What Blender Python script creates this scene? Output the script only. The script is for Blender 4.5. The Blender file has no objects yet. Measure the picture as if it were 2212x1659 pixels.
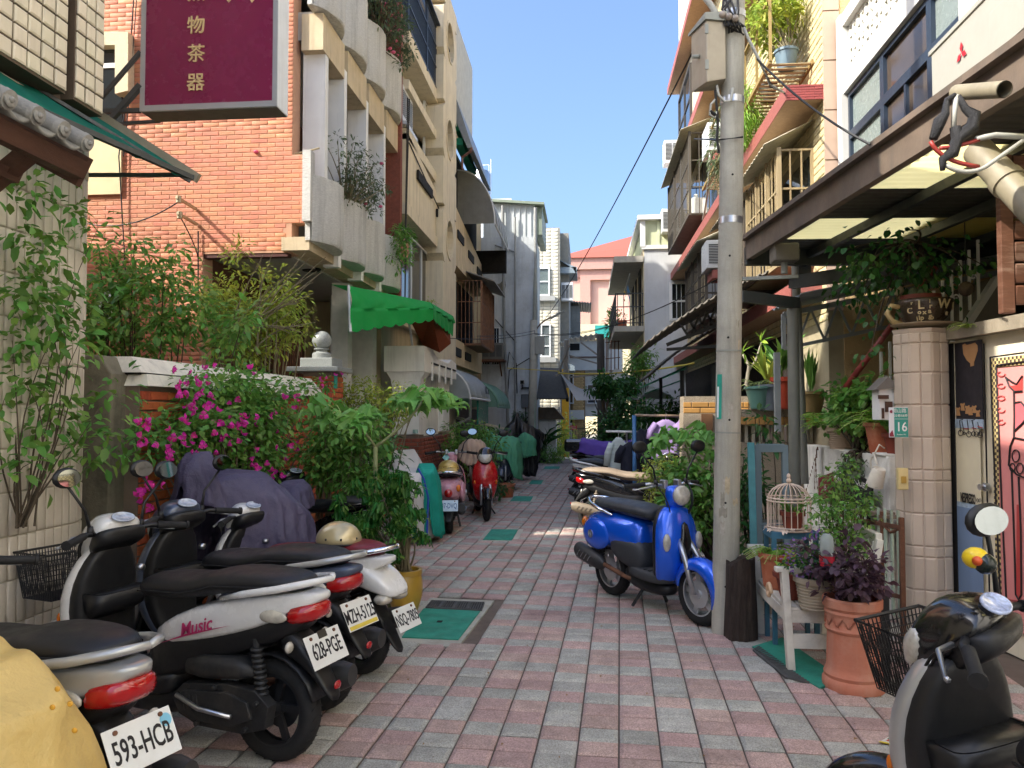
import bpy,bmesh,math,random
import numpy as np
from mathutils import Vector as V,Matrix,Quaternion,Euler
random.seed(7);RNG = np.random.default_rng(7)
PI = math.pi
sc = bpy.context.scene
C = sc.collection
# ---------------------------------------------------------------- camera
FPX,CX,CY,HOR,VPX,EYE = 1662.0,1106.0,829.5,892.0,1265.0,1.6
YAW = math.atan((VPX-CX)/FPX);PITCH = math.atan((HOR-CY)/FPX)
cam_d = bpy.data.cameras.new('camera');cam = bpy.data.objects.new('camera',cam_d);C.objects.link(cam)
cam.location = (0,0,EYE);cam.rotation_euler = (PI/2+PITCH,0,YAW)
cam_d.sensor_width = 36;cam_d.lens = 36*FPX/2212;cam_d.clip_end = 900;cam_d.clip_start = .05
sc.camera = cam
# ---------------------------------------------------------------- daylight
SUN = V((.66,.36,-.63)).normalized()            # the way the light travels
SEL = math.asin(-SUN.z);SAZ = math.atan2(-SUN.x,-SUN.y)
w = bpy.data.worlds.new('World');sc.world = w;w.use_nodes = True
nt = w.node_tree;nt.nodes.clear()
sky = nt.nodes.new('ShaderNodeTexSky');sky.sky_type = 'NISHITA';sky.sun_disc = False
sky.sun_elevation = SEL;sky.sun_rotation = SAZ;sky.air_density = 1.0;sky.dust_density = 5.5;sky.ozone_density = 6.0
bg = nt.nodes.new('ShaderNodeBackground');bg.inputs[1].default_value = .1
wo = nt.nodes.new('ShaderNodeOutputWorld');nt.links.new(sky.outputs[0],bg.inputs[0]);nt.links.new(bg.outputs[0],wo.inputs[0])
sd = bpy.data.lights.new('sun','SUN');sd.energy = 2.15;sd.angle = math.radians(.5);sd.color = (1,.93,.82)
so = bpy.data.objects.new('sun',sd);C.objects.link(so);so.rotation_euler = SUN.to_track_quat('-Z','Y').to_euler();so.location = (-20,-10,30)
sc.view_settings.view_transform = 'Standard';sc.view_settings.look = 'None'
sc.view_settings.exposure = 2.05;sc.view_settings.gamma = 1.0;sc.view_settings.use_curve_mapping = False
# ---------------------------------------------------------------- sight lines: where a line of sight meets a plane of the place
_R = (Matrix.Rotation(YAW,3,'Z') @ Matrix.Rotation(PI/2+PITCH,3,'X'))
def ray(px,py):return _R @ V(((px-CX)/FPX,-(py-CY)/FPX,-1.0))
def G(px,py,z=0.0):
    r = ray(px,py);t = (z-EYE)/r.z;return V((r.x*t,r.y*t,z))
def PX(px,py,x):
    r = ray(px,py);t = x/r.x;return V((x,r.y*t,EYE+r.z*t))
def PY(px,py,y):
    r = ray(px,py);t = y/r.y;return V((r.x*t,y,EYE+r.z*t))
def prj(p):
    q = _R.transposed() @ (V(p)-V((0,0,EYE)));return (CX+FPX*q.x/-q.z,CY-FPX*q.y/-q.z)
# ---------------------------------------------------------------- objects
def mesh_of(name,vs,fs,mats=None,mi=None,smooth=False):
    me = bpy.data.meshes.new(name);me.from_pydata([tuple(v) for v in vs],[],fs)
    for m in (mats or []):me.materials.append(m)
    if mi is not None:me.polygons.foreach_set('material_index',mi)
    if smooth:
        me.polygons.foreach_set('use_smooth',[True]*len(me.polygons))
    me.update();return me
def np_mesh(name,v,f,mat=None,smooth=False):
    """v (n,3), f (m,k) arrays with k = 3 or 4"""
    me = bpy.data.meshes.new(name);v = np.asarray(v,dtype=np.float32);f = np.asarray(f,dtype=np.int32)
    me.vertices.add(len(v));me.vertices.foreach_set('co',v.ravel())
    k = f.shape[1];me.loops.add(f.size);me.loops.foreach_set('vertex_index',f.ravel())
    me.polygons.add(len(f));me.polygons.foreach_set('loop_start',np.arange(0,f.size,k,dtype=np.int32))
    me.polygons.foreach_set('loop_total',np.full(len(f),k,dtype=np.int32))
    if smooth:me.polygons.foreach_set('use_smooth',np.ones(len(f),dtype=bool))
    if mat:me.materials.append(mat)
    me.update(calc_edges=True);me.validate();return me
def link(name,data,parent=None,**kw):
    o = bpy.data.objects.new(name,data);C.objects.link(o)
    if parent is not None:o.parent = parent
    for k,v in kw.items():o[k] = v
    return o
def thing(name,label,cat,loc=(0,0,0),rz=0,group=None,s=1):
    o = link(name,None);o.location = loc;o.rotation_euler = (0,0,rz);o.scale = (s,s,s)
    o['label'] = label;o['category'] = cat
    if group:o['group'] = group
    o.empty_display_size = .1
    return o
def tag(o,label,cat,group=None):
    o['label'] = label;o['category'] = cat
    if group:o['group'] = group
    return o
def copy_tree(o,label=None,parent=None):
    c = o.copy();C.objects.link(c)
    if parent is not None:c.parent = parent
    if label:c['label'] = label
    for ch in list(o.children):copy_tree(ch,None,c)
    return c
class MB:
    """collects simple shapes; one mesh object on build()"""
    def __init__(s):s.v = [];s.f = [];s.i = []
    def add(s,vs,fs,m=0):
        o = len(s.v);s.v += [V(v) for v in vs];s.f += [tuple(o+k for k in f) for f in fs];s.i += [m]*len(fs);return s
    def box(s,a,b,m=0,bev=0):
        (x0,y0,z0),(x1,y1,z1) = [min(p,q) for p,q in zip(a,b)],[max(p,q) for p,q in zip(a,b)]
        return s.hexa([(x0,y0,z0),(x1,y0,z0),(x1,y1,z0),(x0,y1,z0),(x0,y0,z1),(x1,y0,z1),(x1,y1,z1),(x0,y1,z1)],m)
    def hexa(s,p,m=0):
        return s.add(p,[(0,3,2,1),(4,5,6,7),(0,1,5,4),(1,2,6,5),(2,3,7,6),(3,0,4,7)],m)
    def bar(s,a,b,w,h=None,m=0,up=(0,0,1)):
        """square bar from a to b"""
        a,b = V(a),V(b);h = h or w;d = (b-a).normalized();u = V(up)
        if abs(d.dot(u)) > .98:u = V((0,1,0))
        r = d.cross(u).normalized()*(w/2);t = r.cross(d).normalized()*(h/2)
        return s.hexa([a-r-t,a+r-t,a+r+t,a-r+t,b-r-t,b+r-t,b+r+t,b-r+t],m)
    def slab(s,poly,off,m=0):
        """polygon pushed along off"""
        n = len(poly);off = V(off);a = [V(p) for p in poly];b = [p+off for p in a]
        fs = [tuple(range(n-1,-1,-1)),tuple(range(n,2*n))]+[(k,(k+1) % n,n+(k+1) % n,n+k) for k in range(n)]
        return s.add(a+b,fs,m)
    def tube(s,pts,r,n=8,m=0,caps=True):
        pts = [V(p) for p in pts];rs = r if isinstance(r,(list,tuple)) else [r]*len(pts)
        vs = [];prev = None
        for k,p in enumerate(pts):
            d = (pts[min(k+1,len(pts)-1)]-pts[max(k-1,0)])
            d = d.normalized() if d.length > 1e-9 else V((0,0,1))
            if prev is None:
                u = V((0,0,1)) if abs(d.z) < .9 else V((1,0,0));prev = d.cross(u).normalized()
            prev = (prev-d*prev.dot(d));prev = prev.normalized() if prev.length > 1e-6 else d.orthogonal().normalized()
            q = d.cross(prev)
            for j in range(n):
                a = 2*PI*j/n;vs.append(p+(prev*math.cos(a)+q*math.sin(a))*rs[k])
        fs = [(k*n+j,k*n+(j+1) % n,(k+1)*n+(j+1) % n,(k+1)*n+j) for k in range(len(pts)-1) for j in range(n)]
        if caps:fs += [tuple(range(n-1,-1,-1)),tuple(range((len(pts)-1)*n,len(pts)*n))]
        return s.add(vs,fs,m)
    def lathe(s,prof,n=24,o=(0,0,0),m=0,axis='z',caps=True):
        vs = []
        for r,z in prof:
            for j in range(n):
                a = 2*PI*j/n;c,d = r*math.cos(a),r*math.sin(a)
                p = {'z':(c,d,z),'y':(c,z,d),'x':(z,c,d)}[axis];vs.append(V(p)+V(o))
        fs = [(k*n+j,k*n+(j+1) % n,(k+1)*n+(j+1) % n,(k+1)*n+j) for k in range(len(prof)-1) for j in range(n)]
        if caps:fs += [tuple(range(n-1,-1,-1)),tuple(range((len(prof)-1)*n,len(prof)*n))]
        return s.add(vs,fs,m)
    def loft(s,rings,m=0,caps=True,closed=True):
        n = len(rings[0]);vs = [p for r in rings for p in r];q = n if closed else n-1
        fs = [(k*n+j,k*n+(j+1) % n,(k+1)*n+(j+1) % n,(k+1)*n+j) for k in range(len(rings)-1) for j in range(q)]
        if caps and closed:fs += [tuple(range(n-1,-1,-1)),tuple(range((len(rings)-1)*n,len(rings)*n))]
        return s.add(vs,fs,m)
    def grid(s,fn,nu,nv,m=0):
        vs = [fn(a/nu,b/nv) for b in range(nv+1) for a in range(nu+1)]
        fs = [(b*(nu+1)+a,b*(nu+1)+a+1,(b+1)*(nu+1)+a+1,(b+1)*(nu+1)+a) for b in range(nv) for a in range(nu)]
        return s.add(vs,fs,m)
    def ball(s,c,r,n=16,m=0,sz=1,sx=1,sy=1):
        k = max(6,n//2);vs = [V(c)+V((0,0,-r*sz))]
        for i in range(1,k):
            t = -PI/2+PI*i/k
            for j in range(n):a = 2*PI*j/n;vs.append(V(c)+V((r*sx*math.cos(t)*math.cos(a),r*sy*math.cos(t)*math.sin(a),r*sz*math.sin(t))))
        vs.append(V(c)+V((0,0,r*sz)));e = len(vs)-1;fs = []
        for j in range(n):
            fs.append((0,1+(j+1) % n,1+j));fs.append((e,1+(k-2)*n+j,1+(k-2)*n+(j+1) % n))
        for i in range(k-2):
            for j in range(n):a = 1+i*n+j;b = 1+i*n+(j+1) % n;fs.append((a,b,b+n,a+n))
        return s.add(vs,fs,m)
    def quad(s,a,b,c,d,m=0):return s.add([a,b,c,d],[(0,1,2,3)],m)
    def build(s,name,mats,parent=None,smooth=False,bevel=0,sub=0,fix=True,solid=0,**kw):
        mats = mats if isinstance(mats,(list,tuple)) else [mats]
        me = mesh_of(name,s.v,s.f,mats,s.i,smooth is True or smooth == 'auto')
        if fix:
            bm = bmesh.new();bm.from_mesh(me);bmesh.ops.recalc_face_normals(bm,faces=bm.faces)
            if smooth == 'auto':
                for e in bm.edges:
                    if len(e.link_faces) == 2 and e.calc_face_angle(0) > .65:e.smooth = False
            bm.to_mesh(me);bm.free()
        o = link(name,me,parent,**kw)
        if bevel:
            b = o.modifiers.new('bevel','BEVEL');b.width = bevel;b.segments = 2;b.limit_method = 'ANGLE';b.angle_limit = .7
        if solid:
            b = o.modifiers.new('solid','SOLIDIFY');b.thickness = solid;b.offset = 0
        if sub:
            b = o.modifiers.new('sub','SUBSURF');b.levels = sub;b.render_levels = sub
        return o
def struct(o):
    o['kind'] = 'structure';return o
# ---------------------------------------------------------------- materials
def lin(h):
    if not isinstance(h,str):return tuple(h)[:3]
    h = h.lstrip('#');c = [int(h[k:k+2],16)/255 for k in (0,2,4)]
    return tuple(x/12.92 if x <= .04045 else ((x+.055)/1.055)**2.4 for x in c)
_mats = {}
def mat(name,col,rough=.6,metal=0,var=.12,scale=6,rand=0,bump=0,bscale=60,dirt=0,dcol=(.05,.045,.035),streak=0,spec=.5,
        trans=0,alpha=1,coat=0,sheen=0,speck=0,hue=0,stretch=None,stain=0):
    if name in _mats:return _mats[name]
    m = bpy.data.materials.new(name);m.use_nodes = True;t = m.node_tree;N = t.nodes;L = t.links
    b = N['Principled BSDF'];b.inputs['Roughness'].default_value = rough;b.inputs['Metallic'].default_value = metal
    b.inputs['Specular IOR Level'].default_value = spec;b.inputs['Coat Weight'].default_value = coat;b.inputs['Coat Roughness'].default_value = .08
    col = lin(col);tc = N.new('ShaderNodeNewGeometry');src = tc.outputs['Position']
    if stretch:
        mp = N.new('ShaderNodeMapping');mp.inputs['Scale'].default_value = stretch;L.new(src,mp.inputs[0]);src = mp.outputs[0]
    cur = N.new('ShaderNodeRGB');cur.outputs[0].default_value = (*col,1);cur = cur.outputs[0]
    def noise(sc_,det=4,ro=.6,vec=None):
        n = N.new('ShaderNodeTexNoise');n.inputs['Scale'].default_value = sc_;n.inputs['Detail'].default_value = det;n.inputs['Roughness'].default_value = ro
        L.new(vec or src,n.inputs['Vector']);return n.outputs[0]
    def remap(x,a,b_,lo,hi):
        n = N.new('ShaderNodeMapRange');n.inputs[1].default_value = a;n.inputs[2].default_value = b_;n.inputs[3].default_value = lo;n.inputs[4].default_value = hi
        L.new(x,n.inputs[0]);return n.outputs[0]
    def hsv(c,v=None,h=None):
        n = N.new('ShaderNodeHueSaturation');L.new(c,n.inputs['Color'])
        if v is not None:L.new(v,n.inputs['Value'])
        if h is not None:L.new(h,n.inputs['Hue'])
        return n.outputs[0]
    def mix(f,c,to):
        n = N.new('ShaderNodeMix');n.data_type = 'RGBA';L.new(f,n.inputs[0]);L.new(c,n.inputs[6]);n.inputs[7].default_value = (*to,1);return n.outputs[2]
    if rand or hue:
        oi = N.new('ShaderNodeObjectInfo');ge = N.new('ShaderNodeNewGeometry')
        ad = N.new('ShaderNodeMath');ad.operation = 'ADD';L.new(oi.outputs['Random'],ad.inputs[0]);L.new(ge.outputs['Random Per Island'],ad.inputs[1])
        fr = N.new('ShaderNodeMath');fr.operation = 'FRACT';L.new(ad.outputs[0],fr.inputs[0])
        m7 = N.new('ShaderNodeMath');m7.operation = 'MULTIPLY';m7.inputs[1].default_value = 7.31;L.new(ad.outputs[0],m7.inputs[0])
        f2 = N.new('ShaderNodeMath');f2.operation = 'FRACT';L.new(m7.outputs[0],f2.inputs[0])
        cur = hsv(cur,remap(fr.outputs[0],0,1,1-rand,1+rand),remap(f2.outputs[0],0,1,.5-hue,.5+hue) if hue else None)
    if var:cur = hsv(cur,remap(noise(scale),.3,.7,1-var,1+var))
    if speck:cur = hsv(cur,remap(noise(130,3,.8),.3,.7,1-speck,1+speck))
    if dirt:cur = mix(remap(noise(scale*.45+.3,6,.7),.5,.75,0,dirt),cur,lin(dcol))
    if stain:cur = mix(remap(noise(.75,7,.65,tc.outputs['Position']),.52,.66,0,stain),cur,lin(dcol));cur = hsv(cur,remap(noise(.35,3,.6,tc.outputs['Position']),.35,.65,1-stain*.35,1+stain*.3))
    if streak:
        mp = N.new('ShaderNodeMapping');mp.inputs['Scale'].default_value = (5,5,.35);L.new(tc.outputs['Position'],mp.inputs[0])
        cur = mix(remap(noise(1.6,6,.7,mp.outputs[0]),.5,.78,0,streak),cur,lin(dcol))
    L.new(cur,b.inputs['Base Color'])
    if bump:
        bp = N.new('ShaderNodeBump');bp.inputs['Strength'].default_value = bump;bp.inputs['Distance'].default_value = .02
        L.new(noise(bscale,5,.65),bp.inputs['Height']);L.new(bp.outputs[0],b.inputs['Normal'])
    if var and rough > .15 and not metal:L.new(remap(noise(scale*2.3),.3,.7,max(.05,rough-.1),min(1,rough+.1)),b.inputs['Roughness'])
    if trans:                                              # thin leaf or cloth: light passes through
        tr = N.new('ShaderNodeBsdfTranslucent');L.new(cur,tr.inputs[0]);ms = N.new('ShaderNodeMixShader');ms.inputs[0].default_value = trans
        L.new(b.outputs[0],ms.inputs[1]);L.new(tr.outputs[0],ms.inputs[2]);L.new(ms.outputs[0],N['Material Output'].inputs[0])
    if alpha < 1:                                          # clear glass or plastic
        gl = N.new('ShaderNodeBsdfTransparent');gl.inputs[0].default_value = (*[min(1,c*.5+.5) for c in col],1);ms = N.new('ShaderNodeMixShader');ms.inputs[0].default_value = alpha
        L.new(gl.outputs[0],ms.inputs[1]);L.new(b.outputs[0],ms.inputs[2]);L.new(ms.outputs[0],N['Material Output'].inputs[0])
    _mats[name] = m;return m
# ---------------------------------------------------------------- small pieces laid in courses (bricks, tiles)
_brickmesh = {}
def brick_mesh(name,w,h,t,m,bev=.12):
    key = (name,round(w,4),round(h,4),round(t,4),m.name)
    if key not in _brickmesh:
        e = min(w,h)*bev;a,b = w/2,h/2
        vs = [(-a,-b,0),(a,-b,0),(a,b,0),(-a,b,0),(-a,-b,t-e*.5),(a,-b,t-e*.5),(a,b,t-e*.5),(-a,b,t-e*.5),
              (-a+e,-b+e,t),(a-e,-b+e,t),(a-e,b-e,t),(-a+e,b-e,t)]
        fs = [(0,1,5,4),(1,2,6,5),(2,3,7,6),(3,0,4,7),(4,5,9,8),(5,6,10,9),(6,7,11,10),(7,4,8,11),(8,9,10,11)]
        _brickmesh[key] = (mesh_of(name,vs,fs,[m]),np.array(vs),np.array(fs))
    return _brickmesh[key]
def place_tiles(parent,spots,m,name,t,maxparts=0,rest=None):
    """spots: list of (matrix 4x4 with u, v, normal axes, w, h) in order of importance; the first maxparts are parts of their own, the others one joined part"""
    allv = [];allf = [];off = 0
    for k,(M_,w,h) in enumerate(spots):
        me,vs,fs = brick_mesh(name,w,h,t,m)
        if k < maxparts:
            o = link(name,me,parent);o.matrix_local = M_
        else:
            A = np.array(M_);allv.append(vs @ A[:3,:3].T+A[:3,3]);allf.append(fs+off);off += len(vs)
    if allv:link(rest or name+'_courses',np_mesh(name+'_rest',np.vstack(allv),np.vstack(allf),m),parent,kind='stuff')
def courses(o,u,v,W,H,pw,ph,gap=.008,shift=.5,mask=None,jit=.003,proud=.0,near=None,cut=True):
    """spots of a running bond on the rectangle o + u*W + v*H"""
    o,u,v = V(o),V(u).normalized(),V(v).normalized();n = u.cross(v);res = []
    for r in range(int(H/ph+1e-6)):
        x = -(r % 2)*shift*pw
        while x < W-1e-6:
            a,b = max(0,x),min(W,x+pw);x += pw
            if b-a < pw*.2:continue
            b_,a_ = b-gap/2,a+gap/2;cu,cv = (a_+b_)/2,(r+.5)*ph
            if mask and not mask(cu,cv):continue
            p = o+u*cu+v*cv+n*(proud+random.uniform(-jit,jit))
            M_ = Matrix(((u.x,v.x,n.x,p.x),(u.y,v.y,n.y,p.y),(u.z,v.z,n.z,p.z),(0,0,0,1)))
            res.append((M_,round(b_-a_,3),ph-gap))
    if near:res.sort(key=lambda s:near(V((s[0][0][3],s[0][1][3],s[0][2][3]))))
    return res
# ---------------------------------------------------------------- plants
def leaves(name,P,D,Lg,Wd,m,parent=None,curl=.25,kind='stuff',up=None,shape='leaf'):
    """P base points (n,3), D directions (n,3), Lg, Wd arrays: pointed, folded leaves"""
    P = np.asarray(P,float);D = np.asarray(D,float);n = len(P)
    if n == 0:return None
    D /= np.linalg.norm(D,axis=1,keepdims=True)+1e-9
    Lg = np.broadcast_to(np.asarray(Lg,float),(n,))[:,None];Wd = np.broadcast_to(np.asarray(Wd,float),(n,))[:,None]
    U = np.tile([0,0,1.],(n,1))+RNG.normal(0,.35,(n,3)) if up is None else np.asarray(up,float)
    S = np.cross(D,U);S /= np.linalg.norm(S,axis=1,keepdims=True)+1e-9;Nn = np.cross(S,D)
    a = P;b = P+D*Lg*.33+S*Wd*.42+Nn*Wd*.12;c = P+D*Lg*.33-S*Wd*.42+Nn*Wd*.12;mid = P+D*Lg*.36-Nn*Wd*.05
    b2 = P+D*Lg*.68+S*Wd*.36-Nn*Lg*curl*.35;c2 = P+D*Lg*.68-S*Wd*.36-Nn*Lg*curl*.35;mid2 = P+D*Lg*.7-Nn*(Lg*curl*.4+Wd*.1);tip = P+D*Lg*.97-Nn*Lg*curl
    v = np.stack([a,b,c,mid,b2,c2,mid2,tip],1).reshape(-1,3)
    f = np.array([[0,3,1,1],[0,2,3,3],[1,3,6,4],[3,2,5,6],[4,6,7,7],[6,5,7,7]])
    tri = np.array([[0,3,1],[0,2,3],[1,3,6],[1,6,4],[3,2,5],[3,5,6],[4,6,7],[6,5,7]])
    F = (tri[None]+(np.arange(n)*8)[:,None,None]).reshape(-1,3)
    o = link(name,np_mesh(name,v,F,m,True),parent)
    if kind:o['kind'] = kind
    return o
def blob_points(n,c,r,shell=.55):
    """points in an ellipsoid, thicker towards the outside, with lumps and gaps"""
    d = RNG.normal(0,1,(n,3));d /= np.linalg.norm(d,axis=1,keepdims=True)
    q = (shell+(1-shell)*RNG.random((n,1)))**.8
    lump = 1+.22*np.sin(d[:,:1]*5+c[0]*3)*np.sin(d[:,1:2]*6+c[1])+.15*np.sin(d[:,2:]*9)
    return np.asarray(c)+d*q*lump*np.asarray(r),d
def branchy(n,root,spread,levels=3,seed=0,r0=.02,lean=(0,0,1)):
    """a small branching skeleton: list of (p0, p1, r0, r1) and the twig ends"""
    rn = random.Random(seed);segs = [];tips = []
    def grow(p,d,L,r,lv):
        q = p
        for k in range(3):
            d2 = (d+V((rn.uniform(-.3,.3),rn.uniform(-.3,.3),rn.uniform(-.12,.22)))).normalized();q2 = q+d2*L/3
            segs.append((q,q2,r*(1-.2*k),r*(.8-.2*k)));q,d = q2,d2
            if lv <= 1 :tips.append((q,d))
        if lv == 0:tips.append((q,d));return
        for k in range(rn.choice((2,3,3))):
            a = rn.uniform(0,2*PI);e = V((math.cos(a),math.sin(a),rn.uniform(-.1,.7)))
            grow(q,(d*.7+e*spread).normalized(),L*rn.uniform(.6,.85),r*.55,lv-1)
    for k in range(n):
        a = 2*PI*k/n+rn.uniform(-.4,.4);d = (V(lean)+V((math.cos(a),math.sin(a),0))*spread*.8).normalized()
        grow(V(root)+V((rn.uniform(-.03,.03),rn.uniform(-.03,.03),0)),d,rn.uniform(.7,1.1),r0,levels)
    return segs,tips
def twigs(segs,name,m,parent,scale=1,n=5):
    b = MB()
    for p,q,r,s in segs:b.tube([p,q],[r,s],n,caps=False)
    return b.build(name,m,parent,True,fix=False)
# ---------------------------------------------------------------- lettering
_fonts = {}
def text(name,s,size,m,parent,M_,depth=.002,align='CENTER',bold=0,sx=1,shear=0):
    cu = bpy.data.curves.new(name,'FONT');cu.body = s;cu.size = size;cu.align_x = align;cu.align_y = 'CENTER';cu.extrude = depth;cu.offset = bold;cu.shear = shear
    cu.resolution_u = 3
    o = bpy.data.objects.new(name,cu);C.objects.link(o)
    dg = bpy.context.evaluated_depsgraph_get();me = bpy.data.meshes.new_from_object(o.evaluated_get(dg))
    bpy.data.objects.remove(o);bpy.data.curves.remove(cu)
    me.materials.clear();me.materials.append(m)
    if sx != 1:
        for v in me.vertices:v.co.x *= sx
    q = link(name,me,parent);q.matrix_local = M_;return q
def frame(o,u,v):
    """matrix with x along u, y along v, z out of the plane"""
    u = V(u).normalized();v = V(v).normalized();n = u.cross(v).normalized();v = n.cross(u);o = V(o)
    return Matrix(((u.x,v.x,n.x,o.x),(u.y,v.y,n.y,o.y),(u.z,v.z,n.z,o.z),(0,0,0,1)))
def bez(a,b,c,n=8):
    a,b,c = V(a),V(b),V(c);return [a*(1-t)**2+b*2*t*(1-t)+c*t*t for t in [k/n for k in range(n+1)]]
def sag(a,b,s,n=14):
    a,b = V(a),V(b);return [a.lerp(b,k/n)-V((0,0,s*4*(k/n)*(1-k/n))) for k in range(n+1)]
# ================================================================ materials used in many places
mWhite = mat('white_render','#e6e4dd',.7,var=.06,scale=3,bump=.15,bscale=40,streak=.35,dcol='#6b665a')
mWhiteP = mat('white_paint_metal','#e2e2de',.35,var=.04)
mBlack = mat('black_plastic','#17181a',.45,var=.15,scale=12,bump=.05,bscale=300)
mBlackG = mat('black_gloss','#0e0f11',.22,var=.05,coat=.5)
mRubber = mat('tyre_rubber','#1b1b1b',.8,var=.15,bump=.1,bscale=200)
mDark = mat('dark_interior','#15120f',.9,var=.2)
mSteel = mat('brushed_steel','#b9bcc0',.3,metal=.9,var=.06)
mChrome = mat('chrome','#e6e8ea',.08,metal=1,var=0)
mGreySteel = mat('grey_painted_steel','#90938a',.5,var=.12,streak=.3,dcol='#4a3a28')
mDarkSteel = mat('dark_painted_steel','#3a3e3d',.55,var=.15,streak=.3,dcol='#5a4630')
mRust = mat('rusty_iron','#6a4630',.8,var=.3,scale=14,bump=.3,bscale=90)
mGlass = mat('window_glass','#1d262b',.06,var=.05,spec=.8)
mConc = mat('concrete','#b0ad9f',.85,stain=.35,var=.12,scale=2.5,bump=.25,bscale=60,streak=.5,dcol='#4b4840',speck=.08)
mConcD = mat('mossy_concrete','#75705f',.9,var=.2,scale=5,bump=.4,bscale=50,dirt=.85,dcol='#2c2c1e',streak=.6)
mMortar = mat('mortar','#a99c8b',.9,var=.12,bump=.2)
mMortarD = mat('dark_mortar','#77695c',.9,var=.15,bump=.2)
mWood = mat('dark_wood','#4b2f20',.65,var=.2,scale=5,stretch=(1,1,6),bump=.2)
mBark = mat('bark','#6d6152',.9,var=.2,scale=20,bump=.5,bscale=80)
mTwig = mat('twig','#7b7258',.85,var=.2,scale=20)
mTwigD = mat('dark_twig','#4a3f30',.85,var=.2,scale=20)
mCable = mat('black_cable','#141414',.6,var=0)
# ================================================================ ground and paving
b = MB();b.quad((-150,-60,-.03),(150,-60,-.03),(150,300,-.03),(-150,300,-.03))
struct(b.build('ground',mat('street_concrete','#8d887d',.9,var=.15,scale=.6,bump=.2,dirt=.4)))
TA = math.atan((1338-VPX)/FPX);TO = G(1337,1573.5);TO.z = 0
TL = V((math.sin(TA),math.cos(TA),0));TW = V((math.cos(TA),-math.sin(TA),0));PW,PL = .196,.1635
b = MB();b.quad(*[TO+TW*a+TL*c+V((0,0,-.014)) for a,c in ((-4.4,-3.4),(3.4,-3.4),(3.4,28),(-4.4,28))])
pave = struct(b.build('pavement',mat('paving_joint','#665a50',.95,var=.2,bump=.3)))
mRedT = mat('red_paver','#b2978e',.88,var=.12,scale=9,stain=.4,rand=.12,hue=.012,bump=.35,bscale=240,speck=.5,dirt=.3,dcol='#5c4a42')
mGreyT = mat('grey_paver','#a8a69c',.88,var=.12,scale=9,stain=.4,rand=.12,hue=.01,bump=.35,bscale=240,speck=.5,dirt=.3,dcol='#55544e')
holes = []                                                # covers set into the paving
def hole(px0,px1,py0,py1):a,c = G(px0,py1),G(px1,py0);holes.append((min(a.x,c.x),max(a.x,c.x),min(a.y,c.y),max(a.y,c.y)))
HB = [G(828,1382),G(988,1400),G(1068,1298),G(930,1292)];holes.append((min(p.x for p in HB)+.05,max(p.x for p in HB)-.02,min(p.y for p in HB)+.09,max(p.y for p in HB)))
red,grey = [],[]
for i in range(-20,16):
    for j in range(-22,150):
        p = TO+TW*(i+.5)*PW+TL*(j+.5)*PL
        if not (-3.05 < p.x < 2.62 and 1.2 < p.y < 24.5):continue
        if p.y > 8 and p.x > 1.9:continue
        if any(h[0] < p.x < h[1] and h[2] < p.y < h[3] for h in holes):continue
        p.z = -.012+random.uniform(-.0025,.0025);tx,ty = random.uniform(-.008,.008),random.uniform(-.008,.008)
        M_ = Matrix.Translation(p) @ Matrix.Rotation(-TA+random.uniform(-.006,.006),4,'Z') @ Matrix.Rotation(tx,4,'X') @ Matrix.Rotation(ty,4,'Y')
        isgrey = (j % 3 == 2) != (i % 3 == 1)
        q = prj(p);vis = 0 if (-20 < q[0] < 2230 and q[1] < 1690 and p.y > 1.9 and -1.6 < p.x < 1.9) else 1000
        (grey if isgrey else red).append((vis+p.length,(M_,PW-.009,PL-.009)))
for lst in (red,grey):lst.sort(key=lambda s:s[0])
place_tiles(pave,[s[1] for s in red],mRedT,'red_paving_tile',.016,165)
place_tiles(pave,[s[1] for s in grey],mGreyT,'grey_paving_tile',.016,135)
# concrete margins beside the paving
b = MB();b.slab([G(1582,1372,-.03),G(1608,1365,-.03),G(1800,1490,-.03),G(1745,1492,-.03)],(0,0,.034))
struct(b.build('concrete_gutter',mConc))
b = MB();b.box((-3.4,1.2,-.03),(-3.02,24.5,.004));b.box((1.92,8.02,-.03),(3.4,24.5,.005));struct(b.build('concrete_margin',mConc))
# green covers
mGreenC = mat('green_grating','#2c8d76',.75,var=.15,scale=7,bump=.3,dirt=.5,dcol='#2b4a40')
mGrate = mat('iron_grate','#4f4f4d',.7,var=.2,bump=.2)
t = thing('drain_cover','large green drain cover with an iron grate, nearest of the row in the paving','drain cover',(0,0,0),group='green drain covers in the paving')
b = MB();b.slab([p+V((0,0,-.02)) for p in HB],(0,0,.023));b.build('concrete_frame',mConc,t)
gp = [G(868,1378,.004),G(990,1383,.004),G(1037,1322,.004),G(915,1316,.004)]
b = MB();b.slab(gp,(0,0,.008));b.build('cover_sheet',mGreenC,t)
q0,q1,q2,q3 = G(920,1314,.003),G(1040,1320,.003),G(1046,1304,.003),G(932,1300,.003)
b = MB();b.slab([q0,q1,q2,q3],(0,0,.002));b.build('grate_bed',mDark,t)
b = MB()
for k in range(25):f = k/24;b.bar(q0.lerp(q1,f)+V((0,0,.007)),q3.lerp(q2,f)+V((0,0,.007)),.008,.01)
for a,c in ((q0,q1),(q3,q2)):b.bar(a+V((0,0,.008)),c+V((0,0,.008)),.014,.012)
for f in (.25,.5,.75):b.bar(q0.lerp(q1,f)+V((0,0,.009)),q3.lerp(q2,f)+V((0,0,.009)),.02,.012)
b.build('iron_grate',mGrate,t,kind='stuff')
b = MB();c = sum(gp,V())/4+V((-.02,.03,.009));b.box(c-V((.02,.025,0)),c+V((.02,.025,.002)));b.build('lifting_slot',mDark,t)
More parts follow.
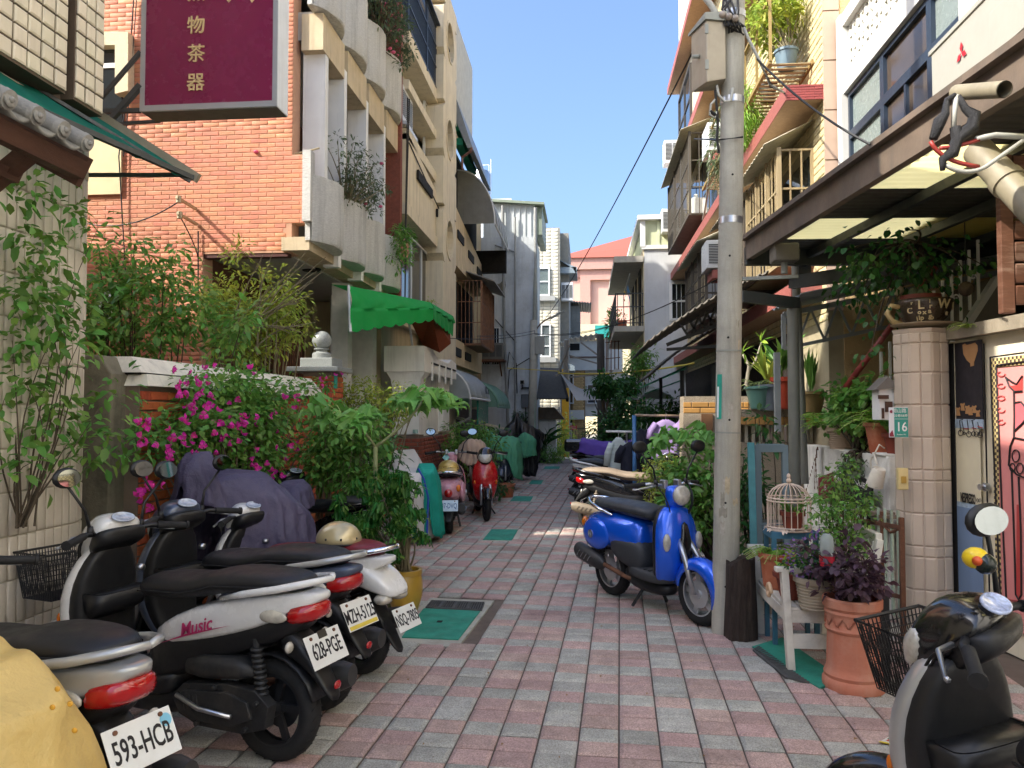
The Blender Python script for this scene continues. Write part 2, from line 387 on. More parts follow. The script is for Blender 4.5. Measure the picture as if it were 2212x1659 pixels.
for k,(x0,x1,y0,y1,lab) in enumerate([(1043,1119,1145,1167,'green drain cover in a rough concrete frame, second of the row'),(1102,1152,1073,1083,'green drain cover in the paving, third of the row away from us'),
                                          (1142,1174,1038,1046,'green drain cover in the paving, fourth of the row away from us'),(1174,1210,1008,1013,'farthest green drain cover, near the foot of the distant pole')]):
    a,c = G(x0,y1,.003),G(x1,y0,.003);t = thing('drain_cover',lab,'drain cover',(0,0,0),group='green drain covers in the paving')
    b = MB();b.box((a.x-.06,a.y-.05,-.02),(c.x+.07,c.y+.06,.0055));b.build('concrete_frame',mConc,t)
    b = MB();b.box((a.x,a.y,.0055),(c.x,c.y,.011))
    for i in range(9):x = a.x+(c.x-a.x)*(i+.5)/9;b.box((x-.008,a.y+.01,.011),(x+.008,c.y-.01,.0135))
    b.build('cover_sheet',mGreenC,t)
# ================================================================ LEFT: tiled corner house
mTileU = mat('cream_square_tile','#d2c7ad',.4,var=.06,rand=.08,hue=.008,scale=10,streak=.25,dcol='#6b5a44')
mTileG = mat('grey_strip_tile','#cdc3b2',.45,var=.06,rand=.07,scale=9,streak=.2)
th = thing('tiled_house','corner house clad in grey strip tiles below and cream square tiles above','house',(-3.05,4.2,0))
TH = Matrix.Translation((3.05,-4.2,0))
def loc(spots,T):return [(T @ a,w,h) for a,w,h in spots]
b = MB();b.box((-14,-12,0),(-3.4,2.4,7));b.box((-14,2.4,0),(-3.4,4.55,9.8));b.box((-14,4.6,0),(-6.6,8.3,4.5));b.box((-3.4,-12,0),(-3.07,4.33,3.4));  # unseen rear block and stepped roof heights, shaped for the shade they cast
c_ = MB();c_.box((-3.45,-12,3.43),(-2.97,4.09,6.9));c_.box((-3.45,2.4,6.9),(-2.97,4.43,9.8));c_.box((-3.45,4.16,3.43),(-2.97,4.43,6.9));c_.box((-3.45,4.09,3.43),(-3.05,4.16,6.9));c_.build('upper_wall',mat('dark_grout','#57493a',.9,var=.15),th).matrix_local = TH
pr = [(-3.07,4.33)]+[(-3.42+.35*math.cos(a),4.33+.35*math.sin(a)) for a in [k*PI/2/8 for k in range(1,9)]]
b.slab([(x,y,0) for x,y in pr]+[(-3.42,4.33,0)],(0,0,3.4))
b.build('wall',mat('grout','#b9b09c',.9,var=.1),th).matrix_local = TH
sp = courses((-3.07,2.73,.0),(0,1,0),(0,0,1),1.6,3.4,.07,.235,.009,shift=0)
for k in range(8):
    a = (k+.5)*PI/16;c = V((-3.42,4.33,0))+V((math.cos(a),math.sin(a),0))*.348;u = V((-math.sin(a),math.cos(a),0))
    sp += courses(c-u*.034,u,(0,0,1),.068,3.4,.068,.235,.009,shift=0)
sp.sort(key=lambda s:-s[0][1][3])
place_tiles(th,loc(sp,TH),mTileG,'strip_tile',.012,150)
sp = courses((-2.97,2.83,3.44),(0,1,0),(0,0,1),1.26,2.0,.105,.1,.012,shift=0)+courses((-2.97,4.165,3.44),(0,1,0),(0,0,1),.26,2.0,.087,.1,.012,shift=0)
sp.sort(key=lambda s:s[0][2][3]-.3*s[0][1][3])
place_tiles(th,loc(sp,TH),mTileU,'square_tile',.014,140)
b = MB();q = PY(154,900,4.62).x;b.box((q-.03,4.6,0),(q+.02,4.65,3.3));b.build('steel_corner_channel',mSteel,th).matrix_local = TH
b = MB();b.box((q-.13,4.57,1.52),(q-.03,4.6,1.62));b.box((q-.13,4.57,1.39),(q-.03,4.6,1.46));b.build('name_plate',mat('plate_grey','#a9aaa5',.5),th).matrix_local = TH
# green canvas awning seen from below
t = thing('canvas_awning','dark green canvas awning with a beige end rafter, fixed to the tiled corner house','awning')
mGC = mat('green_canvas','#17806c',.8,var=.12,trans=.6,scale=3)
A0,A1 = PY(-60,80,4.6),PY(415,384,4.6);B0,B1 = PY(-160,50,3.4),PY(25,212,3.4)
b = MB();b.grid(lambda u,v:A0.lerp(A1,u).lerp(B0.lerp(B1,u),v)+V((0,0,-.03*math.sin(PI*v*4)**2*u)),6,16);b.build('canvas',mGC,t,True)
b = MB();b.bar(A0+V((0,.02,.02)),A1+V((.03,.02,0)),.03,.06);b.build('end_rafter',mat('beige_metal','#8f8672',.6,var=.15,streak=.4),t)
b = MB();b.bar(A1,B1,.03,.03);b.bar(PY(158,378,4.55),PY(398,378,4.55),.022);b.bar(A0.lerp(A1,.35)+V((0,-.9,-.05)),A1+V((0,-.02,-.03)),.02);b.bar(A0.lerp(A1,.2)+V((0,-.5,-.03)),A0.lerp(A1,.2)+V((0,-.5,.4)),.03);b.build('support_bar',mDarkSteel,t)
# grey tile eave
t = thing('tile_eave','small eave of round grey roof tiles over a dark timber fascia at the left edge','roof')
mRoofT = mat('grey_roof_tile','#8f8d86',.8,var=.12,scale=9,bump=.3,rand=.06,dirt=.3)
ends = [PX(px,py,-2.08) for px,py in ((10,212),(68,242),(127,273),(180,306))]
st = (ends[3]-ends[0])/3
for k in range(-3,4):
    c = ends[0]+st*k;b = MB();d = V((-.8,.0,.42)).normalized()
    b.tube([c+V((.02,0,-.008)),c],[.037,.041],18);b.tube([c,c+d*.9],[.039,.039],14)
    b.build('ridge_tile',mRoofT,t,'auto')
    b = MB();b.tube([c+V((.026,0,-.006)),c+V((.02,0,-.006))],[.026,.03],14);b.ball(c+V((.026,0,-.006)),.012,8);b.build('tile_face',mRoofT,t,True)
    if k < 3:
        def tr(u,v,c=c):return c+st*u+d*v*.9+V((0,0,-.018-.035*math.sin(PI*u)))
        b = MB();b.grid(tr,8,4);b.build('pan_tile',mRoofT,t,True,solid=.014)
b = MB();e0,e1 = ends[0]-st*3,ends[3]+st*.65;dn = V((-.05,0,-.1));b.slab([e0+dn*.6,e1+dn*.6,e1+dn*1.25,e0+dn*1.25],(-.045,0,0));b.slab([e1+dn*.3+V((-.03,.01,0)),e1+dn*1.5+V((-.03,.01,0)),e1+V((-.75,.01,.2)),e1+V((-.75,.01,.38))],(0,.03,0))
b.slab([e0+dn*1.6+V((-.1,0,0)),e1+dn*1.6+V((-.1,-.2,0)),e1+dn*2+V((-.1,-.2,0)),e0+dn*2+V((-.1,0,0))],(-.05,0,0));b.build('timber_fascia',mWood,t)
b = MB();m_ = ends[2]+V((-.12,0,-.2));b.bar(m_+V((0,0,.1)),m_+V((-.6,0,-.35)),.06);b.bar(ends[0]+V((-.1,0,-.16)),ends[0]+V((-.7,0,-.5)),.06);b.build('brace',mWood,t)
# ---------------------------------------------------------------- mossy pier and garden wall
t = thing('concrete_pier','mossy weathered concrete pier between the tiled house and the brick garden wall','pier')
b = MB();x0,x1 = PY(100,900,4.95).x,PY(238,900,4.95).x;z1 = PY(200,782,4.95).z
b.slab([(x0,4.95,0),(x1,4.95,0),(x1,4.95,z1-.08),(x1-.09,4.95,z1+.05),(x0,4.95,z1+.04)],(0,.3,0));b.build('pier',mConcD,t,bevel=.012)
mBrickG = mat('garden_brick','#a9542f',.75,var=.15,rand=.16,hue=.012,scale=12,bump=.35,bscale=90,dirt=.45,dcol='#3a2018')
t = thing('garden_wall','low red brick garden wall with a slanted white coping behind the bougainvillea','wall')
WX = -3.1;wy0,wy1 = 5.12,8.72;wz = 1.80
b = MB();b.box((WX-.22,wy0,0),(WX-.015,wy1,wz));b.build('wall_core',mMortarD,t)
sp = courses((WX-.015,wy0,.02),(0,1,0),(0,0,1),wy1-wy0,wz-.03,.232,.0725,.013,near=lambda p:p.y*1.0-.6*p.z)
place_tiles(t,sp,mBrickG,'brick',.02,240)
b = MB()
for z0,z2,a0,a1 in ((wz-.01,wz+.075,.06,.02),(wz+.085,wz+.2,.012,-.1)):
    b.hexa([(WX-.26,wy0-.02,z0),(WX+a0,wy0-.02,z0),(WX+a0,wy1,z0),(WX-.26,wy1,z0),(WX-.26,wy0+.03,z2),(WX+a1,wy0+.03,z2),(WX+a1,wy1,z2),(WX-.26,wy1,z2)])
b.build('coping',mat('white_coping','#dedacc',.75,var=.1,streak=.5,scale=5,bump=.15),t)
b = MB();b.box((WX-.26,wy0,wz+.07),(WX-.02,wy1,wz+.09));b.build('coping_joint',mDark,t)
# brick gate pier with a granite ball
def brick_box(t,x0,x1,y0,y1,z0,z1,m,name,pw,ph,mort,n,gap=.012,th=.016,far=True):
    b = MB();b.box((x0+.01,y0+.01,z0),(x1-.01,y1-.01,z1));b.build('pier_core',mort,t)
    sp = courses((x0,y0+.01,z0),(1,0,0),(0,0,1),x1-x0,z1-z0,pw,ph,gap)+courses((x1-.01,y0,z0),(0,1,0),(0,0,1),y1-y0,z1-z0,pw,ph,gap)
    place_tiles(t,sp,m,name,th,n)
t = thing('gate_pier','red brick gate pier topped by a polished granite ball','gate pier')
gx0,gx1,gy = PY(652,900,9.0).x,PY(718,900,9.0).x,9.0;gz = PY(690,803,9.0).z
brick_box(t,gx0,gx1,gy,gy+.4,0,gz,mBrickG,'brick',.21,.066,mMortarD,200)
mGran = mat('granite','#8b8f8c',.35,var=.05,speck=.35,scale=20)
cx,cy = (gx0+gx1)/2-.02,gy+.2
b = MB();b.box((cx-.34,cy-.3,gz),(cx+.3,cy+.3,gz+.06));b.box((cx-.2,cy-.2,gz+.06),(cx+.2,cy+.2,gz+.17));b.build('stone_base',mGran,t,bevel=.008)
b = MB();b.lathe([(.115,0),(.115,.06),(.1,.075),(.07,.085),(.065,.1),(.095,.115),(.095,.125)],24,(cx,cy,gz+.17));b.build('turned_neck',mGran,t,'auto')
b = MB();b.ball((cx,cy,gz+.395),.118,28);b.build('granite_ball',mGran,t,True)
b = MB();b.box((gx1+.005,gy+.02,gz-.2),(gx1+.02,gy+.12,gz-.03));b.build('house_plate',mat('plate_teal','#1c8f80',.4),t)
t = thing('garden_gate','dark red steel garden gate half hidden behind the bougainvillea','gate')
b = MB();y_ = wy1+.02;b.box((WX-.12,wy1-.01,.1),(WX-.08,gy+.02,1.75));b.build('gate_leaf',mat('maroon_paint','#4d2622',.5,var=.1),t)
# ================================================================ orange brick house
mBrickO = mat('orange_brick','#cd8564',.7,var=.08,rand=.12,hue=.01,scale=6,stain=.22,dcol='#7a4a35',streak=.2,bump=.2,bscale=150,speck=.06)
mTan = mat('tan_mosaic','#c3b190',.75,var=.08,scale=4,bump=.4,bscale=110,streak=.5,dcol='#4c4032')
mStone = mat('chiselled_stone','#cfcec8',.85,var=.16,scale=26,stretch=(1,1,5),bump=1.0,bscale=34,streak=.45,dcol='#4b4b40')
mFin = mat('pale_render','#dcdcd8',.75,var=.05,scale=3,bump=.1,streak=.3,dcol='#6d6a60')
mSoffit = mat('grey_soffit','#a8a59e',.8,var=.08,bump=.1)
oh = thing('brick_house','orange brick house with bulging stone balcony panels and white fins','house')
Y1 = 8.8
def OP(px,py,y=Y1):return PY(px,py,y)
xb = OP(631,300).x;xp = OP(662,400).x;xl = OP(617,520).x;zA = OP(640,333).z;zB = OP(640,480).z;zF = OP(617,545).z;xo = OP(437,600).x
b = MB()
b.box((-11,Y1+.012,zF),(xb,Y1+.25,7.6));b.box((xb,Y1+.012,zB),(xp,Y1+.2,zA));b.box((xb,Y1+.012,zF),(xl,Y1+.2,zB)) if xl > xb else None
b.box((-11,Y1+.012,0),(xo,Y1+.25,zF));b.build('end_wall',mat('pale_mortar','#b98f74',.9,var=.08,bump=.1),oh)
def oimp(p):
    q = prj(p);hid = (q[0] < 155) or (q[1] < 265 and 300 < q[0] < 628) or q[1] < 0 or (q[1] > 560)
    return (1000 if hid else 0)+abs(q[1]-400)+abs(q[0]-500)*.2
sp = []
for xe_,za_,zb_ in ((xo,0,zF),(xl,zF,zB),(xp,zB,zA),(xb,zA,9)):sp += courses((-6.75,Y1+.012,1.3),(1,0,0),(0,0,1),xe_+6.75,6.2,.204,.0545,.0065,mask=lambda u,v:za_ < v+1.3 <= zb_,jit=.0006)
sp.sort(key=lambda s:oimp(V((s[0][0][3],s[0][1][3],s[0][2][3]))))
place_tiles(oh,sp,mBrickO,'brick',.0045,300)
b = MB();b.box((-11,Y1+.26,7.6),(xb,12.6,10));b.box((-11,12.3,0),(-4.6,12.6,7.6));b.box((-5.6,Y1+.26,4.5),(-4.55,12.6,7.6));b.build('upper_storeys',mTan,oh)
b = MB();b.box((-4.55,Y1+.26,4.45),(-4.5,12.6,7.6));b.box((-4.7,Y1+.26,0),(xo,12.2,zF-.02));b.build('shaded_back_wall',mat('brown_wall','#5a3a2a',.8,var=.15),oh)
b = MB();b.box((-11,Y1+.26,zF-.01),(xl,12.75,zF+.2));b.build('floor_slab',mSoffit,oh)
b = MB();b.box((xo,Y1+.02,zF-.045),(xl+.02,Y1+.14,zF));b.build('edge_trim',mat('maroon_trim','#4a2620',.5),oh)
b = MB();b.lathe([(.13,0),(.13,-.03),(.1,-.05)],20,OP(672,578,9.9));b.build('ceiling_lamp',mDark,oh)
b = MB();b.box((-4.1,12.05,0),(-3.4,12.28,zF-.01));b.box((OP(716,700,10.9).x,10.9,0),(OP(752,700,10.9).x,11.1,zF-.01));b.build('porch_wall',mat('white_porch','#d5d3cc',.8),oh)
b = MB()
for k in range(14):x = OP(592+k*4.6,700,10.2).x;b.tube([(x,10.2,1.0),(x,10.2,2.65)],.011,6)
b.bar((OP(590,700,10.2).x,10.2,2.65),(OP(655,700,10.2).x,10.2,2.65),.03);b.build('porch_grille',mRust,oh)
PB = [8.72,9.7,10.72,11.7,12.72];XB = -3.08
def bulge(y0,y1,z0,z1,x,dep,name,flip=0):
    b = MB();n = 12;prof = []
    for k in range(n+1):
        u = k/n;prof.append((x+dep*math.sin(PI*u)**.7,y0+(y1-y0)*u))
    rings = []
    for z,s in ((z0,.0),(z0+.02,1),(z0+(z1-z0)*.33,1),(z0+(z1-z0)*.66,1),(z1,1)):
        s = 1 if s else .93;rings.append([V((x-.05+(px_-x+.05)*s,yy,z+random.uniform(-.004,.004))) for px_,yy in prof])
    vs = [p for r in rings for p in r];m_ = n+1
    fs = [(k*m_+j,k*m_+j+1,(k+1)*m_+j+1,(k+1)*m_+j) for k in range(len(rings)-1) for j in range(n)]
    b.add(vs,fs); 
    for r in (rings[0],rings[-1]):b.add(r+[V((x-.08,y1,r[0].z)),V((x-.08,y0,r[0].z))],[tuple(range(len(r)+2))])
    b.box((x-.08,y0+.001,z0+.01),(x-.02,y1-.001,z1-.005))
    return b.build(name,mStone,oh,'auto',fix=True)
zp0,zp1,zq0,zq1 = 3.63,4.42,6.47,7.36
for k in range(4):
    bulge(PB[k]+.012,PB[k+1]-.012,zp0-.02*(k % 2),zp1,XB-.13,.2,'balcony_panel');bulge(PB[k]+.012,PB[k+1]-.012,zq0,zq1,XB-.13,.2,'balcony_panel')
b = MB();b.box((xp+.001,8.66,zB-.02),(xp+.1,8.8,zA));b.build('parapet_end',mStone,oh)
for k in range(5):
    b = MB();y = PB[k]+.06 if k else 9.02;b.box((XB-.36,y,zp1-.3),(XB-.08,y+.11,6.15));b.build('fin',mFin,oh)
for k in range(4):
    b = MB();b.box((XB-.34,PB[k]+.18,6.0),(XB-.07,PB[k+1]+.03,6.45));b.build('tan_beam',mTan,oh)
    b = MB();b.box((XB-.5,PB[k]+.02,zF+.2-.19),(XB-.16-.06*(k % 2),PB[k+1]-.02,zp0+.05));b.build('floor_beam',mTan,oh)
    b = MB();b.box((XB-.3,PB[k+1]-.07,zF-.02),(XB-.1,PB[k+1]+.05,zp0+.03));b.build('stained_bracket',mFin,oh)
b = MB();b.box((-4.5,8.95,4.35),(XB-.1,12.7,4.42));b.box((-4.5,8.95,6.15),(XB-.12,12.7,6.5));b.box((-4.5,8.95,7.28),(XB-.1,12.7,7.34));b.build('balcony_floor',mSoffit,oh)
b = MB();b.box((-3.5,12.62,zF),(-3.1,12.74,8.6));b.box((-3.62,Y1+.25,7.3),(xb,12.6,10));b.build('red_brick_pilaster',mat('dull_red_brick','#7c4433',.8,var=.2,scale=20,bump=.3),oh)
# window with a tiled hood on the end wall, cable tray
b = MB();q = [OP(p_,y_) for p_,y_ in ((100,80),(290,80),(290,205),(262,212),(262,108),(100,108))];b.slab(q,(0,-.13,0));b.build('window_hood',mat('cream_mosaic','#cdbd98',.6,var=.1,scale=30,bump=.5,bscale=120),oh)
b = MB();b.box((OP(150,110).x,Y1-.02,OP(262,285).z),(OP(265,285).x,Y1+.005,OP(262,108).z));b.build('window',mGlass,oh)
b = MB();x0,x1 = OP(150,300).x,OP(265,300).x;b.box((x0,Y1-.035,OP(262,292).z),(x1,Y1-.01,OP(262,278).z));b.box((x0,Y1-.035,OP(262,148).z),(x1,Y1-.01,OP(262,138).z));b.build('window_frame',mWhiteP,oh)
b = MB();b.box((x0,Y1-.025,OP(262,420).z),(x1,Y1-.002,OP(262,300).z));b.build('plaster_panel',mat('cream_plaster','#d8c79c',.8,var=.05),oh)
b = MB();b.box((OP(215,740).x,Y1-.05,OP(245,700).z),(OP(246,740).x,Y1-.005,OP(245,630).z));b.build('meter_box',mWhiteP,oh)
t = thing('wall_bracket','small steel cable bracket with insulators on the orange brick wall, casting a long shadow','bracket')
for px,py in ((424,452),(426,485)):
    p = OP(px,py);b = MB();b.bar(p,p+V((0,-.45,.02)),.03);b.tube([p+V((0,-.4,-.03)),p+V((0,-.4,.05))],.03,10);b.build('bracket_arm',mat('zinc','#a39a80',.5,metal=.5),t)
b = MB();p = OP(426,485)+V((0,-.4,0));b.tube([OP(160,490)+V((0,-.05,0))]+sag(OP(200,487)+V((0,-.08,0)),OP(424,455)+V((0,-.4,0)),.12),.008,5);b.tube(bez(p,p+V((.1,.2,-.3)),OP(430,560)+V((0,-.02,0))),.007,5);b.tube([OP(430,500)+V((0,-.02,0)),OP(430,660)+V((0,-.02,0))],.009,5)
b.tube([OP(292,0)+V((0,-.03,0)),OP(278,200)+V((0,-.03,0)),OP(262,340)+V((0,-.05,0)),OP(268,480)+V((0,-.03,0)),OP(276,620)+V((0,-.03,0))],.008,5);b.tube([OP(298,0)+V((0,-.03,0)),OP(284,200)+V((0,-.03,0)),OP(270,340)+V((0,-.03,0))],.006,5);b.build('cable',mCable,t)
# ---------------------------------------------------------------- big shop sign
SY = 6.2
t = thing('shop_sign','large maroon hanging shop sign with cream Chinese characters in a white frame','sign')
def SP(px,py):return PY(px,py,SY)
sx0,sx1 = SP(303,238).x,SP(599,238).x;sz0 = SP(450,236).z;sz1 = SP(450,-230).z;sdp = .235
b = MB();b.box((sx0,SY,sz0),(sx1,SY+sdp,sz1));b.build('sign_box',mat('sign_white','#d3d6d4',.4,var=.05,streak=.3,dcol='#7a6a55'),t,bevel=.006)
b = MB();b.box((sx0+.04,SY-.006,sz0+.05),(sx1-.04,SY+.01,sz1-.05));b.build('maroon_face',mat('maroon_film','#7d1f48',.25,var=.04,scale=3,spec=.6,bump=.02,bscale=500),t)
b = MB()
for a,c in (((sx0,sz0),(sx1,sz0+.05)),((sx0,sz1-.05),(sx1,sz1))):b.box((a[0],SY-.012,a[1]),(c[0],SY,c[1]))
for a,c in (((sx0,sz0+.05),(sx0+.042,sz1-.05)),((sx1-.042,sz0+.05),(sx1,sz1-.05))):b.box((a[0],SY-.012,a[1]),(c[0],SY,c[1]))
b.build('aluminium_frame',mat('aluminium','#b3b7b8',.35,metal=.4,var=.05),t)
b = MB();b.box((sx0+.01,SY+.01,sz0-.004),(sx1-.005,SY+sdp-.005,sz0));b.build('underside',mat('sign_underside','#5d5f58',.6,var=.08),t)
mGold = mat('cream_letters','#d9c08a',.5,var=.04)
for ch,px,py in (('黑',425,-12),('物',425,58),('茶',425,119),('器',424,181)):
    p = SP(px,py);text('character',ch,.165,mGold,t,frame(p+V((0,-.012,0)),(1,0,0),(0,0,1)),.005,bold=.0008)
for px in (495,545):
    p = SP(px,-10);b = MB();b.slab([p+V((-.035,-.01,.05)),p+V((.04,-.01,.05)),p+V((.03,-.01,-.035)),p+V((0,-.01,-.07)),p+V((-.02,-.01,-.04))],(0,.005,0));b.build('character_tail',mGold,t)
b = MB()
for (a,c,w_) in ((SP(198,236),SP(304,112),.03),(SP(236,262),SP(304,184),.045),(SP(180,241),SP(303,239),.035),(PY(245,268,SY+sdp),PY(345,262,SY+sdp),.025)):b.bar(a,c,w_)
b.build('hanging_bracket',mDarkSteel,t)
# ================================================================ LEFT: tan house beyond
mTanW = mat('tan_render','#cbb690',.85,var=.1,scale=3,bump=.3,bscale=60,streak=.55,dcol='#5b5040')
mTanL = mat('pale_tan_render','#d4c8ad',.85,var=.08,scale=3,bump=.2,bscale=60,streak=.45,dcol='#6b604c')
mAlu = mat('white_aluminium','#cfd2d2',.35,var=.04)
def bx(b,x0,x1,y0,y1,z0,z1,m=0):return b.box((x0,y0,z0),(x1,y1,z1),m)
def ac_unit(t,o,u,w=.75,h=.55,d=.35,m=None):
    """wall air conditioner: front lower-left corner o, along u; depth goes behind"""
    m = m or mAlu;o = V(o);u = V(u).normalized();n = V((u.y,-u.x,0));z = V((0,0,1))
    def P(a,c,e):return o+u*a+z*c-n*e
    b = MB();b.hexa([P(0,0,0),P(w,0,0),P(w,0,d),P(0,0,d),P(0,h,0),P(w,h,0),P(w,h,d),P(0,h,d)]);b.build('case',m,t,bevel=.012)
    b = MB()
    for k in range(3):a = w*(.06+.31*k);b.hexa([P(a,h*.15,-.004),P(a+w*.26,h*.15,-.004),P(a+w*.26,h*.15,.01),P(a,h*.15,.01),P(a,h*.85,-.004),P(a+w*.26,h*.85,-.004),P(a+w*.26,h*.85,.01),P(a,h*.85,.01)])
    b.build('grille_panel',mat('ac_grille','#3c4040',.6),t)
    b = MB()
    for k in range(12):c = h*(.17+.056*k);b.bar(P(w*.05,c,-.008),P(w*.95,c,-.008),.006)
    b.build('grille_fin',m,t,kind='stuff')
def window(t,o,u,w,h,nv=2,nh=1,fm=None,gm=None,dep=.05,fw=.04,bars=0):
    """a framed window: o lower corner, u along, outward normal = u x z turned to the viewer"""
    fm = fm or mAlu;o = V(o);u = V(u).normalized();n = V((u.y,-u.x,0));z = V((0,0,1))
    b = MB()
    def P(a,c,e):return o+u*a+z*c+n*e
    def bb(a0,a1,c0,c1,e0,e1):b.hexa([P(a0,c0,e1),P(a1,c0,e1),P(a1,c0,e0),P(a0,c0,e0),P(a0,c1,e1),P(a1,c1,e1),P(a1,c1,e0),P(a0,c1,e0)])
    bb(0,w,0,fw,0,dep);bb(0,w,h-fw,h,0,dep);bb(0,fw,fw,h-fw,0,dep);bb(w-fw,w,fw,h-fw,0,dep)
    for k in range(1,nv):bb(w*k/nv-fw*.4,w*k/nv+fw*.4,fw,h-fw,0,dep*.9)
    for k in range(1,nh):bb(fw,w-fw,h*k/nh-fw*.4,h*k/nh+fw*.4,0,dep*.8)
    f = b.build('window_frame',fm,t)
    b = MB();bb(fw*.5,w-fw*.5,fw*.5,h-fw*.5,.005,dep*.4);b.build('pane',gm or mGlass,f)
    if bars:
        b = MB()
        for k in range(bars):a = w*(k+.5)/bars;b.bar(P(a,0,dep+.05),P(a,h,dep+.05),.014)
        for c in (.03,h*.5,h-.03):b.bar(P(0,c,dep+.05),P(w,c,dep+.05),.014)
        b.build('window_bars',mAlu,f)
    return f
t2 = thing('tan_house','tan mosaic house with a fin wall pierced by round holes','house')
b = MB();bx(b,-11,-3.45,12.75,17.2,0,10.4);bx(b,-11,-3.3,17.0,17.2,0,10.4);b.build('wall',mTan,t2)
b = MB();bx(b,-3.46,-3.05,12.95,17.0,6.35,6.55);bx(b,-3.46,-3.05,12.95,17.0,8.05,8.3);bx(b,-3.46,-3.02,12.8,17.0,5.0,5.2);b.build('floor_slab',mTanL,t2)
b = MB();b.hexa([(-3.2,12.95,5.2),(-3.05,12.95,5.2),(-3.05,17,5.2),(-3.2,17,5.2),(-3.2,12.95,6.45),(-3.05,12.95,6.45),(-3.05,17,6.0),(-3.2,17,6.0)]);bx(b,-3.46,-3.2,12.85,13.0,5.2,6.6);bx(b,-3.4,-3.05,12.98,17,7.25,7.42);b.build('balcony_parapet',mTanL,t2)
b = MB();bx(b,-3.04,-3.0,13.6,14.9,5.85,6.02);bx(b,-3.04,-3.0,15.4,16.8,5.62,5.78);b.build('parapet_slot',mDark,t2)
b = MB();bx(b,-3.47,-3.44,12.9,16.9,6.55,8.0)
for k in range(12):bx(b,-3.445,-3.43,12.9+k*.33,13.2+k*.33,6.56,7.99)
b.build('grey_cladding',mat('grey_cladding','#a9aaa4',.6,var=.06,streak=.2),t2)
window(t2,(-3.28,13.2,3.35),(0,1,0),3.6,1.55,4,1);window(t2,(-3.3,15.3,6.5),(0,1,0),1.5,1.5,2,1);window(t2,(-3.44,13.2,6.6),(0,1,0),1.0,1.1,2,1)
b = MB();bx(b,-3.44,-3.28,12.9,13.25,3.2,5.0);bx(b,-3.44,-3.3,12.9,17,3.2,3.36);b.build('window_surround',mTanL,t2)
for k,(yc) in enumerate((0,)):
    b = MB();n = 20;holes_z = [5.32,7.5,9.62];yc,r = 16.2,.4;x0,x1 = -3.3,-2.9;ya,ybb = 15.45,17.05
    zs = [0]+[h+o for h in holes_z for o in (-.6,.6)]+[10.6]
    for i in range(0,len(zs)-1,2):bx(b,x0,x1,ya,ybb,zs[i],zs[i+1])
    for h in holes_z:
        ring = [(yc+r*math.cos(a),h+r*1.06*math.sin(a)) for a in [2*PI*j/n for j in range(n)]]
        def sq(a):c,s = math.cos(a),math.sin(a);q = max(abs(c),abs(s));c,s = c/q,s/q;return ((ya+ybb)/2+c*(ybb-ya)/2,h+s*.6)
        out = [sq(2*PI*j/n) for j in range(n)]
        out = [(ya if j in () else o_[0],o_[1]) for j,o_ in enumerate(out)]
        for j in range(n):
            k2 = (j+1) % n
            for x,fl in ((x1,0),(x0,1)):b.quad((x,*ring[j]),(x,*out[j]),(x,*out[k2]),(x,*ring[k2]))
            b.quad((x0,*ring[j]),(x1,*ring[j]),(x1,*ring[k2]),(x0,*ring[k2]));b.quad((x0,*out[j]),(x1,*out[j]),(x1,*out[k2]),(x0,*out[k2]))
    b.build('fin_wall',mTanL,t2)
    for h in holes_z:
        b = MB();b.lathe([(r,x1-.01),(r+.0,x1+.02),(r+.05,x1+.02),(r+.05,x1-.01)],28,(0,yc,h),axis='x',caps=False);b.build('hole_rim',mTanL,t2,'auto')
mBlueR = mat('blue_black_rail','#2b3440',.45,var=.1)
b = MB()
for z in (8.32,8.75,9.2,9.6):b.bar((-3.06,12.9,z),(-3.06,16.75,z),.03)
for k in range(44):y = 12.9+k*3.85/43;b.bar((-3.06,y,8.32),(-3.06,y,9.6),.014)
for y in (12.9,14.5,15.8,16.75):b.bar((-3.06,y,8.25),(-3.06,y,9.75),.05)
b.bar((-3.02,12.85,9.63),(-3.02,16.8,9.63),.1,.03);b.bar((-3.4,16.75,9.6),(-3.06,16.75,9.6),.03)
b.build('balcony_rail',mBlueR,t2)
b = MB();bx(b,-3.5,-3.1,12.9,16.7,8.3,9.4);b.build('dark_screen',mat('rail_mesh','#3d4850',.8),t2)
t = thing('air_conditioner','white box air conditioner hanging between the stone balconies and the tan house','air conditioner',group='air conditioners on the walls')
ac_unit(t,(-3.12,12.8,6.66),(0,1,0),.8,.62,.4)
b = MB();bx(b,-3.4,-3.05,12.8,13.7,6.56,6.62);b.build('shelf',mAlu,t)
b = MB()
for dx in (0,.04):b.tube([(-3.02+dx*.5,12.78+dx,7),(-3.04,12.76+dx,5),(-3.05,12.78,3.3)],.012,5)
b.tube(bez((-3.04,13,6.3),(-3.0,14.8,5.9),(-3.0,17,5.6)),.012,5)
tag(b.build('wall_cable',mCable),'dark cables hanging down the wall beside the white box air conditioner','cable')
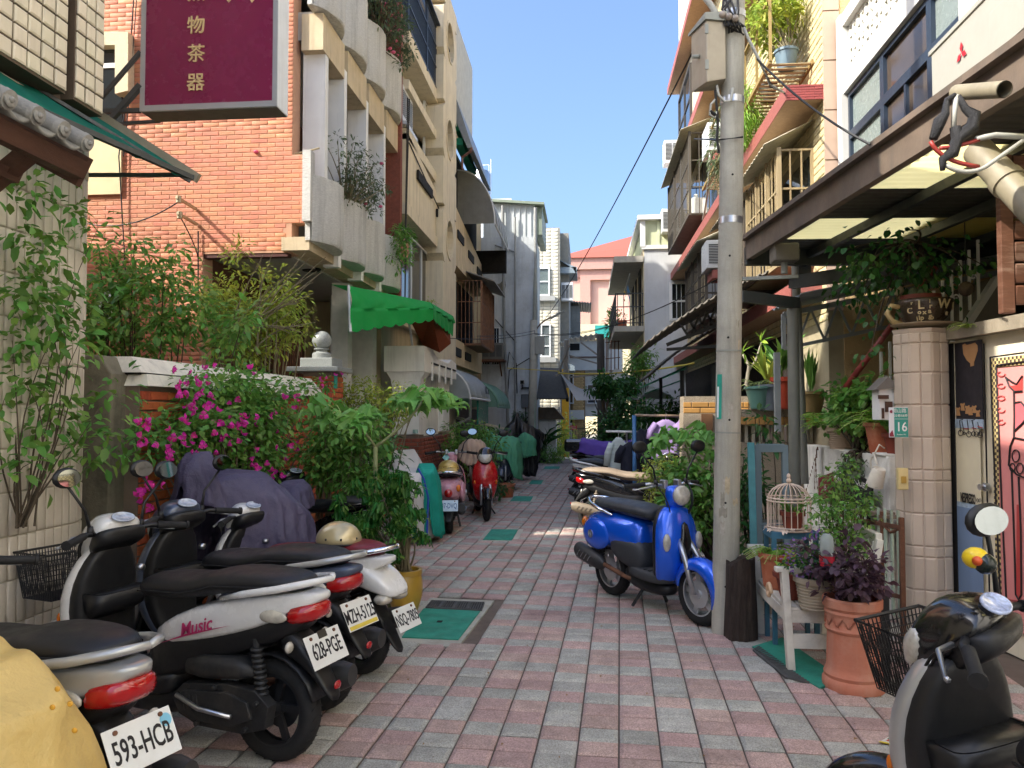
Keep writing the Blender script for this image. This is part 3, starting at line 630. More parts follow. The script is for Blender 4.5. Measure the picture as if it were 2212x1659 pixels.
# ---------------------------------------------------------------- entrance portico in white and brick
t = thing('entrance_portico','white concrete entrance posts with stepped heads on dull red brick bases','gateway')
mBrickD = mat('dull_brick','#8e4a38',.75,var=.12,rand=.15,scale=10,bump=.3,dirt=.3,dcol='#3a2018')
py0 = 12.25;hx0,hx1 = PY(829,750,py0).x,PY(917,750,py0).x;z_t,z_b = PY(870,747,py0).z,PY(870,803,py0).z
b = MB();bx(b,hx0,hx1,py0,py0+.5,z_b,z_t);b.slab([(hx1-.3,py0+.5,z_b),(hx1-.3,py0+.5,z_t),(hx1-.3,py0+.72,z_t-.02),(hx1-.3,py0+1.15,z_b+.28),(hx1-.3,py0+2.2,z_b+.28),(hx1-.3,py0+2.55,z_t-.05),(hx1-.3,py0+3.1,z_t-.1),(hx1-.3,py0+3.1,z_b)],(.3,0,0));b.build('beam_head',mWhite,t,bevel=.01)
px0,px1 = PY(846,850,py0).x,PY(904,850,py0).x
b = MB();b.loft([[V((px0-e,py0+.06-e*.3,z)),V((px1+e,py0+.06-e*.3,z)),V((px1+e,py0+.45,z)),V((px0-e,py0+.45,z))] for z,e in ((1.25,0),(z_b-.3,0),(z_b-.12,.03),(z_b,.1))]);bx(b,px1-.28,px1-.02,py0+2.3,py0+2.95,1.25,z_b);bx(b,px1-.3,px1-.12,py0+.45,py0+2.3,1.2,z_b)
for k in range(4):bx(b,hx1+.002,hx1+.03,py0+.55+k*.62,py0+.6+k*.62,z_b-.12,z_b+.2)
b.build('post',mWhite,t)
b = MB();bx(b,hx1+.001,hx1+.012,py0+.55,py0+3.0,z_b+.16,z_b+.19);b.build('groove',mDark,t)
brick_box(t,px0,px1,py0+.05,py0+.47,0,1.24,mBrickD,'brick',.21,.066,mMortarD,170);brick_box(t,px1-.3,px1+.0,py0+.48,py0+3.0,0,1.19,mBrickD,'brick',.21,.066,mMortarD,0)
b = MB();b.tube([(px1-.05,py0+.0,1.27),(px1-.05,py0+.0,1.33)],.04,10);b.build('jar',mat('pale_jar','#9fc4b8',.2),t)
# ---------------------------------------------------------------- green awning
mGA = mat('green_fabric','#12a54a',.75,var=.07,scale=3,trans=.3,bump=.08,bscale=30)
mGA2 = mat('brown_lining','#8a3f17',.8,var=.1,trans=.25)
t = thing('green_awning','bright green fabric awning with a scalloped valance over the entrance','awning')
A = [PY(753,617,9.7),PY(757,672,9.55),PY(757,717,9.5)];Bq = [PY(929,653,11.5),PY(936,668,11.4),PY(937,692,11.4)];Cq = [PY(979,683,13.6),PY(980,700,13.6),PY(979,727,13.6)]
def aw(p,q,nsc,mt,name,sd):
    rn = random.Random(sd);b = MB();nu = 48
    d = (q[0]-p[0]);n = V((d.y,-d.x,0)).normalized()
    def f(u,v):
        if v < .62:k = v/.62;a = p[0].lerp(q[0],u).lerp(p[1].lerp(q[1],u),k);a += n*(.018*math.sin(u*23+k*4)*k+.03*math.sin(PI*k))-V((0,0,.02*math.sin(PI*k)))
        else:
            k = (v-.62)/.38;sc_ = .035*abs(math.sin(PI*u*nsc))*(k > .95);a = p[1].lerp(q[1],u).lerp(p[2].lerp(q[2],u),k)-V((0,0,sc_-.02))+n*(.012*math.sin(u*31)*k)
        return a
    b.grid(f,nu,16);return b.build(name,mt,t,True)
aw(A,Bq,8,mGA,'front_cloth',1);aw(Bq,Cq,11,mGA,'side_cloth',2)
W0,W1 = V((-3.3,9.7,A[0].z+.02)),V((-3.3,13.6,3.4))
b = MB();b.add([A[0],Bq[0],Cq[0],W1,W0],[(0,1,2,3,4)]);b.build('top_cloth',mGA,t,fix=False)
b = MB();b.add([Bq[1]+V((-.06,.1,0)),Cq[1]+V((-.06,-.1,0)),PY(974,742,13.4),PY(950,762,12.9),PY(912,745,12.9),PY(890,700,11.8)],[(0,1,2),(0,2,3),(0,3,4),(0,4,5)]);b.build('brown_lining',mGA2,t,fix=False)
b = MB();b.tube([Bq[1]+V((-.35,-.2,0)),PY(891,748,12.3)],.02,6);b.tube([Cq[1]+V((-.02,-.1,0)),V((-2.9,13.3,2.5))],.02,6);b.tube([A[0],A[2]],.02,6);b.build('awning_frame',mAlu,t)
# ================================================================ LEFT: grey-tan house, cage window, canopies, blue-grey end wall
t3 = thing('weathered_house','weathered tan house with a rusty window cage and slotted parapets','house')
b = MB();bx(b,-11,-3.25,17.2,23.75,0,8.2);b.build('wall',mTanW,t3)
b = MB();bx(b,-3.25,-3.0,17.3,22.5,5.05,5.25);b.slab([(-3.2,17.3,5.25),(-3.2,17.3,6.5),(-3.2,22.5,5.9),(-3.2,22.5,5.25)],(.18,0,0));bx(b,-3.25,-3.05,17.3,22.5,2.75,3.35);b.build('balcony_parapet',mTanW,t3)
for y0,z0,x0 in ((17.9,5.75,-3.03),(19.6,5.62,-3.03),(21.2,5.5,-3.03),(17.7,2.95,-3.06),(19.3,2.95,-3.06)):b = MB();bx(b,x0,x0+.04,y0,y0+.92,z0,z0+.2);b.build('parapet_slot',mDark,t3)

b = MB();bx(b,-3.26,-3.22,18.5,21.8,3.4,4.9);bx(b,-3.3,-3.2,17.5,22.4,6.4,8);b.build('dark_opening',mDark,t3)
mRail = mat('rusty_cage','#7d5a42',.8,var=.3,scale=10,bump=.3)
cage = MB();x0,x1,y0,y1,z0,z1 = -3.22,-2.62,19.2,21.7,3.35,4.95
for k in range(7):x = x0+(x1-x0)*k/6;cage.bar((x,y0,z0),(x,y0,z1),.018)
for k in range(4):z = z0+(z1-z0)*k/3;cage.bar((x0,y0,z),(x1,y0,z),.02);cage.bar((x1,y0,z),(x1,y1,z),.02)
for k in range(22):y = y0+(y1-y0)*k/21;cage.bar((x1,y,z0),(x1,y,z1),.018)
for y in (y0,y0+1.1,y0+1.9,y1):cage.bar((x1+.01,y,z0),(x1+.01,y,z1),.05)
cage.build('window_cage',mRail,t3)
b = MB();bx(b,x0,x1,y0,y1,z0-.04,z0);bx(b,x1-.03,x1-.02,y0+.1,y1-.1,z0+.03,z1-.1);b.build('cage_floor',mRail,t3)
b = MB();b.slab([(x0,y0-.1,z1+.3),(x1+.35,y0-.1,z1-.05),(x1+.35,y1+.1,z1-.05),(x0,y1+.1,z1+.3)],(0,0,.02))
for k in range(20):y = y0-.1+(y1-y0+.2)*(k+.5)/20;b.bar((x0,y,z1+.32),(x1+.35,y,z1-.03),.05,.02)
b.build('corrugated_hood',mat('old_corrugated','#8d8a82',.6,var=.12,streak=.4,dcol='#6a4630'),t3)
t = thing('rolled_canopy','grey curved metal canopy with translucent panels high on the weathered house','canopy')
def arch(t,x0,x1,y0,y1,z0,z1,m,name,ribs=6,mr=None,thick=.015):
    def f(u,v):a = u*PI/2;return V((x0+(x1-x0)*math.sin(a),y0+(y1-y0)*v,z0+(z1-z0)*(math.cos(a))))
    b = MB();b.grid(f,12,8);b.build(name,m,t,True,solid=thick)
    b = MB()
    for k in range(ribs+1):b.tube([f(j/12,k/ribs)+V((0,0,-.02)) for j in range(13)],.02,5)
    b.tube([f(1,0),f(1,1)],.03,6);b.build('canopy_rib',mr or mAlu,t)
    b = MB();pts = [f(j/12,0) for j in range(13)];b.add([V((x0,y0,z0))]+pts,[tuple(range(14))]);b.build('end_panel',m,t,fix=False)
mCan = mat('grey_canopy','#8c8a80',.5,var=.1,trans=.35,streak=.2);mCanG = mat('green_canopy','#2d6b5c',.35,var=.1,trans=.35);mCanP = mat('pale_green_canopy','#7fae94',.45,var=.1,trans=.4,streak=.4,dcol='#c9ccc4')
arch(t,-3.2,-2.25,19.0,22.3,6.35,7.75,mCan,'canopy_sheet',5)
b = MB();bx(b,-3.2,-2.3,22.2,22.4,5.7,6.35);b.build('dark_panel',mDark,t)
t = thing('arched_canopy','silvery arched canopy with a green glazed end over the doorway past the portico','canopy',group='arched canopies along the left wall')
arch(t,-3.2,-2.35,15.6,18.8,1.9,2.62,mat('silver_canopy','#9fa6a4',.4,var=.08,trans=.2),'canopy_sheet',4,mAlu)
b = MB();bx(b,-2.4,-2.36,16.9,18.6,1.35,1.9);b.build('green_panel',mat('green_glazing','#2f8f7c',.2,var=.05,trans=.4),t)
b = MB();b.tube([(-2.36,15.65,1.9),(-2.36,15.65,1.5)],.03,6);b.tube([(-2.36,15.65,1.5),(-3.1,15.65,1.15)],.03,6);b.build('brace',mSteel,t)
text('scribble','ASK m',.26,mCable,t,frame((-2.32,18.0,2.12),(0,1,0),(-.15,0,1)),.002,shear=.3)
t = thing('arched_canopy','faded green arched canopy farther along, next to the grey end wall','canopy',group='arched canopies along the left wall')
arch(t,-3.2,-2.2,19.3,22.3,1.75,2.5,mCanP,'canopy_sheet',5,mCanP)
t = thing('green_house_front','green corrugated shop front below the arched canopies','shop front')
b = MB();bx(b,-3.24,-3.1,15.3,19.2,.2,2.2)
for k in range(26):bx(b,-3.1,-3.08,15.35+k*.15,15.42+k*.15,.2,1.5)
b.build('corrugated_front',mat('green_front','#31463c',.6,var=.15,streak=.3),t)
b = MB();bx(b,-3.1,-2.7,16.6,18.3,.82,.92);b.build('counter',mTanL,t)
b = MB();bx(b,-3.2,-3.08,17.0,22.4,.0,1.7);b.build('red_door',mat('dark_red_door','#3f1d18',.6,var=.2),t)
t = thing('folded_awning_arm','cream folding awning arms sticking out from the left wall','awning')
b = MB();b.bar((-3.0,17.5,1.5),(-1.75,20.6,1.08),.06);b.bar((-3.0,18.2,1.2),(-2.1,20.4,1.0),.04);b.bar((-3.05,18.6,.86),(-2.05,20.4,.82),.05);b.bar((-2.1,20.4,1.05),(-2.1,20.4,.8),.05);b.build('arm',mat('cream_metal','#cdc5b0',.5,var=.1,streak=.4),t)
# blue-grey rendered end building
t4 = thing('grey_end_house','tall blue-grey rendered house end with drain pipes and a ribbed metal top','house')
ye = 23.75;ex0,ex1 = PY(1008,700,ye).x,PY(1157,700,ye).x;zm = PY(1100,512,ye).z;zr = PY(1100,445,ye).z
mBG = mat('blue_grey_render','#c2c8ca',.85,var=.12,scale=1.6,bump=.3,bscale=50,dirt=.45,dcol='#6c6a62',streak=.45)
b = MB();bx(b,-11,ex1,ye,26.0,0,zm);b.build('wall',mBG,t4)
b = MB();bx(b,PY(1044,500,ye).x,ex1-.03,ye+.03,25.9,zm,zr+.1)
for k in range(9):x = PY(1044,500,ye).x+.02+k*(ex1-.1-PY(1044,500,ye).x)/8.5;bx(b,x,x+.04,ye,ye+.03,zm,zr-.02+.1)
b.build('metal_cladding',mat('pale_cladding','#c5cbca',.45,var=.06,streak=.3),t4)
b = MB();b.hexa([(PY(1030,440,ye).x,ye-.15,zr+.16),(ex1+.28,ye-.15,zr-.02),(ex1+.28,26.0,zr-.02),(PY(1030,440,ye).x,26.0,zr+.16),(PY(1030,440,ye).x,ye-.15,zr+.24),(ex1+.28,ye-.15,zr+.06),(ex1+.28,26.0,zr+.06),(PY(1030,440,ye).x,26.0,zr+.24)]);bx(b,ex1,ex1+.2,ye+.1,26.4,zr-.9,zr);b.build('roof',mat('grey_green_roof','#84907f',.5,var=.1),t4)
b = MB()
for px,q in ((1098,1),(1113,0)):
    x = PY(px,600,ye).x
    b.tube([(PY(px-12,600,ye).x if q else x,ye-.07,zr if q else zm+.6),(PY(px-8,600,ye).x if q else x,ye-.07,zm*.6),(PY(px+3,900,ye).x if q else x,ye-.07,.1)],.045 if q else .03,8)
b.tube([(PY(1070,530,ye).x,ye-.07,PY(1070,530,ye).z),(PY(1113,530,ye).x,ye-.07,PY(1113,545,ye).z)],.03,8);b.build('drain_pipe',mat('grey_pvc','#8d8f8c',.5,var=.1,streak=.3),t4)
b = MB();b.grid(lambda u,v:PY(1080+26*(u-.5)*(1-.3*abs(v-.5)),620+22*(v-.5)+5*math.sin(u*5),ye-.006),6,4);b.build('spalled_patch',mat('spalled_render','#7d7a6c',.95,bump=.8),t4,fix=False)
window(t4,(PY(1040,700,ye).x,ye-.01,PY(1040,790,ye).z),(1,0,0),.6,1.2,2,1,bars=8)
b = MB();q = PY(1150,470,ye);b.tube([(q.x+.1,ye-.1,zr-.1),(q.x+.12,ye-.1,3)],.05,8);b.build('edge_pipe',mat('grey_pvc','#8d8f8c'),t4)
# shelf with AC under the window
b = MB();c = PY(1015,778,ye-.7);bx(b,c.x,c.x+1.05,ye-.75,ye-.02,c.z-.03,c.z+.02);b.bar((c.x+.9,ye-.7,c.z),(c.x+.9,ye-.02,c.z-.45),.04);b.build('steel_shelf',mRust,t4)
t = thing('air_conditioner','dark box air conditioner on a rusty shelf under the barred window','air conditioner',group='air conditioners on the walls')
ac_unit(t,(c.x+.35,ye-.6,c.z+.03),(1,0,0),.65,.5,.45,mat('old_ac','#6e6d68',.6,var=.1))
# small things on the end wall
t = thing('security_camera','white security camera on an arm on the blue-grey wall','camera')
p = PY(1128,826,ye-.25);b = MB();bx(b,p.x-.05,p.x+.07,p.y-.18,p.y+.15,p.z-.06,p.z+.06);b.build('camera_body',mWhiteP,t,bevel=.015)
b = MB();b.tube([p+V((0,.05,-.06)),p+V((0,.05,-.16)),p+V((.25,.22,-.16))],.02,6);bx(b,p.x-.045,p.x+.065,p.y-.19,p.y-.18,p.z-.055,p.z+.055);b.build('camera_arm',mDark,t)
t = thing('speaker_lamp','dark grey box lamp on the blue-grey wall beside the far pole','lamp')
p = PY(1135,860,ye-.1);b = MB();bx(b,p.x-.12,p.x+.1,p.y-.1,p.y+.1,p.z-.3,p.z+.12);b.build('lamp_box',mat('grey_box','#4c5258',.5),t,bevel=.01)
b = MB();b.tube([p+V((0,.05,-.3)),p+V((.02,.08,-.9)),p+V((.0,.08,-1.9))],.015,5);b.tube([p+V((.1+.12*math.cos(a),.06,-.75+.16*math.sin(a))) for a in [k*2*PI/14 for k in range(15)]],.018,5);b.build('cable_coil',mCable,t)
b = MB()
for pts in ([(1098,905),(1092,820),(1100,760),(1115,785),(1117,850)],[(1095,890),(1100,800),(1150,770)],[(1070,690),(1115,740)],[(1125,840),(1145,840),(1155,810)]):
    b.tube([PY(x_,y_,ye-.06) for x_,y_ in pts],.016,5)
tag(b.build('loose_cable',mCable),'loose black cables looping over the blue-grey end wall','cable')
# roof-top steel tank and green tin roof far left
t = thing('water_tank','stainless steel rooftop water tank behind the curved canopy','water tank')
p = PY(1040,405,40);b = MB();b.lathe([(.0,.05),(.42,0),(.46,.1),(.46,1.6),(.4,1.75),(.0,1.9)],24,(p.x,p.y,p.z-.9));b.build('tank',mSteel,t,'auto')
b = MB()
for k in range(3):b.bar((p.x-.4+.4*k,p.y,p.z+.8),(p.x-.4+.4*k,p.y,p.z+1.2),.03)
b.bar((p.x-.4,p.y,p.z+1.2),(p.x+.4,p.y,p.z+1.2),.03);b.bar((p.x+.5,p.y,p.z-.4),(p.x+.5,p.y,p.z+1.5),.04);b.build('tank_rail',mAlu,t)
b = MB();bx(b,-12,p.x+1.7,39,44,0,p.z-.9);tag(b.build('roof_hut',mat('white_hut','#b6bdc0',.7,var=.05)),'pale distant block carrying the steel water tank','hut')
t = thing('tin_roof_shed','green and grey tin shed with a gutter on top of the tan house','shed')
b = MB();a,c = PY(983,215,17.6),PY(1022,322,17.6);b.slab([(a.x-.2,17.5,a.z),(a.x+.04,17.5,a.z),(c.x,17.5,c.z),(c.x-.12,17.5,c.z)],(0,3.5,0));b.build('roof_edge',mat('grey_tin','#7d8284',.5),t)
b = MB();bx(b,-6,a.x-.02,17.6,20.5,9.0,11.0);b.build('shed_wall',mat('cream_shed','#b9b5a4',.7),t)
b = MB();bx(b,a.x-.02,a.x+.12,17.7,20,PY(990,278,17.6).z,PY(990,262,17.6).z);bx(b,a.x-.02,a.x+.17,17.7,20,PY(990,310,17.6).z,PY(990,295,17.6).z);b.build('green_louvre',mat('green_louvre','#2fae82',.4,trans=.3),t)
b = MB();b.tube([(c.x-.02,17.5,c.z),(c.x-.03,17.5,c.z-.08),(c.x-.25,17.55,c.z-.2),(c.x-.25,17.55,c.z-.5)],.03,6);b.build('downpipe',mat('brown_pipe','#6b4538',.5),t)
# ================================================================ FAR END
# far pole
p0 = G(1147,1005);t = thing('utility_pole','slim grey concrete utility pole in front of the blue-grey end wall','utility pole',p0,group='concrete utility poles')
b = MB();h = PY(1150,692,p0.y).z;b.tube([(0,0,0),(.06,0,h*.5),(.1,0,h)],[.14,.125,.11],12);b.build('pole',mConc,t,True)
b = MB();b.tube([(.1,0,h-.05),(.14,0,h+1.6)],.05,8);b.build('upper_pipe',mGreySteel,t)
b = MB();b.tube(bez((.12,0,h-.45),(.2,0,h-.1),(.55,0,h+.05))+[V((.75,0,h+.15))],.025,6);b.build('lamp_arm',mRust,t)
b = MB();b.bar((.6,0,h+.05),(1.05,0,h+.3),.09,.06);b.build('lamp_head',mGreySteel,t,bevel=.01)
b = MB();bx(b,.14,.42,-.14,.06,h-1.05,h-.5);b.build('meter_box',mat('grey_box_light','#a5a69e',.6,var=.05,streak=.3),t,bevel=.01)
b = MB();bx(b,.11,.145,-.1,.1,1.0,2.0);b.build('poster',mat('pale_poster','#8fae9c',.6),t)
# tiled white building
mStripe = mat('cream_strip_tile','#d8d2bd',.5,var=.05,rand=.06)
t5 = thing('white_tiled_building','cream strip-tiled apartment building with curtained windows at the end of the alley','building')
yw = 29.0;wx0,wx1 = PY(1100,600,yw).x,PY(1209,600,yw).x;wzt = PY(1190,492,yw).z
b = MB();bx(b,wx0,wx1,yw,34,0,wzt);bx(b,wx1,PY(1228,600,yw).x,yw+.5,34,0,wzt-.1);b.build('wall',mat('grey_grout','#8f8b80',.9),t5)
wl = [(1150,1188,578,640,0),(1150,1190,700,772,1)]
sp = courses((wx0+1.0,yw,.5),(1,0,0),(0,0,1),wx1-wx0-1.0,wzt-.5,.29,.135,.014,shift=0)+courses((wx1,yw,.5),(0,1,0),(0,0,1),.5,wzt-.5,.25,.135,.014,shift=0)
place_tiles(t5,sp,mStripe,'strip_tile',.014,0)
mCurt = mat('curtain','#b9b6a6',.9,var=.1,scale=3,stretch=(30,1,1),bump=.1)
for x0,x1,y0,y1,k in wl:
    a,c = PY(x0,y1,yw),PY(x1,y0,yw);b = MB();bx(b,a.x,c.x,yw-.03,yw+.05,a.z,c.z);b.build('curtain',mat('brown_curtain','#8b7468',.9,var=.1) if k else mCurt,t5)
    f = window(t5,(a.x,yw-.03,a.z),(1,0,0),c.x-a.x,c.z-a.z,2 if k else 1,3 if k else 2,mAlu,mat('clear_pane','#9fb0b4',.05,var=0,alpha=.18),.06,.06)
    b = MB();bx(b,a.x-.1,c.x+.2,yw-.22,yw,a.z-.2,a.z-.02);b.build('window_sill',mat('grey_sill','#9d9f9c',.7,var=.08),t5)
b = MB();q = PY(1215,560,yw);bx(b,wx1,wx1+.65,yw+.2,yw+2,PY(1215,588,yw).z,PY(1215,575,yw).z);b.slab([(wx1,yw+.2,PY(1215,560,yw).z),(wx1+.62,yw+.2,PY(1215,575,yw).z),(wx1+.62,yw+.2,PY(1215,590,yw).z),(wx1+.5,yw+.2,PY(1215,578,yw).z)],(0,1.8,0));b.slab([(wx1,yw+.2,PY(1215,775,yw).z),(wx1+.55,yw+.2,PY(1215,790,yw).z),(wx1+.55,yw+.2,PY(1215,800,yw).z),(wx1,yw+.2,PY(1215,800,yw).z)],(0,1.6,0));b.build('window_hood',mat('blue_grey_metal','#7e8b92',.5),t5)
t = thing('air_conditioner','small distant air conditioner on the side of the cream tiled building','air conditioner',group='air conditioners on the walls')
a = PY(1212,648,yw);ac_unit(t,(wx1+.05,yw+.2,a.z),(1,0,0),.45,.7,.4)
# black corrugated carport roof
t = thing('carport_roof','dark corrugated lean-to roof on beams beside the far pole','roof')
R = [PY(1152,795,26.5),PY(1209,797,26.5),PY(1226,862,24.2),PY(1152,862,24.2)]
b = MB();b.slab([R[0]+V((-.3,0,0)),R[1],R[2],R[3]+V((-.3,0,0))],(0,0,.03));b.build('roof_sheet',mat('dark_corrugated','#33322f',.7,var=.15,streak=.3),t)
b = MB()
for f in (.05,.3,.55,.8):b.bar(R[0].lerp(R[3],f)-V((.3,0,.04)),R[1].lerp(R[2],f)-V((0,0,.04)),.06,.09)
b.bar(R[1]-V((0,0,.03)),R[2]-V((0,0,.03)),.08,.12);b.bar(R[0].lerp(R[3],.8)-V((0,0,.1)),R[1].lerp(R[2],.15)-V((0,0,.1)),.05);b.build('roof_beam',mDark,t)
b = MB()
for k in range(12):f = (k+.5)/12;b.bar(R[0].lerp(R[1],f)-V((0,0,.012)),R[3].lerp(R[2],f)-V((0,0,.012)),.05,.02)
b.build('roof_rib',mat('pale_rib','#7d7a70',.7),t)
# pink civic building and tile roof
t = thing('pink_building','large pink building with a red hipped roof beyond the end of the alley','building')
yp = 62;a,c = PY(1205,590,yp),PY(1420,590,yp);mPink = mat('pink_render','#c9a294',.85,var=.06,scale=.5)
b = MB();bx(b,a.x,c.x,yp,yp+20,0,PY(1280,560,yp).z);b.build('wall',mPink,t)
mPinkD = mat('pink_band','#b58c80',.85,var=.06)
b = MB();bx(b,a.x-.3,c.x,yp-.6,yp,PY(1280,584,yp).z,PY(1280,558,yp).z);bx(b,PY(1253,600,yp).x,PY(1275,600,yp).x,yp-.35,yp,PY(1280,790,yp).z,PY(1280,584,yp).z);bx(b,PY(1275,600,yp).x,c.x,yp-.35,yp,PY(1280,606,yp).z,PY(1280,585,yp).z);bx(b,a.x,PY(1253,600,yp).x,yp-.2,yp,PY(1280,600,yp).z,PY(1280,585,yp).z);b.build('cornice',mPinkD,t)
b = MB();z0 = PY(1280,560,yp).z;e0,e1 = PY(1195,562,yp-.8),PY(1460,562,yp-.8);zt = PY(1345,530,yp+14).z;b.add([(e0.x,yp-.8,z0),(e1.x,yp-.8,z0),(e1.x,yp+20,z0),(e0.x,yp+20,z0),(e0.x+7,yp+10,zt),(e1.x+10,yp+10,zt+.5)],[(0,1,5,4),(0,4,3),(3,4,5,2),(1,2,5),(0,3,2,1)]);b.build('roof',mat('red_roof_tile','#96503f',.8,var=.12,scale=8,stretch=(1,1,4)),t)
b = MB();bx(b,PY(1315,700,yp).x,PY(1340,700,yp).x,yp-.04,yp,PY(1280,830,yp).z,PY(1280,694,yp).z);b.build('window',mat('teal_glass','#2f8f88',.2),t)
b = MB();bx(b,PY(1210,690,yp-3).x,c.x,yp-3,yp-.4,0,PY(1300,700,yp-3).z);b.build('lower_block',mat('cream_block','#cfc39c',.8),t)
b = MB();bx(b,PY(1285,700,yp-3).x,PY(1340,700,yp-3).x,yp-3.05,yp-3,PY(1280,730,yp-3).z,PY(1280,703,yp-3).z);b.build('window_band',mat('teal_glass','#2f8f88'),t)
# little corrugated shed and pale back house behind the sail
t = thing('corrugated_shed','grey corrugated roof shed with a wavy eave behind the tiled building','shed')
ys = 33;a,c = PY(1222,745,ys),PY(1253,660,ys)
b = MB();bx(b,a.x-.1,c.x,ys,ys+3,a.z-1.3,c.z)
for k in range(9):x = a.x+k*(c.x-a.x)/9;b.bar((x+.03,ys-.02,a.z-.6),(x+.03,ys-.02,c.z-.7),.05)
b.build('wall',mat('grey_corrugated','#8a8b85',.6,var=.12,streak=.5),t)
b = MB();e0,e1 = PY(1222,652,ys),PY(1277,657,ys);b.grid(lambda u,v:V((e0.x+(e1.x-e0.x)*u,ys-.3+v*3,e0.z+(e1.z-e0.z)*u+.03*math.sin(u*60))),60,1);b.build('wavy_roof',mat('grey_corrugated','#8a8b85'),t,solid=.03)
t = thing('back_house','pale grey house with a tan brick doorway at the alley end','house')
yb = 31.5; 
def BB(b,x0,x1,y0,y1,d0=0,d1=.3,m=0):a,c = PY(x0,y1,yb),PY(x1,y0,yb);return b.box((a.x,yb+d0,a.z),(c.x,yb+d1,c.z),m)
b = MB();BB(b,1208,1345,735,800,0,2);BB(b,1240,1345,800,900,.3,2);b.build('upper_wall',mat('pale_grey_wall','#c2c3bd',.8,var=.06),t)
b = MB();BB(b,1213,1252,742,757,-.02,0);b.build('slot_window',mDark,t)
b = MB();BB(b,1208,1310,770,773,-.06,0);BB(b,1208,1310,733,736,-.1,0);BB(b,1240,1345,850,854,.25,.3);b.build('brown_band',mat('brown_band','#5b3c30',.7),t)
mTanB = mat('tan_brick_tile','#bb9c68',.7,var=.1,rand=.08)
b = MB();BB(b,1206,1240,790,975,.2,1.5);BB(b,1208,1262,886,906,-.1,.4,1);b.build('door_wall',[mat('tan_grout','#8a7350',.9),mat('pale_grey_wall','#c2c3bd')],t)
a,c = PY(1237,965,yb),PY(1262,800,yb);sp = courses((a.x,yb+.1,a.z),(1,0,0),(0,0,1),c.x-a.x,c.z-a.z,.22,.07,.01,mask=None);place_tiles(t,sp,mTanB,'brick',.02,0)
b = MB();BB(b,1236,1264,800,970,.12,1.5);b.build('brick_core',mat('tan_grout','#8a7350'),t)
dx0,dx1 = PY(1212,966,yb).x,PY(1236,966,yb).x;dz0,dz1 = PY(1220,966,yb).z,PY(1220,893,yb).z
b = MB();bx(b,dx0,dx1,yb+.02,yb+.18,dz0,dz1);b.build('doorway',mDark,t)
f = window(t,(dx0,yb,dz0),(1,0,0),dx1-dx0,(dz1-dz0)*.72,1,3,mat('cream_door','#cbbfa8',.6),mat('door_glass','#54585a',.3),.06,.06)
b = MB()
for k in range(6):x = dx0+(dx1-dx0)*(k+.5)/6;b.bar((x,yb-.1,dz0+.1),(x,yb-.1,dz0+.75),.03)
b.build('door_bars',mat('cream_door','#cbbfa8'),t)
b = MB();BB(b,1205,1240,966,977,-1.2,0);b.build('door_step',mat('red_step','#6b2a26',.7),t)
window(t,(PY(1213,880,yb).x,yb+.12,PY(1213,872,yb).z),(1,0,0),.5,2.4,1,4,mAlu);window(t,(PY(1268,860,yb).x,yb+.2,PY(1268,872,yb).z),(1,0,0),.7,.8,2,1)
b = MB();a = PY(1206,962,yb-1.4); 
for k in range(8):b.bar((a.x+.15+k*.13,yb-1.4,0),(a.x+.15+k*.13,yb-1.4,1.0),.02)
b.bar((a.x+.1,yb-1.4,1.0),(a.x+1.2,yb-1.4,1.0),.03);b.bar((a.x+.1,yb-1.4,.2),(a.x+1.2,yb-1.4,.2),.03);b.bar((PY(1221,950,yb-1.5).x,yb-1.45,-.0),(PY(1221,950,yb-1.5).x,yb-1.45,1.4),.07)
tag(b.build('iron_fence',mDarkSteel),'low dark iron fence before the doorway at the alley end','fence')
t = thing('red_notice','small red notice board on the fence at the alley end','sign')
a,c = PY(1224,928,yb-1.5),PY(1246,919,yb-1.5);b = MB();bx(b,a.x,c.x,yb-1.52,yb-1.49,a.z,c.z);b.build('board',mat('notice_red','#c22f2f',.5),t)
b = MB();bx(b,a.x+.02,a.x+.12,yb-1.526,yb-1.52,a.z+.03,c.z-.03);bx(b,a.x+.16,c.x-.04,yb-1.526,yb-1.52,a.z+.04,a.z+.07);bx(b,a.x+.16,c.x-.04,yb-1.526,yb-1.52,a.z+.1,a.z+.12);b.build('notice_print',mat('notice_pale','#e0b0a8',.5),t)
# cross road at the end
b = MB();b.quad((-12,24.6,-.026),(12,24.6,-.026),(12,31,-.026),(-12,31,-.026));struct(b.build('road',mat('asphalt','#6a6664',.95,var=.12,speck=.2)))
b = MB();b.box((-6,27.3,-.03),(6,28.3,-.005));struct(b.build('pale_kerb_strip',mat('pale_kerb','#c4bfb4',.9,var=.08)))
# steel canopy frame and pole, scaffold
t = thing('far_utility_pole','dark banded utility pole standing behind the dark green tree','utility pole',group='concrete utility poles')
yq = 25;a,c = PY(1300,960,yq),PY(1297,722,yq);b = MB();b.tube([(a.x,yq,0),(c.x,yq,c.z)],[.15,.12],10);b.build('pole',mat('dark_concrete','#4e4944',.8,var=.15),t);t.name = 'utility_pole.001'
b = MB();b.tube([(a.x+.22,yq,0),(c.x+.2,yq,c.z-.1)],.07,8);b.build('side_pipe',mAlu,t)
t = thing('steel_frame_canopy','old steel frame canopy with a wavy white sheet between two posts','canopy')
p_ = [PY(1204,740,yq+1),PY(1215,735,yq+1),PY(1296,727,yq+.2)];b = MB();b.grid(lambda u,v:PY(1208,742,yq+1).lerp(PY(1296,729,yq),u)+V((0,v*1.5,.12*math.sin(PI*min(1,u*3)/2)+.03*math.sin(u*50))),40,2);b.build('sheet',mat('pale_sheet','#b9bcb8',.5,var=.1,streak=.4),t,solid=.03)
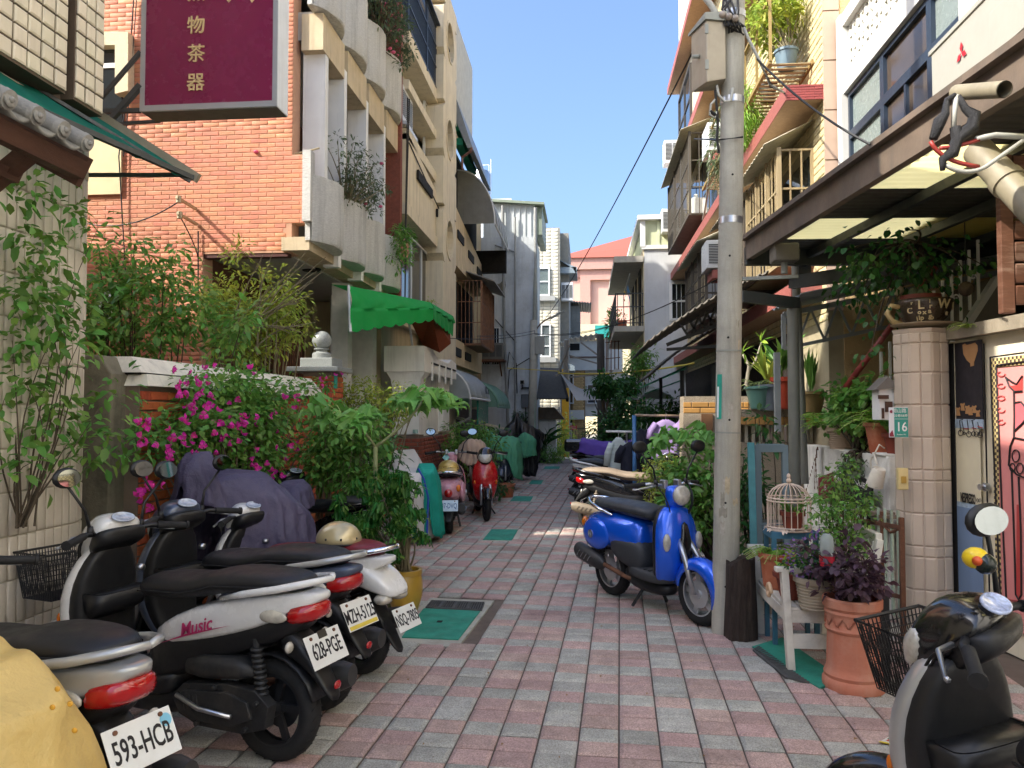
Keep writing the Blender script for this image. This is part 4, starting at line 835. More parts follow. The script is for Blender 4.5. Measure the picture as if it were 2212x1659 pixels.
b = MB();b.tube([PY(1222,785,yq+.5),PY(1224,735,yq+.5)],.09,8);b.tube([PY(1224,838,yq+.5),PY(1222,785,yq+.5)],.09,8)
for q in ((1255,740,1298,772),(1230,768,1290,785),(1205,808,1230,745),(1225,800,1200,812),(1230,815,1300,808)):b.bar(PY(q[0],q[1],yq+.3),PY(q[2],q[3],yq),.05)
b.build('frame_bar',mat('weathered_bar','#8e867a',.6,var=.2),t)
t = thing('scaffold','thin rusty scaffold poles beside the balcony house','scaffold')
b = MB();ysf = 22.5
for x in (1311,1320,1328,1336):b.bar(PY(x,960,ysf),PY(x,720,ysf),.03)
for y in (740,775,810,845):b.bar(PY(1308,y,ysf),PY(1340,y-3,ysf),.025);b.bar(PY(1311,y,ysf),PY(1311,y,ysf+1),.025)
b.build('scaffold_pole',mRust,t)
# white shade sail
t = thing('shade_sail','white stretched shade sail strung across the far alley','shade sail')
ys = 21;K = [PY(1208,802,ys+1),PY(1330,795,ys),PY(1462,862,ys-4),PY(1245,865,ys-2)]
def sf(u,v):
    a = K[0].lerp(K[1],u);c = K[3].lerp(K[2],u);p = a.lerp(c,v);return p-V((0,0,.55*math.sin(PI*u)*(1-v)**1.2+.12*math.sin(PI*v)*math.sin(PI*u)))
b = MB();b.grid(sf,24,12);b.build('sail_cloth',mat('sail_white','#dfe2e0',.8,var=.03,trans=.6),t,True)
b = MB();b.tube([K[0]+V((-1.5,0,.1)),K[0]],.012,5);b.tube(sag(PY(1206,806,ys),PY(1500,785,ys-4),.1),.02,5);b.build('rope',mat('yellow_rope','#c6b24a',.7),t)
# ================================================================ balcony house at the right end
t6 = thing('grey_balcony_house','grey and cream house with a metal top storey and a balcony with an iron rail','house')
yr = 20.0;rx0 = PY(1390,600,yr).x;zc = PY(1430,533,yr).z;zt = PY(1430,476,yr).z
mBGR = mat('lilac_grey_render','#c3c6c8',.85,var=.08,scale=1.2,bump=.2,dirt=.25,dcol='#7f7d7c',streak=.25)
mCream = mat('cream_render','#d3c39d',.85,var=.07,scale=2,bump=.15,streak=.3)
b = MB();bx(b,rx0+.02,12,yr,26,0,zc);b.build('end_wall',mBGR,t6)
b = MB();bx(b,rx0,rx0+.02,yr+.02,26,0,zc);b.build('side_wall',mCream,t6)
b = MB();ax = PX(1342,520,rx0)
b.hexa([(rx0,yr+.02,zc),(11,yr+.02,zc),(11,26,zc),(rx0,26,zc),(rx0,yr+.02,zt),(11,yr+.02,zt+.1),(11,26,zt+.1),(rx0,26,zt)])
mTop = mat('pale_green_cladding','#c2c7a4',.5,var=.05,streak=.15)
b.build('metal_storey',mTop,t6)
b = MB()
for k in range(22):bx(b,rx0+.05+k*.3,rx0+.12+k*.3,yr-.01,yr+.02,zc+.05,zt-.03)
for k in range(18):bx(b,rx0-.02,rx0,yr+.2+k*.32,yr+.27+k*.32,zc+.05,zt-.05)
b.build('cladding_rib',mTop,t6)
b = MB();b.hexa([(rx0-.15,yr-.15,zt),(11,yr-.15,zt+.1),(11,26.3,zt+.1),(rx0-.15,26.3,zt),(rx0-.15,yr-.15,zt+.12),(11,yr-.15,zt+.22),(11,26.3,zt+.22),(rx0-.15,26.3,zt+.12)]);bx(b,rx0-.08,rx0+.05,yr-.06,yr,zc,zt);bx(b,rx0-.05,10,yr-.05,yr,zc-.06,zc+.04);b.build('white_trim',mWhiteP,t6)
a,c = PY(1450,530,yr),PY(1480,496,yr);window(t6,(a.x,yr-.01,a.z),(1,0,0),.62,.62,1,1,mWhiteP,None,.05,.05,bars=5)
a = PY(1432,690,yr);window(t6,(PY(1446,690,yr).x,yr-.01,PY(1446,693,yr).z),(1,0,0),.7,1.0,1,2,mWhiteP,None,.05,.06,bars=6)
# roof slab over the balcony, balcony
sl = PX(1308,612,-.0) if 0 else None
zs = PY(1390,566,yr).z;zb = PY(1390,704,yr).z;xo_ = rx0-.75
b = MB();bx(b,xo_,rx0,yr-.02,25.6,zs,zs+.16);bx(b,xo_,rx0,yr-.02,25.6,zb-.14,zb);b.build('concrete_slab',mat('pale_slab','#b2aea2',.85,var=.1,streak=.4),t6)
b = MB(); 
for k in range(40):y = yr+.02+k*5.4/39;b.bar((xo_+.04,y,zb),(xo_+.04,y,zb+.85),.02)
for z in (zb+.08,zb+.5,zb+.85):b.bar((xo_+.04,yr,z),(xo_+.04,yr+5.45,z),.03);b.bar((xo_+.04,yr,z),(rx0,yr,z),.025)
for k in range(5):x = xo_+.08+k*.16;b.bar((x,yr,zb),(x,yr,zb+.85),.02)
b.build('balcony_rail',mDarkSteel,t6)
b = MB()
for y0,y1,z0,z1 in ((20.9,21.7,zb,zb+1.75),(22.6,23.1,zb+.8,zb+1.7),(23.8,24.8,zb,zb+1.7)):bx(b,rx0-.02,rx0,y0,y1,z0,z1)
for y0,y1 in ((20.8,21.6),(23.2,24.6)):bx(b,rx0-.02,rx0,y0,y1,1.0,2.3)
b.build('door_opening',mDark,t6)
t = thing('hanging_laundry','blue and white laundry hanging on the far balcony','laundry')
for k,(y,cc,ln) in enumerate(((20.3,'#3f8fcb',.7),(20.6,'#5aa0d8',.8),(20.9,'#b8bcc8',.6),(22.3,'#d8b23a',.35))):
    b = MB();b.grid(lambda u,v,y=y,ln=ln:V((rx0-.35+.03*math.sin(v*9+y),y+u*.25,zb+1.35-v*ln)),4,6);b.build('garment',mat('laundry_%d' % k,cc,.9,trans=.2),t,True)
b = MB();b.tube([(rx0-.35,20,zb+1.36),(rx0-.35,23,zb+1.36)],.012,5);b.build('line',mAlu,t)
t = thing('balcony_planter','long terracotta planter with dry plants on the far balcony','planter')
b = MB();bx(b,xo_+.1,xo_+.32,20.1,20.9,zb+.01,zb+.17);b.build('trough',mat('terracotta','#a2563a',.8,var=.1),t)
P_,D_ = blob_points(160,(xo_+.2,20.8,zb+.28),(.15,.5,.2));leaves('foliage',P_,D_,.07,.03,mat('dry_leaf','#8a7c52',.8,rand=.2,trans=.2),t)
P_,D_ = blob_points(400,(xo_+.15,24.6,zb+.5),(.25,.8,.55));t = thing('balcony_plants','green potted plants at the far end of the balcony','plant');leaves('foliage',P_,D_,.12,.05,mat('leaf_mid','#3f6a26',.6,rand=.25,hue=.02,trans=.3),t)
b = MB();b.tube([(xo_+.15,24.6,zb),(xo_+.15,24.6,zb+.5)],.03,6);b.build('stem',mTwig,t)
# wires
def wire(pts,lab,r=.012,m=None):
    b = MB();b.tube(pts,r,5);tag(b.build('overhead_wire',m or mCable),lab,'wire')
wire(sag(PY(1160,708,23.3),PY(1505,95,5.9),.25,24),'black overhead wire rising from the far pole to the near pole against the sky',.007)
wire(sag(PY(940,728,15),PY(1155,720,23.3),.1)+sag(PY(1155,720,23.3),PY(1552,602,12),.35),'black cable slung across the alley past the far pole',.009)
wire(sag(PY(1030,726,18),PY(1155,714,23.3),.05)+sag(PY(1155,722,23.3),PY(1480,640,19.5),.3),'thinner cable from the far pole to the lilac grey wall',.008)
# ================================================================ RIGHT: cream tiled house with red ledges
mCreamT = mat('cream_long_tile','#cbbd92',.5,var=.06,rand=.08,scale=8,streak=.2,dcol='#8a6a3a')
mRedM = mat('red_mosaic','#95564e',.6,var=.1,scale=20,bump=.4,bscale=140)
mRedTile = mat('red_ledge_tile','#8d3f3c',.55,var=.1,rand=.12)
mBrownM = mat('brown_mosaic_soffit','#a5876a',.75,var=.12,scale=24,bump=.5,bscale=150)
mStucco = mat('beige_stucco','#c3a677',.9,var=.1,scale=3,bump=.6,bscale=45,streak=.2)
tc = thing('cream_tiled_house','tall cream tiled house with red mosaic ledges along the right of the alley','house')
FX,FY0,FY1 = 2.6,8.55,20.0
b = MB();bx(b,FX+.012,12,FY0+.012,19.98,0,12.5);b.build('wall',[mat('cream_grout','#a3987c',.9)],tc)
b = MB();bx(b,FX+.17,12,FY0,FY0+.012,0,12.5);b.build('stucco_end_wall',mStucco,tc)
b = MB()
for k in range(12):bx(b,FX-.005,FX+.165,FY0-.012,FY0+.012,2.7+k*.55,3.235+k*.55)
b.build('corner_tile',mat('pinkish_corner_tile','#b39a86',.6,var=.06),tc,kind='stuff')
def cmask(u,v):
    y = FY0+u;z = 2.6+v
    if 9.0 < y < 11.6 and 3.1 < z < 4.7:return False
    if 13.8 < y < 16.6 and 3.1 < z < 4.7:return False
    return True
sp = courses((FX+.012,FY1-.02,2.6),(0,-1,0),(0,0,1),FY1-FY0-.02,9.8,.25,.085,.012,near=lambda p:p.y+.6*max(0,p.z-4.6)+(6 if p.z < 3.4 else 0),mask=lambda u,v:cmask(FY1-.02-FY0-u,v))
place_tiles(tc,sp,mCreamT,'wall_tile',.012,290)
for k,(z,xe,y0,y1) in enumerate(((5.02,2.19,8.55,20.0),(7.55,2.19,8.55,20.05),(9.9,2.15,8.55,20.1),(2.85,2.25,8.7,20.0))):
    b = MB();bx(b,xe+.012,FX+.012,y0+.012,y1,z+.004,z+.17);f = b.build('ledge',[mRedM],tc)
    b = MB();bx(b,xe+.012,FX+.01,y0+.012,y1,z,z+.004);b.build('ledge_soffit',mBrownM,f)
    if k == 0:
        sp = courses((xe,y0+.012,z),(1,0,0),(0,0,1),FX+.15-xe,.172,.105,.0285,.004);place_tiles(f,sp,mRedTile,'ledge_tile',.01,60)
    b = MB();bx(b,xe,xe+.012,y0,y1,z,z+.172);b.build('ledge_face',mRedM,f)
# projecting bays at the far end of the upper floors
b = MB();bx(b,2.45,FX+.3,17.2,20.0,7.75,9.9);bx(b,2.45,FX+.3,17.2,20,10.1,12.4);b.build('far_bay',mat('pale_cream','#cfc8b2',.7,var=.06),tc)
window(tc,(2.44,19.8,8.1),(0,-1,0),2.2,1.5,2,2,mat('dark_frame','#3a3632',.5),None,.05,.06)
# caged windows with corrugated hoods
mCageT = mat('tan_cage','#9a8a68',.5,var=.12,streak=.4,dcol='#6a4630');mCageD = mat('dark_cage','#4f4a40',.6,var=.15,streak=.4,dcol='#6a4630')
mHood = mat('pale_hood','#b4ae98',.6,var=.1,streak=.45,dcol='#6a5a40')
def caged(y0,y1,z0,z1,xo,lab,m,hood=True,grp='caged windows on the cream house'):
    t = thing('window_cage',lab,'window cage',(FX,y0,z0),group=grp)
    L = y1-y0;H = z1-z0;xo = xo-FX
    b = MB();b.box((-.02,.1,.05),(.02,L-.1,H-.05));b.build('dark_window',mGlass,t)
    b = MB()
    for k in range(5):b.bar((0,L*k/4,0),(0,L*k/4,H),.05)
    b.bar((0,0,H*.5),(0,L,H*.5),.05);b.build('window_frame',m,t)
    b = MB();n = int(L/.16)
    for k in range(n+1):b.bar((xo,L*k/n,0),(xo,L*k/n,H),.016)
    for z in (0,H*.33,H*.66,H):b.bar((xo,0,z),(xo,L,z),.022);b.bar((xo,0,z),(0,0,z),.022);b.bar((xo,L,z),(0,L,z),.02)
    for k in range(1,3):b.bar((xo*k/3,0,0),(xo*k/3,0,H),.016)
    b.build('grille',m,t,kind='stuff')
    b = MB()
    for y in (0,L*.33,L*.66,L):b.bar((xo,y,-.03),(xo,y,H+.03),.05)
    b.bar((xo,0,0),(xo,L,0),.05);b.box((xo,0,-.03),(0,L,-.01));b.build('cage_post',m,t)
    if hood:
        b = MB();nn = int(L/.06)
        b.grid(lambda u,v:V((.02+(xo-.2)*v,-.1+(L+.2)*u,H+.32-.28*v+.012*math.sin(u*nn*PI*1.0))),nn*4,2);b.build('corrugated_hood',mHood,t,True,solid=.008)
    return t
caged(9.0,10.7,3.3,4.62,2.22,'tan steel window cage under a corrugated hood on the near end of the cream house',mCageT)
caged(10.8,12.6,3.3,4.5,2.2,'dark window cage under a hood between the tan cage and the near pole',mCageD)
caged(13.9,16.6,3.3,4.6,2.15,'dark steel window cage behind the near pole, under the lower ledge',mCageD)
caged(15.2,19.0,5.5,7.1,2.05,'rusty window cage with a plastic jug on the middle floor, past the near pole',mCageD)
t = thing('plastic_jug','white plastic jug sitting in the middle floor window cage','jug');p = PY(1521,428,15.4)
b = MB();b.box((2.1,15.3,5.52),(2.4,15.6,5.85));b.tube([(2.2,15.45,5.85),(2.2,15.45,5.95)],.05,8);b.build('jug_body',mat('milky_plastic','#dadedb',.4,alpha=.9),t,bevel=.05)
for lab,y,z,m in (('white window air conditioner left of the near pole, on a red tiled shelf',13.0,6.0,mAlu),('white window air conditioner beside the near pole at the lower ledge',13.2,4.05,mAlu)):
    t = thing('air_conditioner',lab,'air conditioner',group='air conditioners on the walls')
    ac_unit(t,(2.05,y,z),(1,0,0),.6,.48,.6,m)
    b = MB();bx(b,2.15,FX,y+.02,y+.6,z-.16,z-.02);b.build('tiled_shelf',mRedM,t)
b = MB();b.tube(bez((2.1,13.05,6.0),(2.05,12.9,5.2),(2.25,14.9,5.3)),.02,6);b.tube(bez((2.25,12.9,6.0),(2.3,12.7,5.6),(2.5,12.9,6.0)),.015,6)
tag(b.build('drain_hose',mat('grey_hose','#a5a59c',.5)),'pale drain hose looping below the white air conditioner','hose')
for k,(y,z,xw) in enumerate(((19.5,7.9,2.1),(19.7,6.2,2.05))):
    t = thing('air_conditioner',('pale air conditioner at the far corner under the upper ledge','pale air conditioner at the far corner beside the middle ledge')[k],'air conditioner',group='air conditioners on the walls')
    ac_unit(t,(xw-.1,y,z),(1,0,0),.6,.6,.4)
# slatted plant shelf
t = thing('plant_shelf','slatted steel plant shelf projecting above the near red ledge','shelf')
b = MB();zsf = 5.62
b.bar((2.12,8.9,zsf),(2.12,14,zsf),.04,.05);b.bar((FX,8.9,zsf-.02),(FX,14,zsf-.02),.04,.05)
for y in (8.9,9.6,10.3,11.0,12):b.bar((2.12,y,zsf),(2.12,y,zsf+.75),.03);b.bar((2.12,8.9,zsf+.75),(2.12,14,zsf+.75),.03) if y == 8.9 else None
b.bar((2.12,8.9,zsf+.75),(FX,8.9,zsf+.75),.03);b.build('shelf_frame',mat('mustard_steel','#8f7a48',.6,var=.15,streak=.5,dcol='#6a3a20'),t)
for k in range(44):b = MB();b.bar((2.12,8.96+k*.115,zsf-.02),(FX,8.96+k*.115,zsf-.02),.05,.012);b.build('slat',mCageT,t)
for k,(y,r_,lab) in enumerate(((9.15,.13,'blue grey flower pot on the near end of the slatted plant shelf'),(10.1,.12,'dark flower pot half hidden by grass on the slatted plant shelf'))):
    o = MB();o.lathe([(r_*.75,0),(r_,.2),(r_*1.08,.2),(r_*1.08,.23),(r_*.9,.22)],18,(2.36,y,zsf));tag(o.build('flower_pot',mat('blue_grey_pot' if not k else 'dark_pot','#5f7480' if not k else '#2a2a28',.5),None,'auto'),lab,'flower pot')
# ================================================================ white house over number 16
tw = thing('white_house','white upper house with a pierced block screen and dark framed windows','house')
WX2 = 2.86;mSid = mat('beige_siding','#9c9282',.6,var=.06,streak=.2)
b = MB();bx(b,WX2,12,2.0,8.5,3.25,3.6);bx(b,WX2+.1,12,5.75,8.45,3.6,6.2);bx(b,WX2,12,-13.0,5.75,3.6,8.5);bx(b,3.3,12,-13,2,0,3.6);bx(b,WX2+.1,12,2,8.5,6.2,8.5);bx(b,4.6,12,1,8.5,0,3.25);b.build('wall',mWhite,tw)  # unseen run behind the camera, added to bounce sunlight into the near left
b = MB();bx(b,WX2-.14,WX2+.1,8.36,8.5,3.3,5.86);bx(b,WX2-.12,WX2+.1,5.76,8.36,4.99,5.21);bx(b,WX2-.12,WX2+.1,5.4,8.36,5.72,5.86);bx(b,WX2-.12,WX2+.1,5.66,5.84,3.6,5.0);bx(b,WX2-.1,WX2+.02,4.95,5.06,3.6,8);b.build('white_frame',mat('white_frame_paint','#c2c1bb',.6,var=.05,streak=.2),tw)
sp = courses((WX2-.002,5.66,3.62),(0,-1,0),(0,0,1),2.6,2.6,.3,.095,.007,shift=.5);place_tiles(tw,sp,mSid,'siding_tile',.01,120)
# pierced blocks
me_b = None
for i in range(11):
    for j in range(2):
        b = MB();s = .235;y1 = 8.34-i*.237;z0 = 5.22+j*.25;T = .035
        def q(a0,a1,c0,c1):bx(b,WX2-.06,WX2+.06,y1-a1*s,y1-a0*s,z0+c0*.25,z0+c1*.25)
        q(0,1,0,.1);q(0,1,.9,1);q(0,.1,.1,.9);q(.9,1,.1,.9);q(.42,.58,.1,.9);q(.1,.42,.42,.58);q(.58,.9,.42,.58)
        q(.1,.25,.58,.72);q(.75,.9,.28,.42);q(.25,.42,.12,.26);q(.58,.75,.74,.9)
        if me_b is None:b.v = [v-V((WX2,y1,z0)) for v in b.v];o = b.build('screen_block',mat('white_block','#d4d2c8',.75,var=.08,dirt=.4,dcol='#77705f'),tw);me_b = o.data
        else:o = link('screen_block',me_b,tw)
        o.location = (WX2,y1,z0)
b = MB();bx(b,WX2+.09,WX2+.11,5.76,8.36,5.22,5.72);b.build('screen_backing',mat('shade_wall','#8f8a80',.9),tw)
mBlueFr = mat('blue_black_frame','#2a3544',.4,var=.08)
mFrost = mat('frosted_glass','#7f8a86',.25,var=.06,bump=.2,bscale=300);mBrownGl = mat('brown_glass','#4b4036',.12,var=.1)
wz0,wz1,wzm = 3.62,4.98,4.52;cols = [8.34,7.42,6.42,5.84]
for i in range(3):
    y1,y0 = cols[i],cols[i+1]
    for (za,zb_,up) in ((wzm,wz1,1),(wz0,wzm,0)):
        fm = window(tw,(WX2-.02,y1,za),(0,-1,0),y1-y0,zb_-za,1 if up or i != 1 else 2,1,mBlueFr,mFrost if (up and i != 1) or (not up and i == 0) else mBrownGl,.06,.045)
# outdoor air conditioning unit
t = thing('outdoor_ac_unit','large cream outdoor air conditioning unit with a red three diamond emblem above the canopy','air conditioner')
a0,a1 = V((2.28,4.0,3.42)),V((2.8,5.25,3.98));b = MB();b.box(a0,a1);b.build('casing',mat('cream_casing','#a3a196',.45,var=.03),t,bevel=.02)
b = MB();b.box((a0.x-.01,a0.y-.01,a1.z-.02),(a1.x,a1.y+.01,a1.z+.01));b.box((a0.x-.006,a0.y+.15,3.6),(a0.x,a0.y+.5,3.85));b.build('lid',mat('cream_casing','#a3a196'),t,bevel=.006)
mRedE = mat('emblem_red','#c01f2a',.4);e = V((a0.x-.008,4.82,3.78));b = MB()
for k in range(3):
    an = PI/2+k*2*PI/3;d = V((0,math.cos(an),math.sin(an)));s_ = V((0,-d.z,d.y));b.add([e,e+d*.035+s_*.02,e+d*.07,e+d*.035-s_*.02],[(0,1,2,3)])
b.build('emblem',mRedE,t,fix=False)
# ================================================================ canopy of number 16
CA,CB = V((2.06,3.3,3.2)),V((1.57,7.7,3.2));cd = (CB-CA).normalized();cn = V((cd.y,-cd.x,0))
tcn = thing('courtyard_canopy','brown edged flat canopy with translucent roof strips over the courtyard of number 16','canopy')
b = MB();b0 = CA-cd*2
mFas = mat('brown_fascia','#66594d',.6,var=.3,scale=3,streak=.85,dcol='#4a4a46',bump=.1)
b.hexa([b0+V((0,0,-.1)),CB+V((0,0,-.1)),CB+cn*.06+V((0,0,-.1)),b0+cn*.06+V((0,0,-.1)),b0+V((0,0,.09)),CB+V((0,0,.09)),CB+cn*.06+V((0,0,.09)),b0+cn*.06+V((0,0,.09))])
b.hexa([b0+cn*-.05+V((0,0,.09)),CB-cn*.05+V((0,0,.09)),CB+cn*.1+V((0,0,.09)),b0+cn*.1+V((0,0,.09)),b0-cn*.05+V((0,0,.13)),CB-cn*.05+V((0,0,.13)),CB+cn*.1+V((0,0,.13)),b0+cn*.1+V((0,0,.13))])
b.build('fascia',mFas,tcn)
mOpq = mat('dark_roof_sheet','#4d4b42',.6,var=.1);mTrl = mat('yellow_translucent_sheet','#efe3a2',.5,var=.04,scale=2,trans=.85)
L = (CB-b0).length;s = 0;strips = [(0,.35,0),(.35,1.15,1),(1.15,1.75,0),(1.75,2.6,1),(2.6,3.45,0),(3.45,4.35,1),(4.35,5.2,0),(5.2,5.95,1),(5.95,L,0)]
for a_,c_,tr in strips:
    b = MB();n = max(2,int((c_-a_)/.05))
    b.grid(lambda u,v:b0+cd*(a_+(c_-a_)*u)+cn*(.05+v*2.6)+V((0,0,.0+v*.03+.006*math.sin(u*n*PI))),n*2,2);b.build('roof_sheet',mTrl if tr else mOpq,tcn,True)
b = MB()
for w_ in (.62,1.25,1.9):b.bar(b0+cn*w_+V((0,0,-.05)),CB+cn*w_+V((0,0,-.05)),.05,.07)
b.bar(CB+V((0,0,-.06)),CB+cn*2.6+V((0,0,-.06)),.07,.18);b.build('roof_beam',mDarkSteel,tcn)
mPost = mat('grey_post','#74746a',.5,var=.1,streak=.3,dcol='#5a4630')
pp = PY(1714,800,7.35);b = MB();b.tube([(pp.x,pp.y,.0),(pp.x,pp.y,2.62)],.052,14);b.build('post',mPost,tcn,'auto')
b = MB();q = PY(1748,800,7.9);b.tube([(q.x-.06,q.y,.9),(q.x-.12,q.y,3.1)],.042,12);b.build('post',mPost,tcn,'auto')
b = MB();b.bar(PY(1600,640,6.9),PY(1722,655,7.35),.06,.1);b.bar(PY(1710,610,7.6),PY(1960,575,6.4),.07,.12);b.bar(PY(1735,600,7.9),PY(1735,560,7.9),.12);b.build('tie_bar',mDarkSteel,tcn)
# back truss roof
t = thing('truss_roof','corrugated back roof on light steel trusses behind the courtyard posts','roof')
T0,T1 = V((2.0,8.0,2.6)),V((4.4,8.0,3.05));b = MB()
b.bar(T0,T1,.04,.05);b.bar(T0-V((0,0,.35)),T1-V((0,0,.3)),.035)
for k in range(9):a,c = T0.lerp(T1,k/9),T0.lerp(T1,(k+1)/9);b.bar(a,(a+c)/2-V((0,0,.34)),.02);b.bar((a+c)/2-V((0,0,.34)),c,.02)
b.bar(T0-V((0,0,.35)),T0,.04);b.bar(T0+V((.05,.5,-.35)),T0+V((.05,.5,-1.2)),.06);b.build('truss',mat('grey_truss','#8c9190',.45,var=.1),t)
b = MB();b.grid(lambda u,v:T0.lerp(T1,u)+V((0,-.7+v*1.2,.1+.012*math.sin(v*40))),2,60);b.build('corrugated_sheet',mat('grey_tin','#7d8284'),t,True,solid=.01)
# corrugated gable sheets over the next garden
t = thing('corrugated_lean_to','dark corrugated lean-to roofs with a bright scalloped edge beyond the near pole','roof')
mCor = mat('dark_lean_to_sheet','#5a554b',.7,var=.15,streak=.3)
def lean(p0,p1,dep,bow,n):
    b = MB()
    def f(u,v):p = V(p0).lerp(V(p1),u);return p+V((0,dep*v,bow*math.sin(PI*u)+.03*max(0,math.sin(u*n*2*PI))))
    b.grid(f,n*6,3);return b.build('roof_sheet',mCor,t,True,solid=.012)
lean(PY(1398,741,10.3),PY(1740,560,9.2),3.2,.12,22);lean(PY(1405,812,12.8),PY(1560,700,12.8),3.0,.06,14)
for a,c in ((PY(1393,835,16),PY(1480,795,15)),(PY(1398,850,17.5),PY(1475,822,17))):
    b = MB();b.slab([a,c,c+V((.3,2.2,.1)),a+V((0,2.2,0))],(0,0,.03));b.build('green_sheet',mat('green_translucent','#6fb79a',.4,trans=.5),t)
b = MB()
for k in range(6):a = PY(1470+k*18,700-k*9,10.8);b.bar(a,a+V((.12,0,-.2)),.03);b.bar(a+V((.12,0,-.2)),a+V((.24,0,.08)),.03)
b.bar(PY(1440,745,10.8),PY(1580,690,10.8),.05);b.bar(PY(1440,755,10.8),PY(1590,745,10.8),.04)
b.build('roof_frame',mDarkSteel,t)
for px,yy in ((1427,15.5),(1473,12.9),(1541,11.5)):p = PY(px,800,yy);b = MB();b.bar((p.x,yy,0),(p.x,yy,2.3),.06);b.build('roof_post',mDarkSteel,t)
t = thing('ground_floor_front','deep shaded ground floor front of the cream house behind its garden wall','shop front')
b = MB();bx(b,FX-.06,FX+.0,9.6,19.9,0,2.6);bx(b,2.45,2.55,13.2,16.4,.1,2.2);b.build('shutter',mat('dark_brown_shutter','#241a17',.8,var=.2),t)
# ================================================================ garden wall of the cream house
mPeb = mat('pebble_dash','#9a8d79',.95,var=.1,speck=.5,scale=20,bump=.9,bscale=220)
mTanT = mat('ochre_tile','#a3793f',.5,var=.08,rand=.12,scale=6,streak=.2)
t = thing('pebble_wall','pebble dashed garden wall with ochre tile bands behind the blue scooter','wall')
gy = 9.3;gx0,gx1,gx2 = PY(1476,900,gy).x,PY(1562,900,gy).x,PY(1745,900,gy).x;zt_,zm_ = PY(1500,856,gy).z,PY(1500,893,gy).z
b = MB();bx(b,gx0,gx1+.5,gy,gy+.4,0,zm_);bx(b,gx0+.01,gx1+.5,gy+.01,gy+.39,zm_,zt_);z2,z3 = PY(1650,884,gy-.3).z,PY(1650,918,gy-.3).z;bx(b,gx1,gx2+.4,gy-.29,gy-.01,z3,z2);bx(b,gx1-.02,gx2+.4,gy-.2,gy-.02,0,PY(1650,955,gy).z);b.build('wall_core',mPeb,t)
sp = courses((gx0,gy+.01,zm_),(1,0,0),(0,0,1),gx1+.3-gx0,zt_-zm_,.2,.068,.008)+courses((gx1,gy-.29,z3),(1,0,0),(0,0,1),gx2+.3-gx1,z2-z3,.105,.095,.006,shift=0)
place_tiles(t,sp,mTanT,'ochre_tile',.012,120)
b = MB()
for k in range(13):x = gx1+.05+k*(gx2-gx1)/12;bx(b,x,x+.035,gy-.18,gy-.12,PY(1650,955,gy).z,z3)
b.build('baluster',mat('pale_baluster','#b8b09a',.7,var=.1),t,kind='stuff')
b = MB();p = PY(1515,925,gy-.01);bx(b,p.x-.0,p.x+.13,gy-.03,gy,p.z-.05,p.z+.17);b.build('letter_slot',mat('brown_box','#6b4a2e',.5),t)
# ================================================================ white wall with planters, door wall
tw2 = thing('white_wall','peeling white garden wall carrying plant pots left of the tiled pillar','wall')
b = MB();wpx = 2.34;bx(b,wpx,wpx+.16,6.25,8.6,0,1.26);bx(b,wpx-.02,wpx+.2,6.3,6.55,1.26,1.28);b.build('wall',mat('peeling_white','#e2dfd4',.85,var=.08,scale=4,bump=.5,bscale=30,dirt=.55,dcol='#8b8578',streak=.4),tw2,bevel=.015)
oc = PY(1991,900,6.12);mPil = mat('pinkish_tile','#c3b3a0',.45,var=.05,rand=.05,streak=.15)
t = thing('tiled_pillar','eight sided gate pillar clad in tall pinkish beige tiles','pillar')
Rp = .185;zt6 = 2.2;b = MB();b.lathe([(Rp/math.cos(PI/8)-.012,0),(Rp/math.cos(PI/8)-.012,zt6)],8,(oc.x,oc.y,0));b.build('pillar_core',mat('pale_grout','#c9b6a6',.9),t).rotation_euler = (0,0,0)
sp = []
for k in range(8):
    a = (k+.5)*PI/4;n = V((math.cos(a),math.sin(a),0));u = V((-n.y,n.x,0));fw = 2*Rp*math.tan(PI/8)
    for (z,h) in ((0,.3),(.3,.24),(.54,.08),(.62,.24),(.86,.24),(1.1,.08),(1.18,.24),(1.42,.24),(1.66,.24),(1.9,.22),(2.12,.08)):
        for q in (0,1):
            w_ = fw/2;c = V((oc.x,oc.y,0))+n*(Rp-.012)+u*(w_*(q-.5));cols_ = 1 if h > .1 else 1
            sp.append((Matrix(((u.x,0,n.x,c.x),(u.y,0,n.y,c.y),(0,1,0,z+h/2),(0,0,0,1))),w_-.006,h-.007))
place_tiles(t,sp,mPil,'pillar_tile',.012,176)
b = MB();b.lathe([(Rp+.01,zt6),(Rp+.02,zt6+.03),(0.01,zt6+.035)],8,(oc.x,oc.y,0));b.build('pillar_cap',mPil,t)
# door wall: plane through two sight lines
DA = math.radians(5.94);D0 = V((oc.x+.19,oc.y-.12,0));DD = V((math.sin(DA),-math.cos(DA),0));DN = V((-DD.y,DD.x,0))*-1
if DN.x > 0:DN = -DN
def PW(px,py,off=0):
    r = ray(px,py);o = D0+DN*off;t_ = (o-V((0,0,EYE))).dot(DN)/r.dot(DN);return V((0,0,EYE))+r*t_
t = thing('painted_door_wall','cream wall with a painted black, cream and blue door and a pink mural','wall')
b = MB();E0,E1 = D0+DD*-.02,D0+DD*2.6;b.slab([E0-DN*.02,E1-DN*.02,E1-DN*.22,E0-DN*.22],(0,0,2.16));b.build('wall',mat('cream_wall_paint','#e4dabf',.7,var=.05,scale=2,streak=.25,dcol='#9a8c70'),t)
b = MB();b.slab([E0+DN*.07,E1+DN*.07,E1-DN*.3,E0-DN*.3],(0,0,.09));o = b.build('coping',mat('weathered_coping','#8f8574',.85,var=.15,bump=.3,streak=.4),t);o.location = (0,0,2.14)
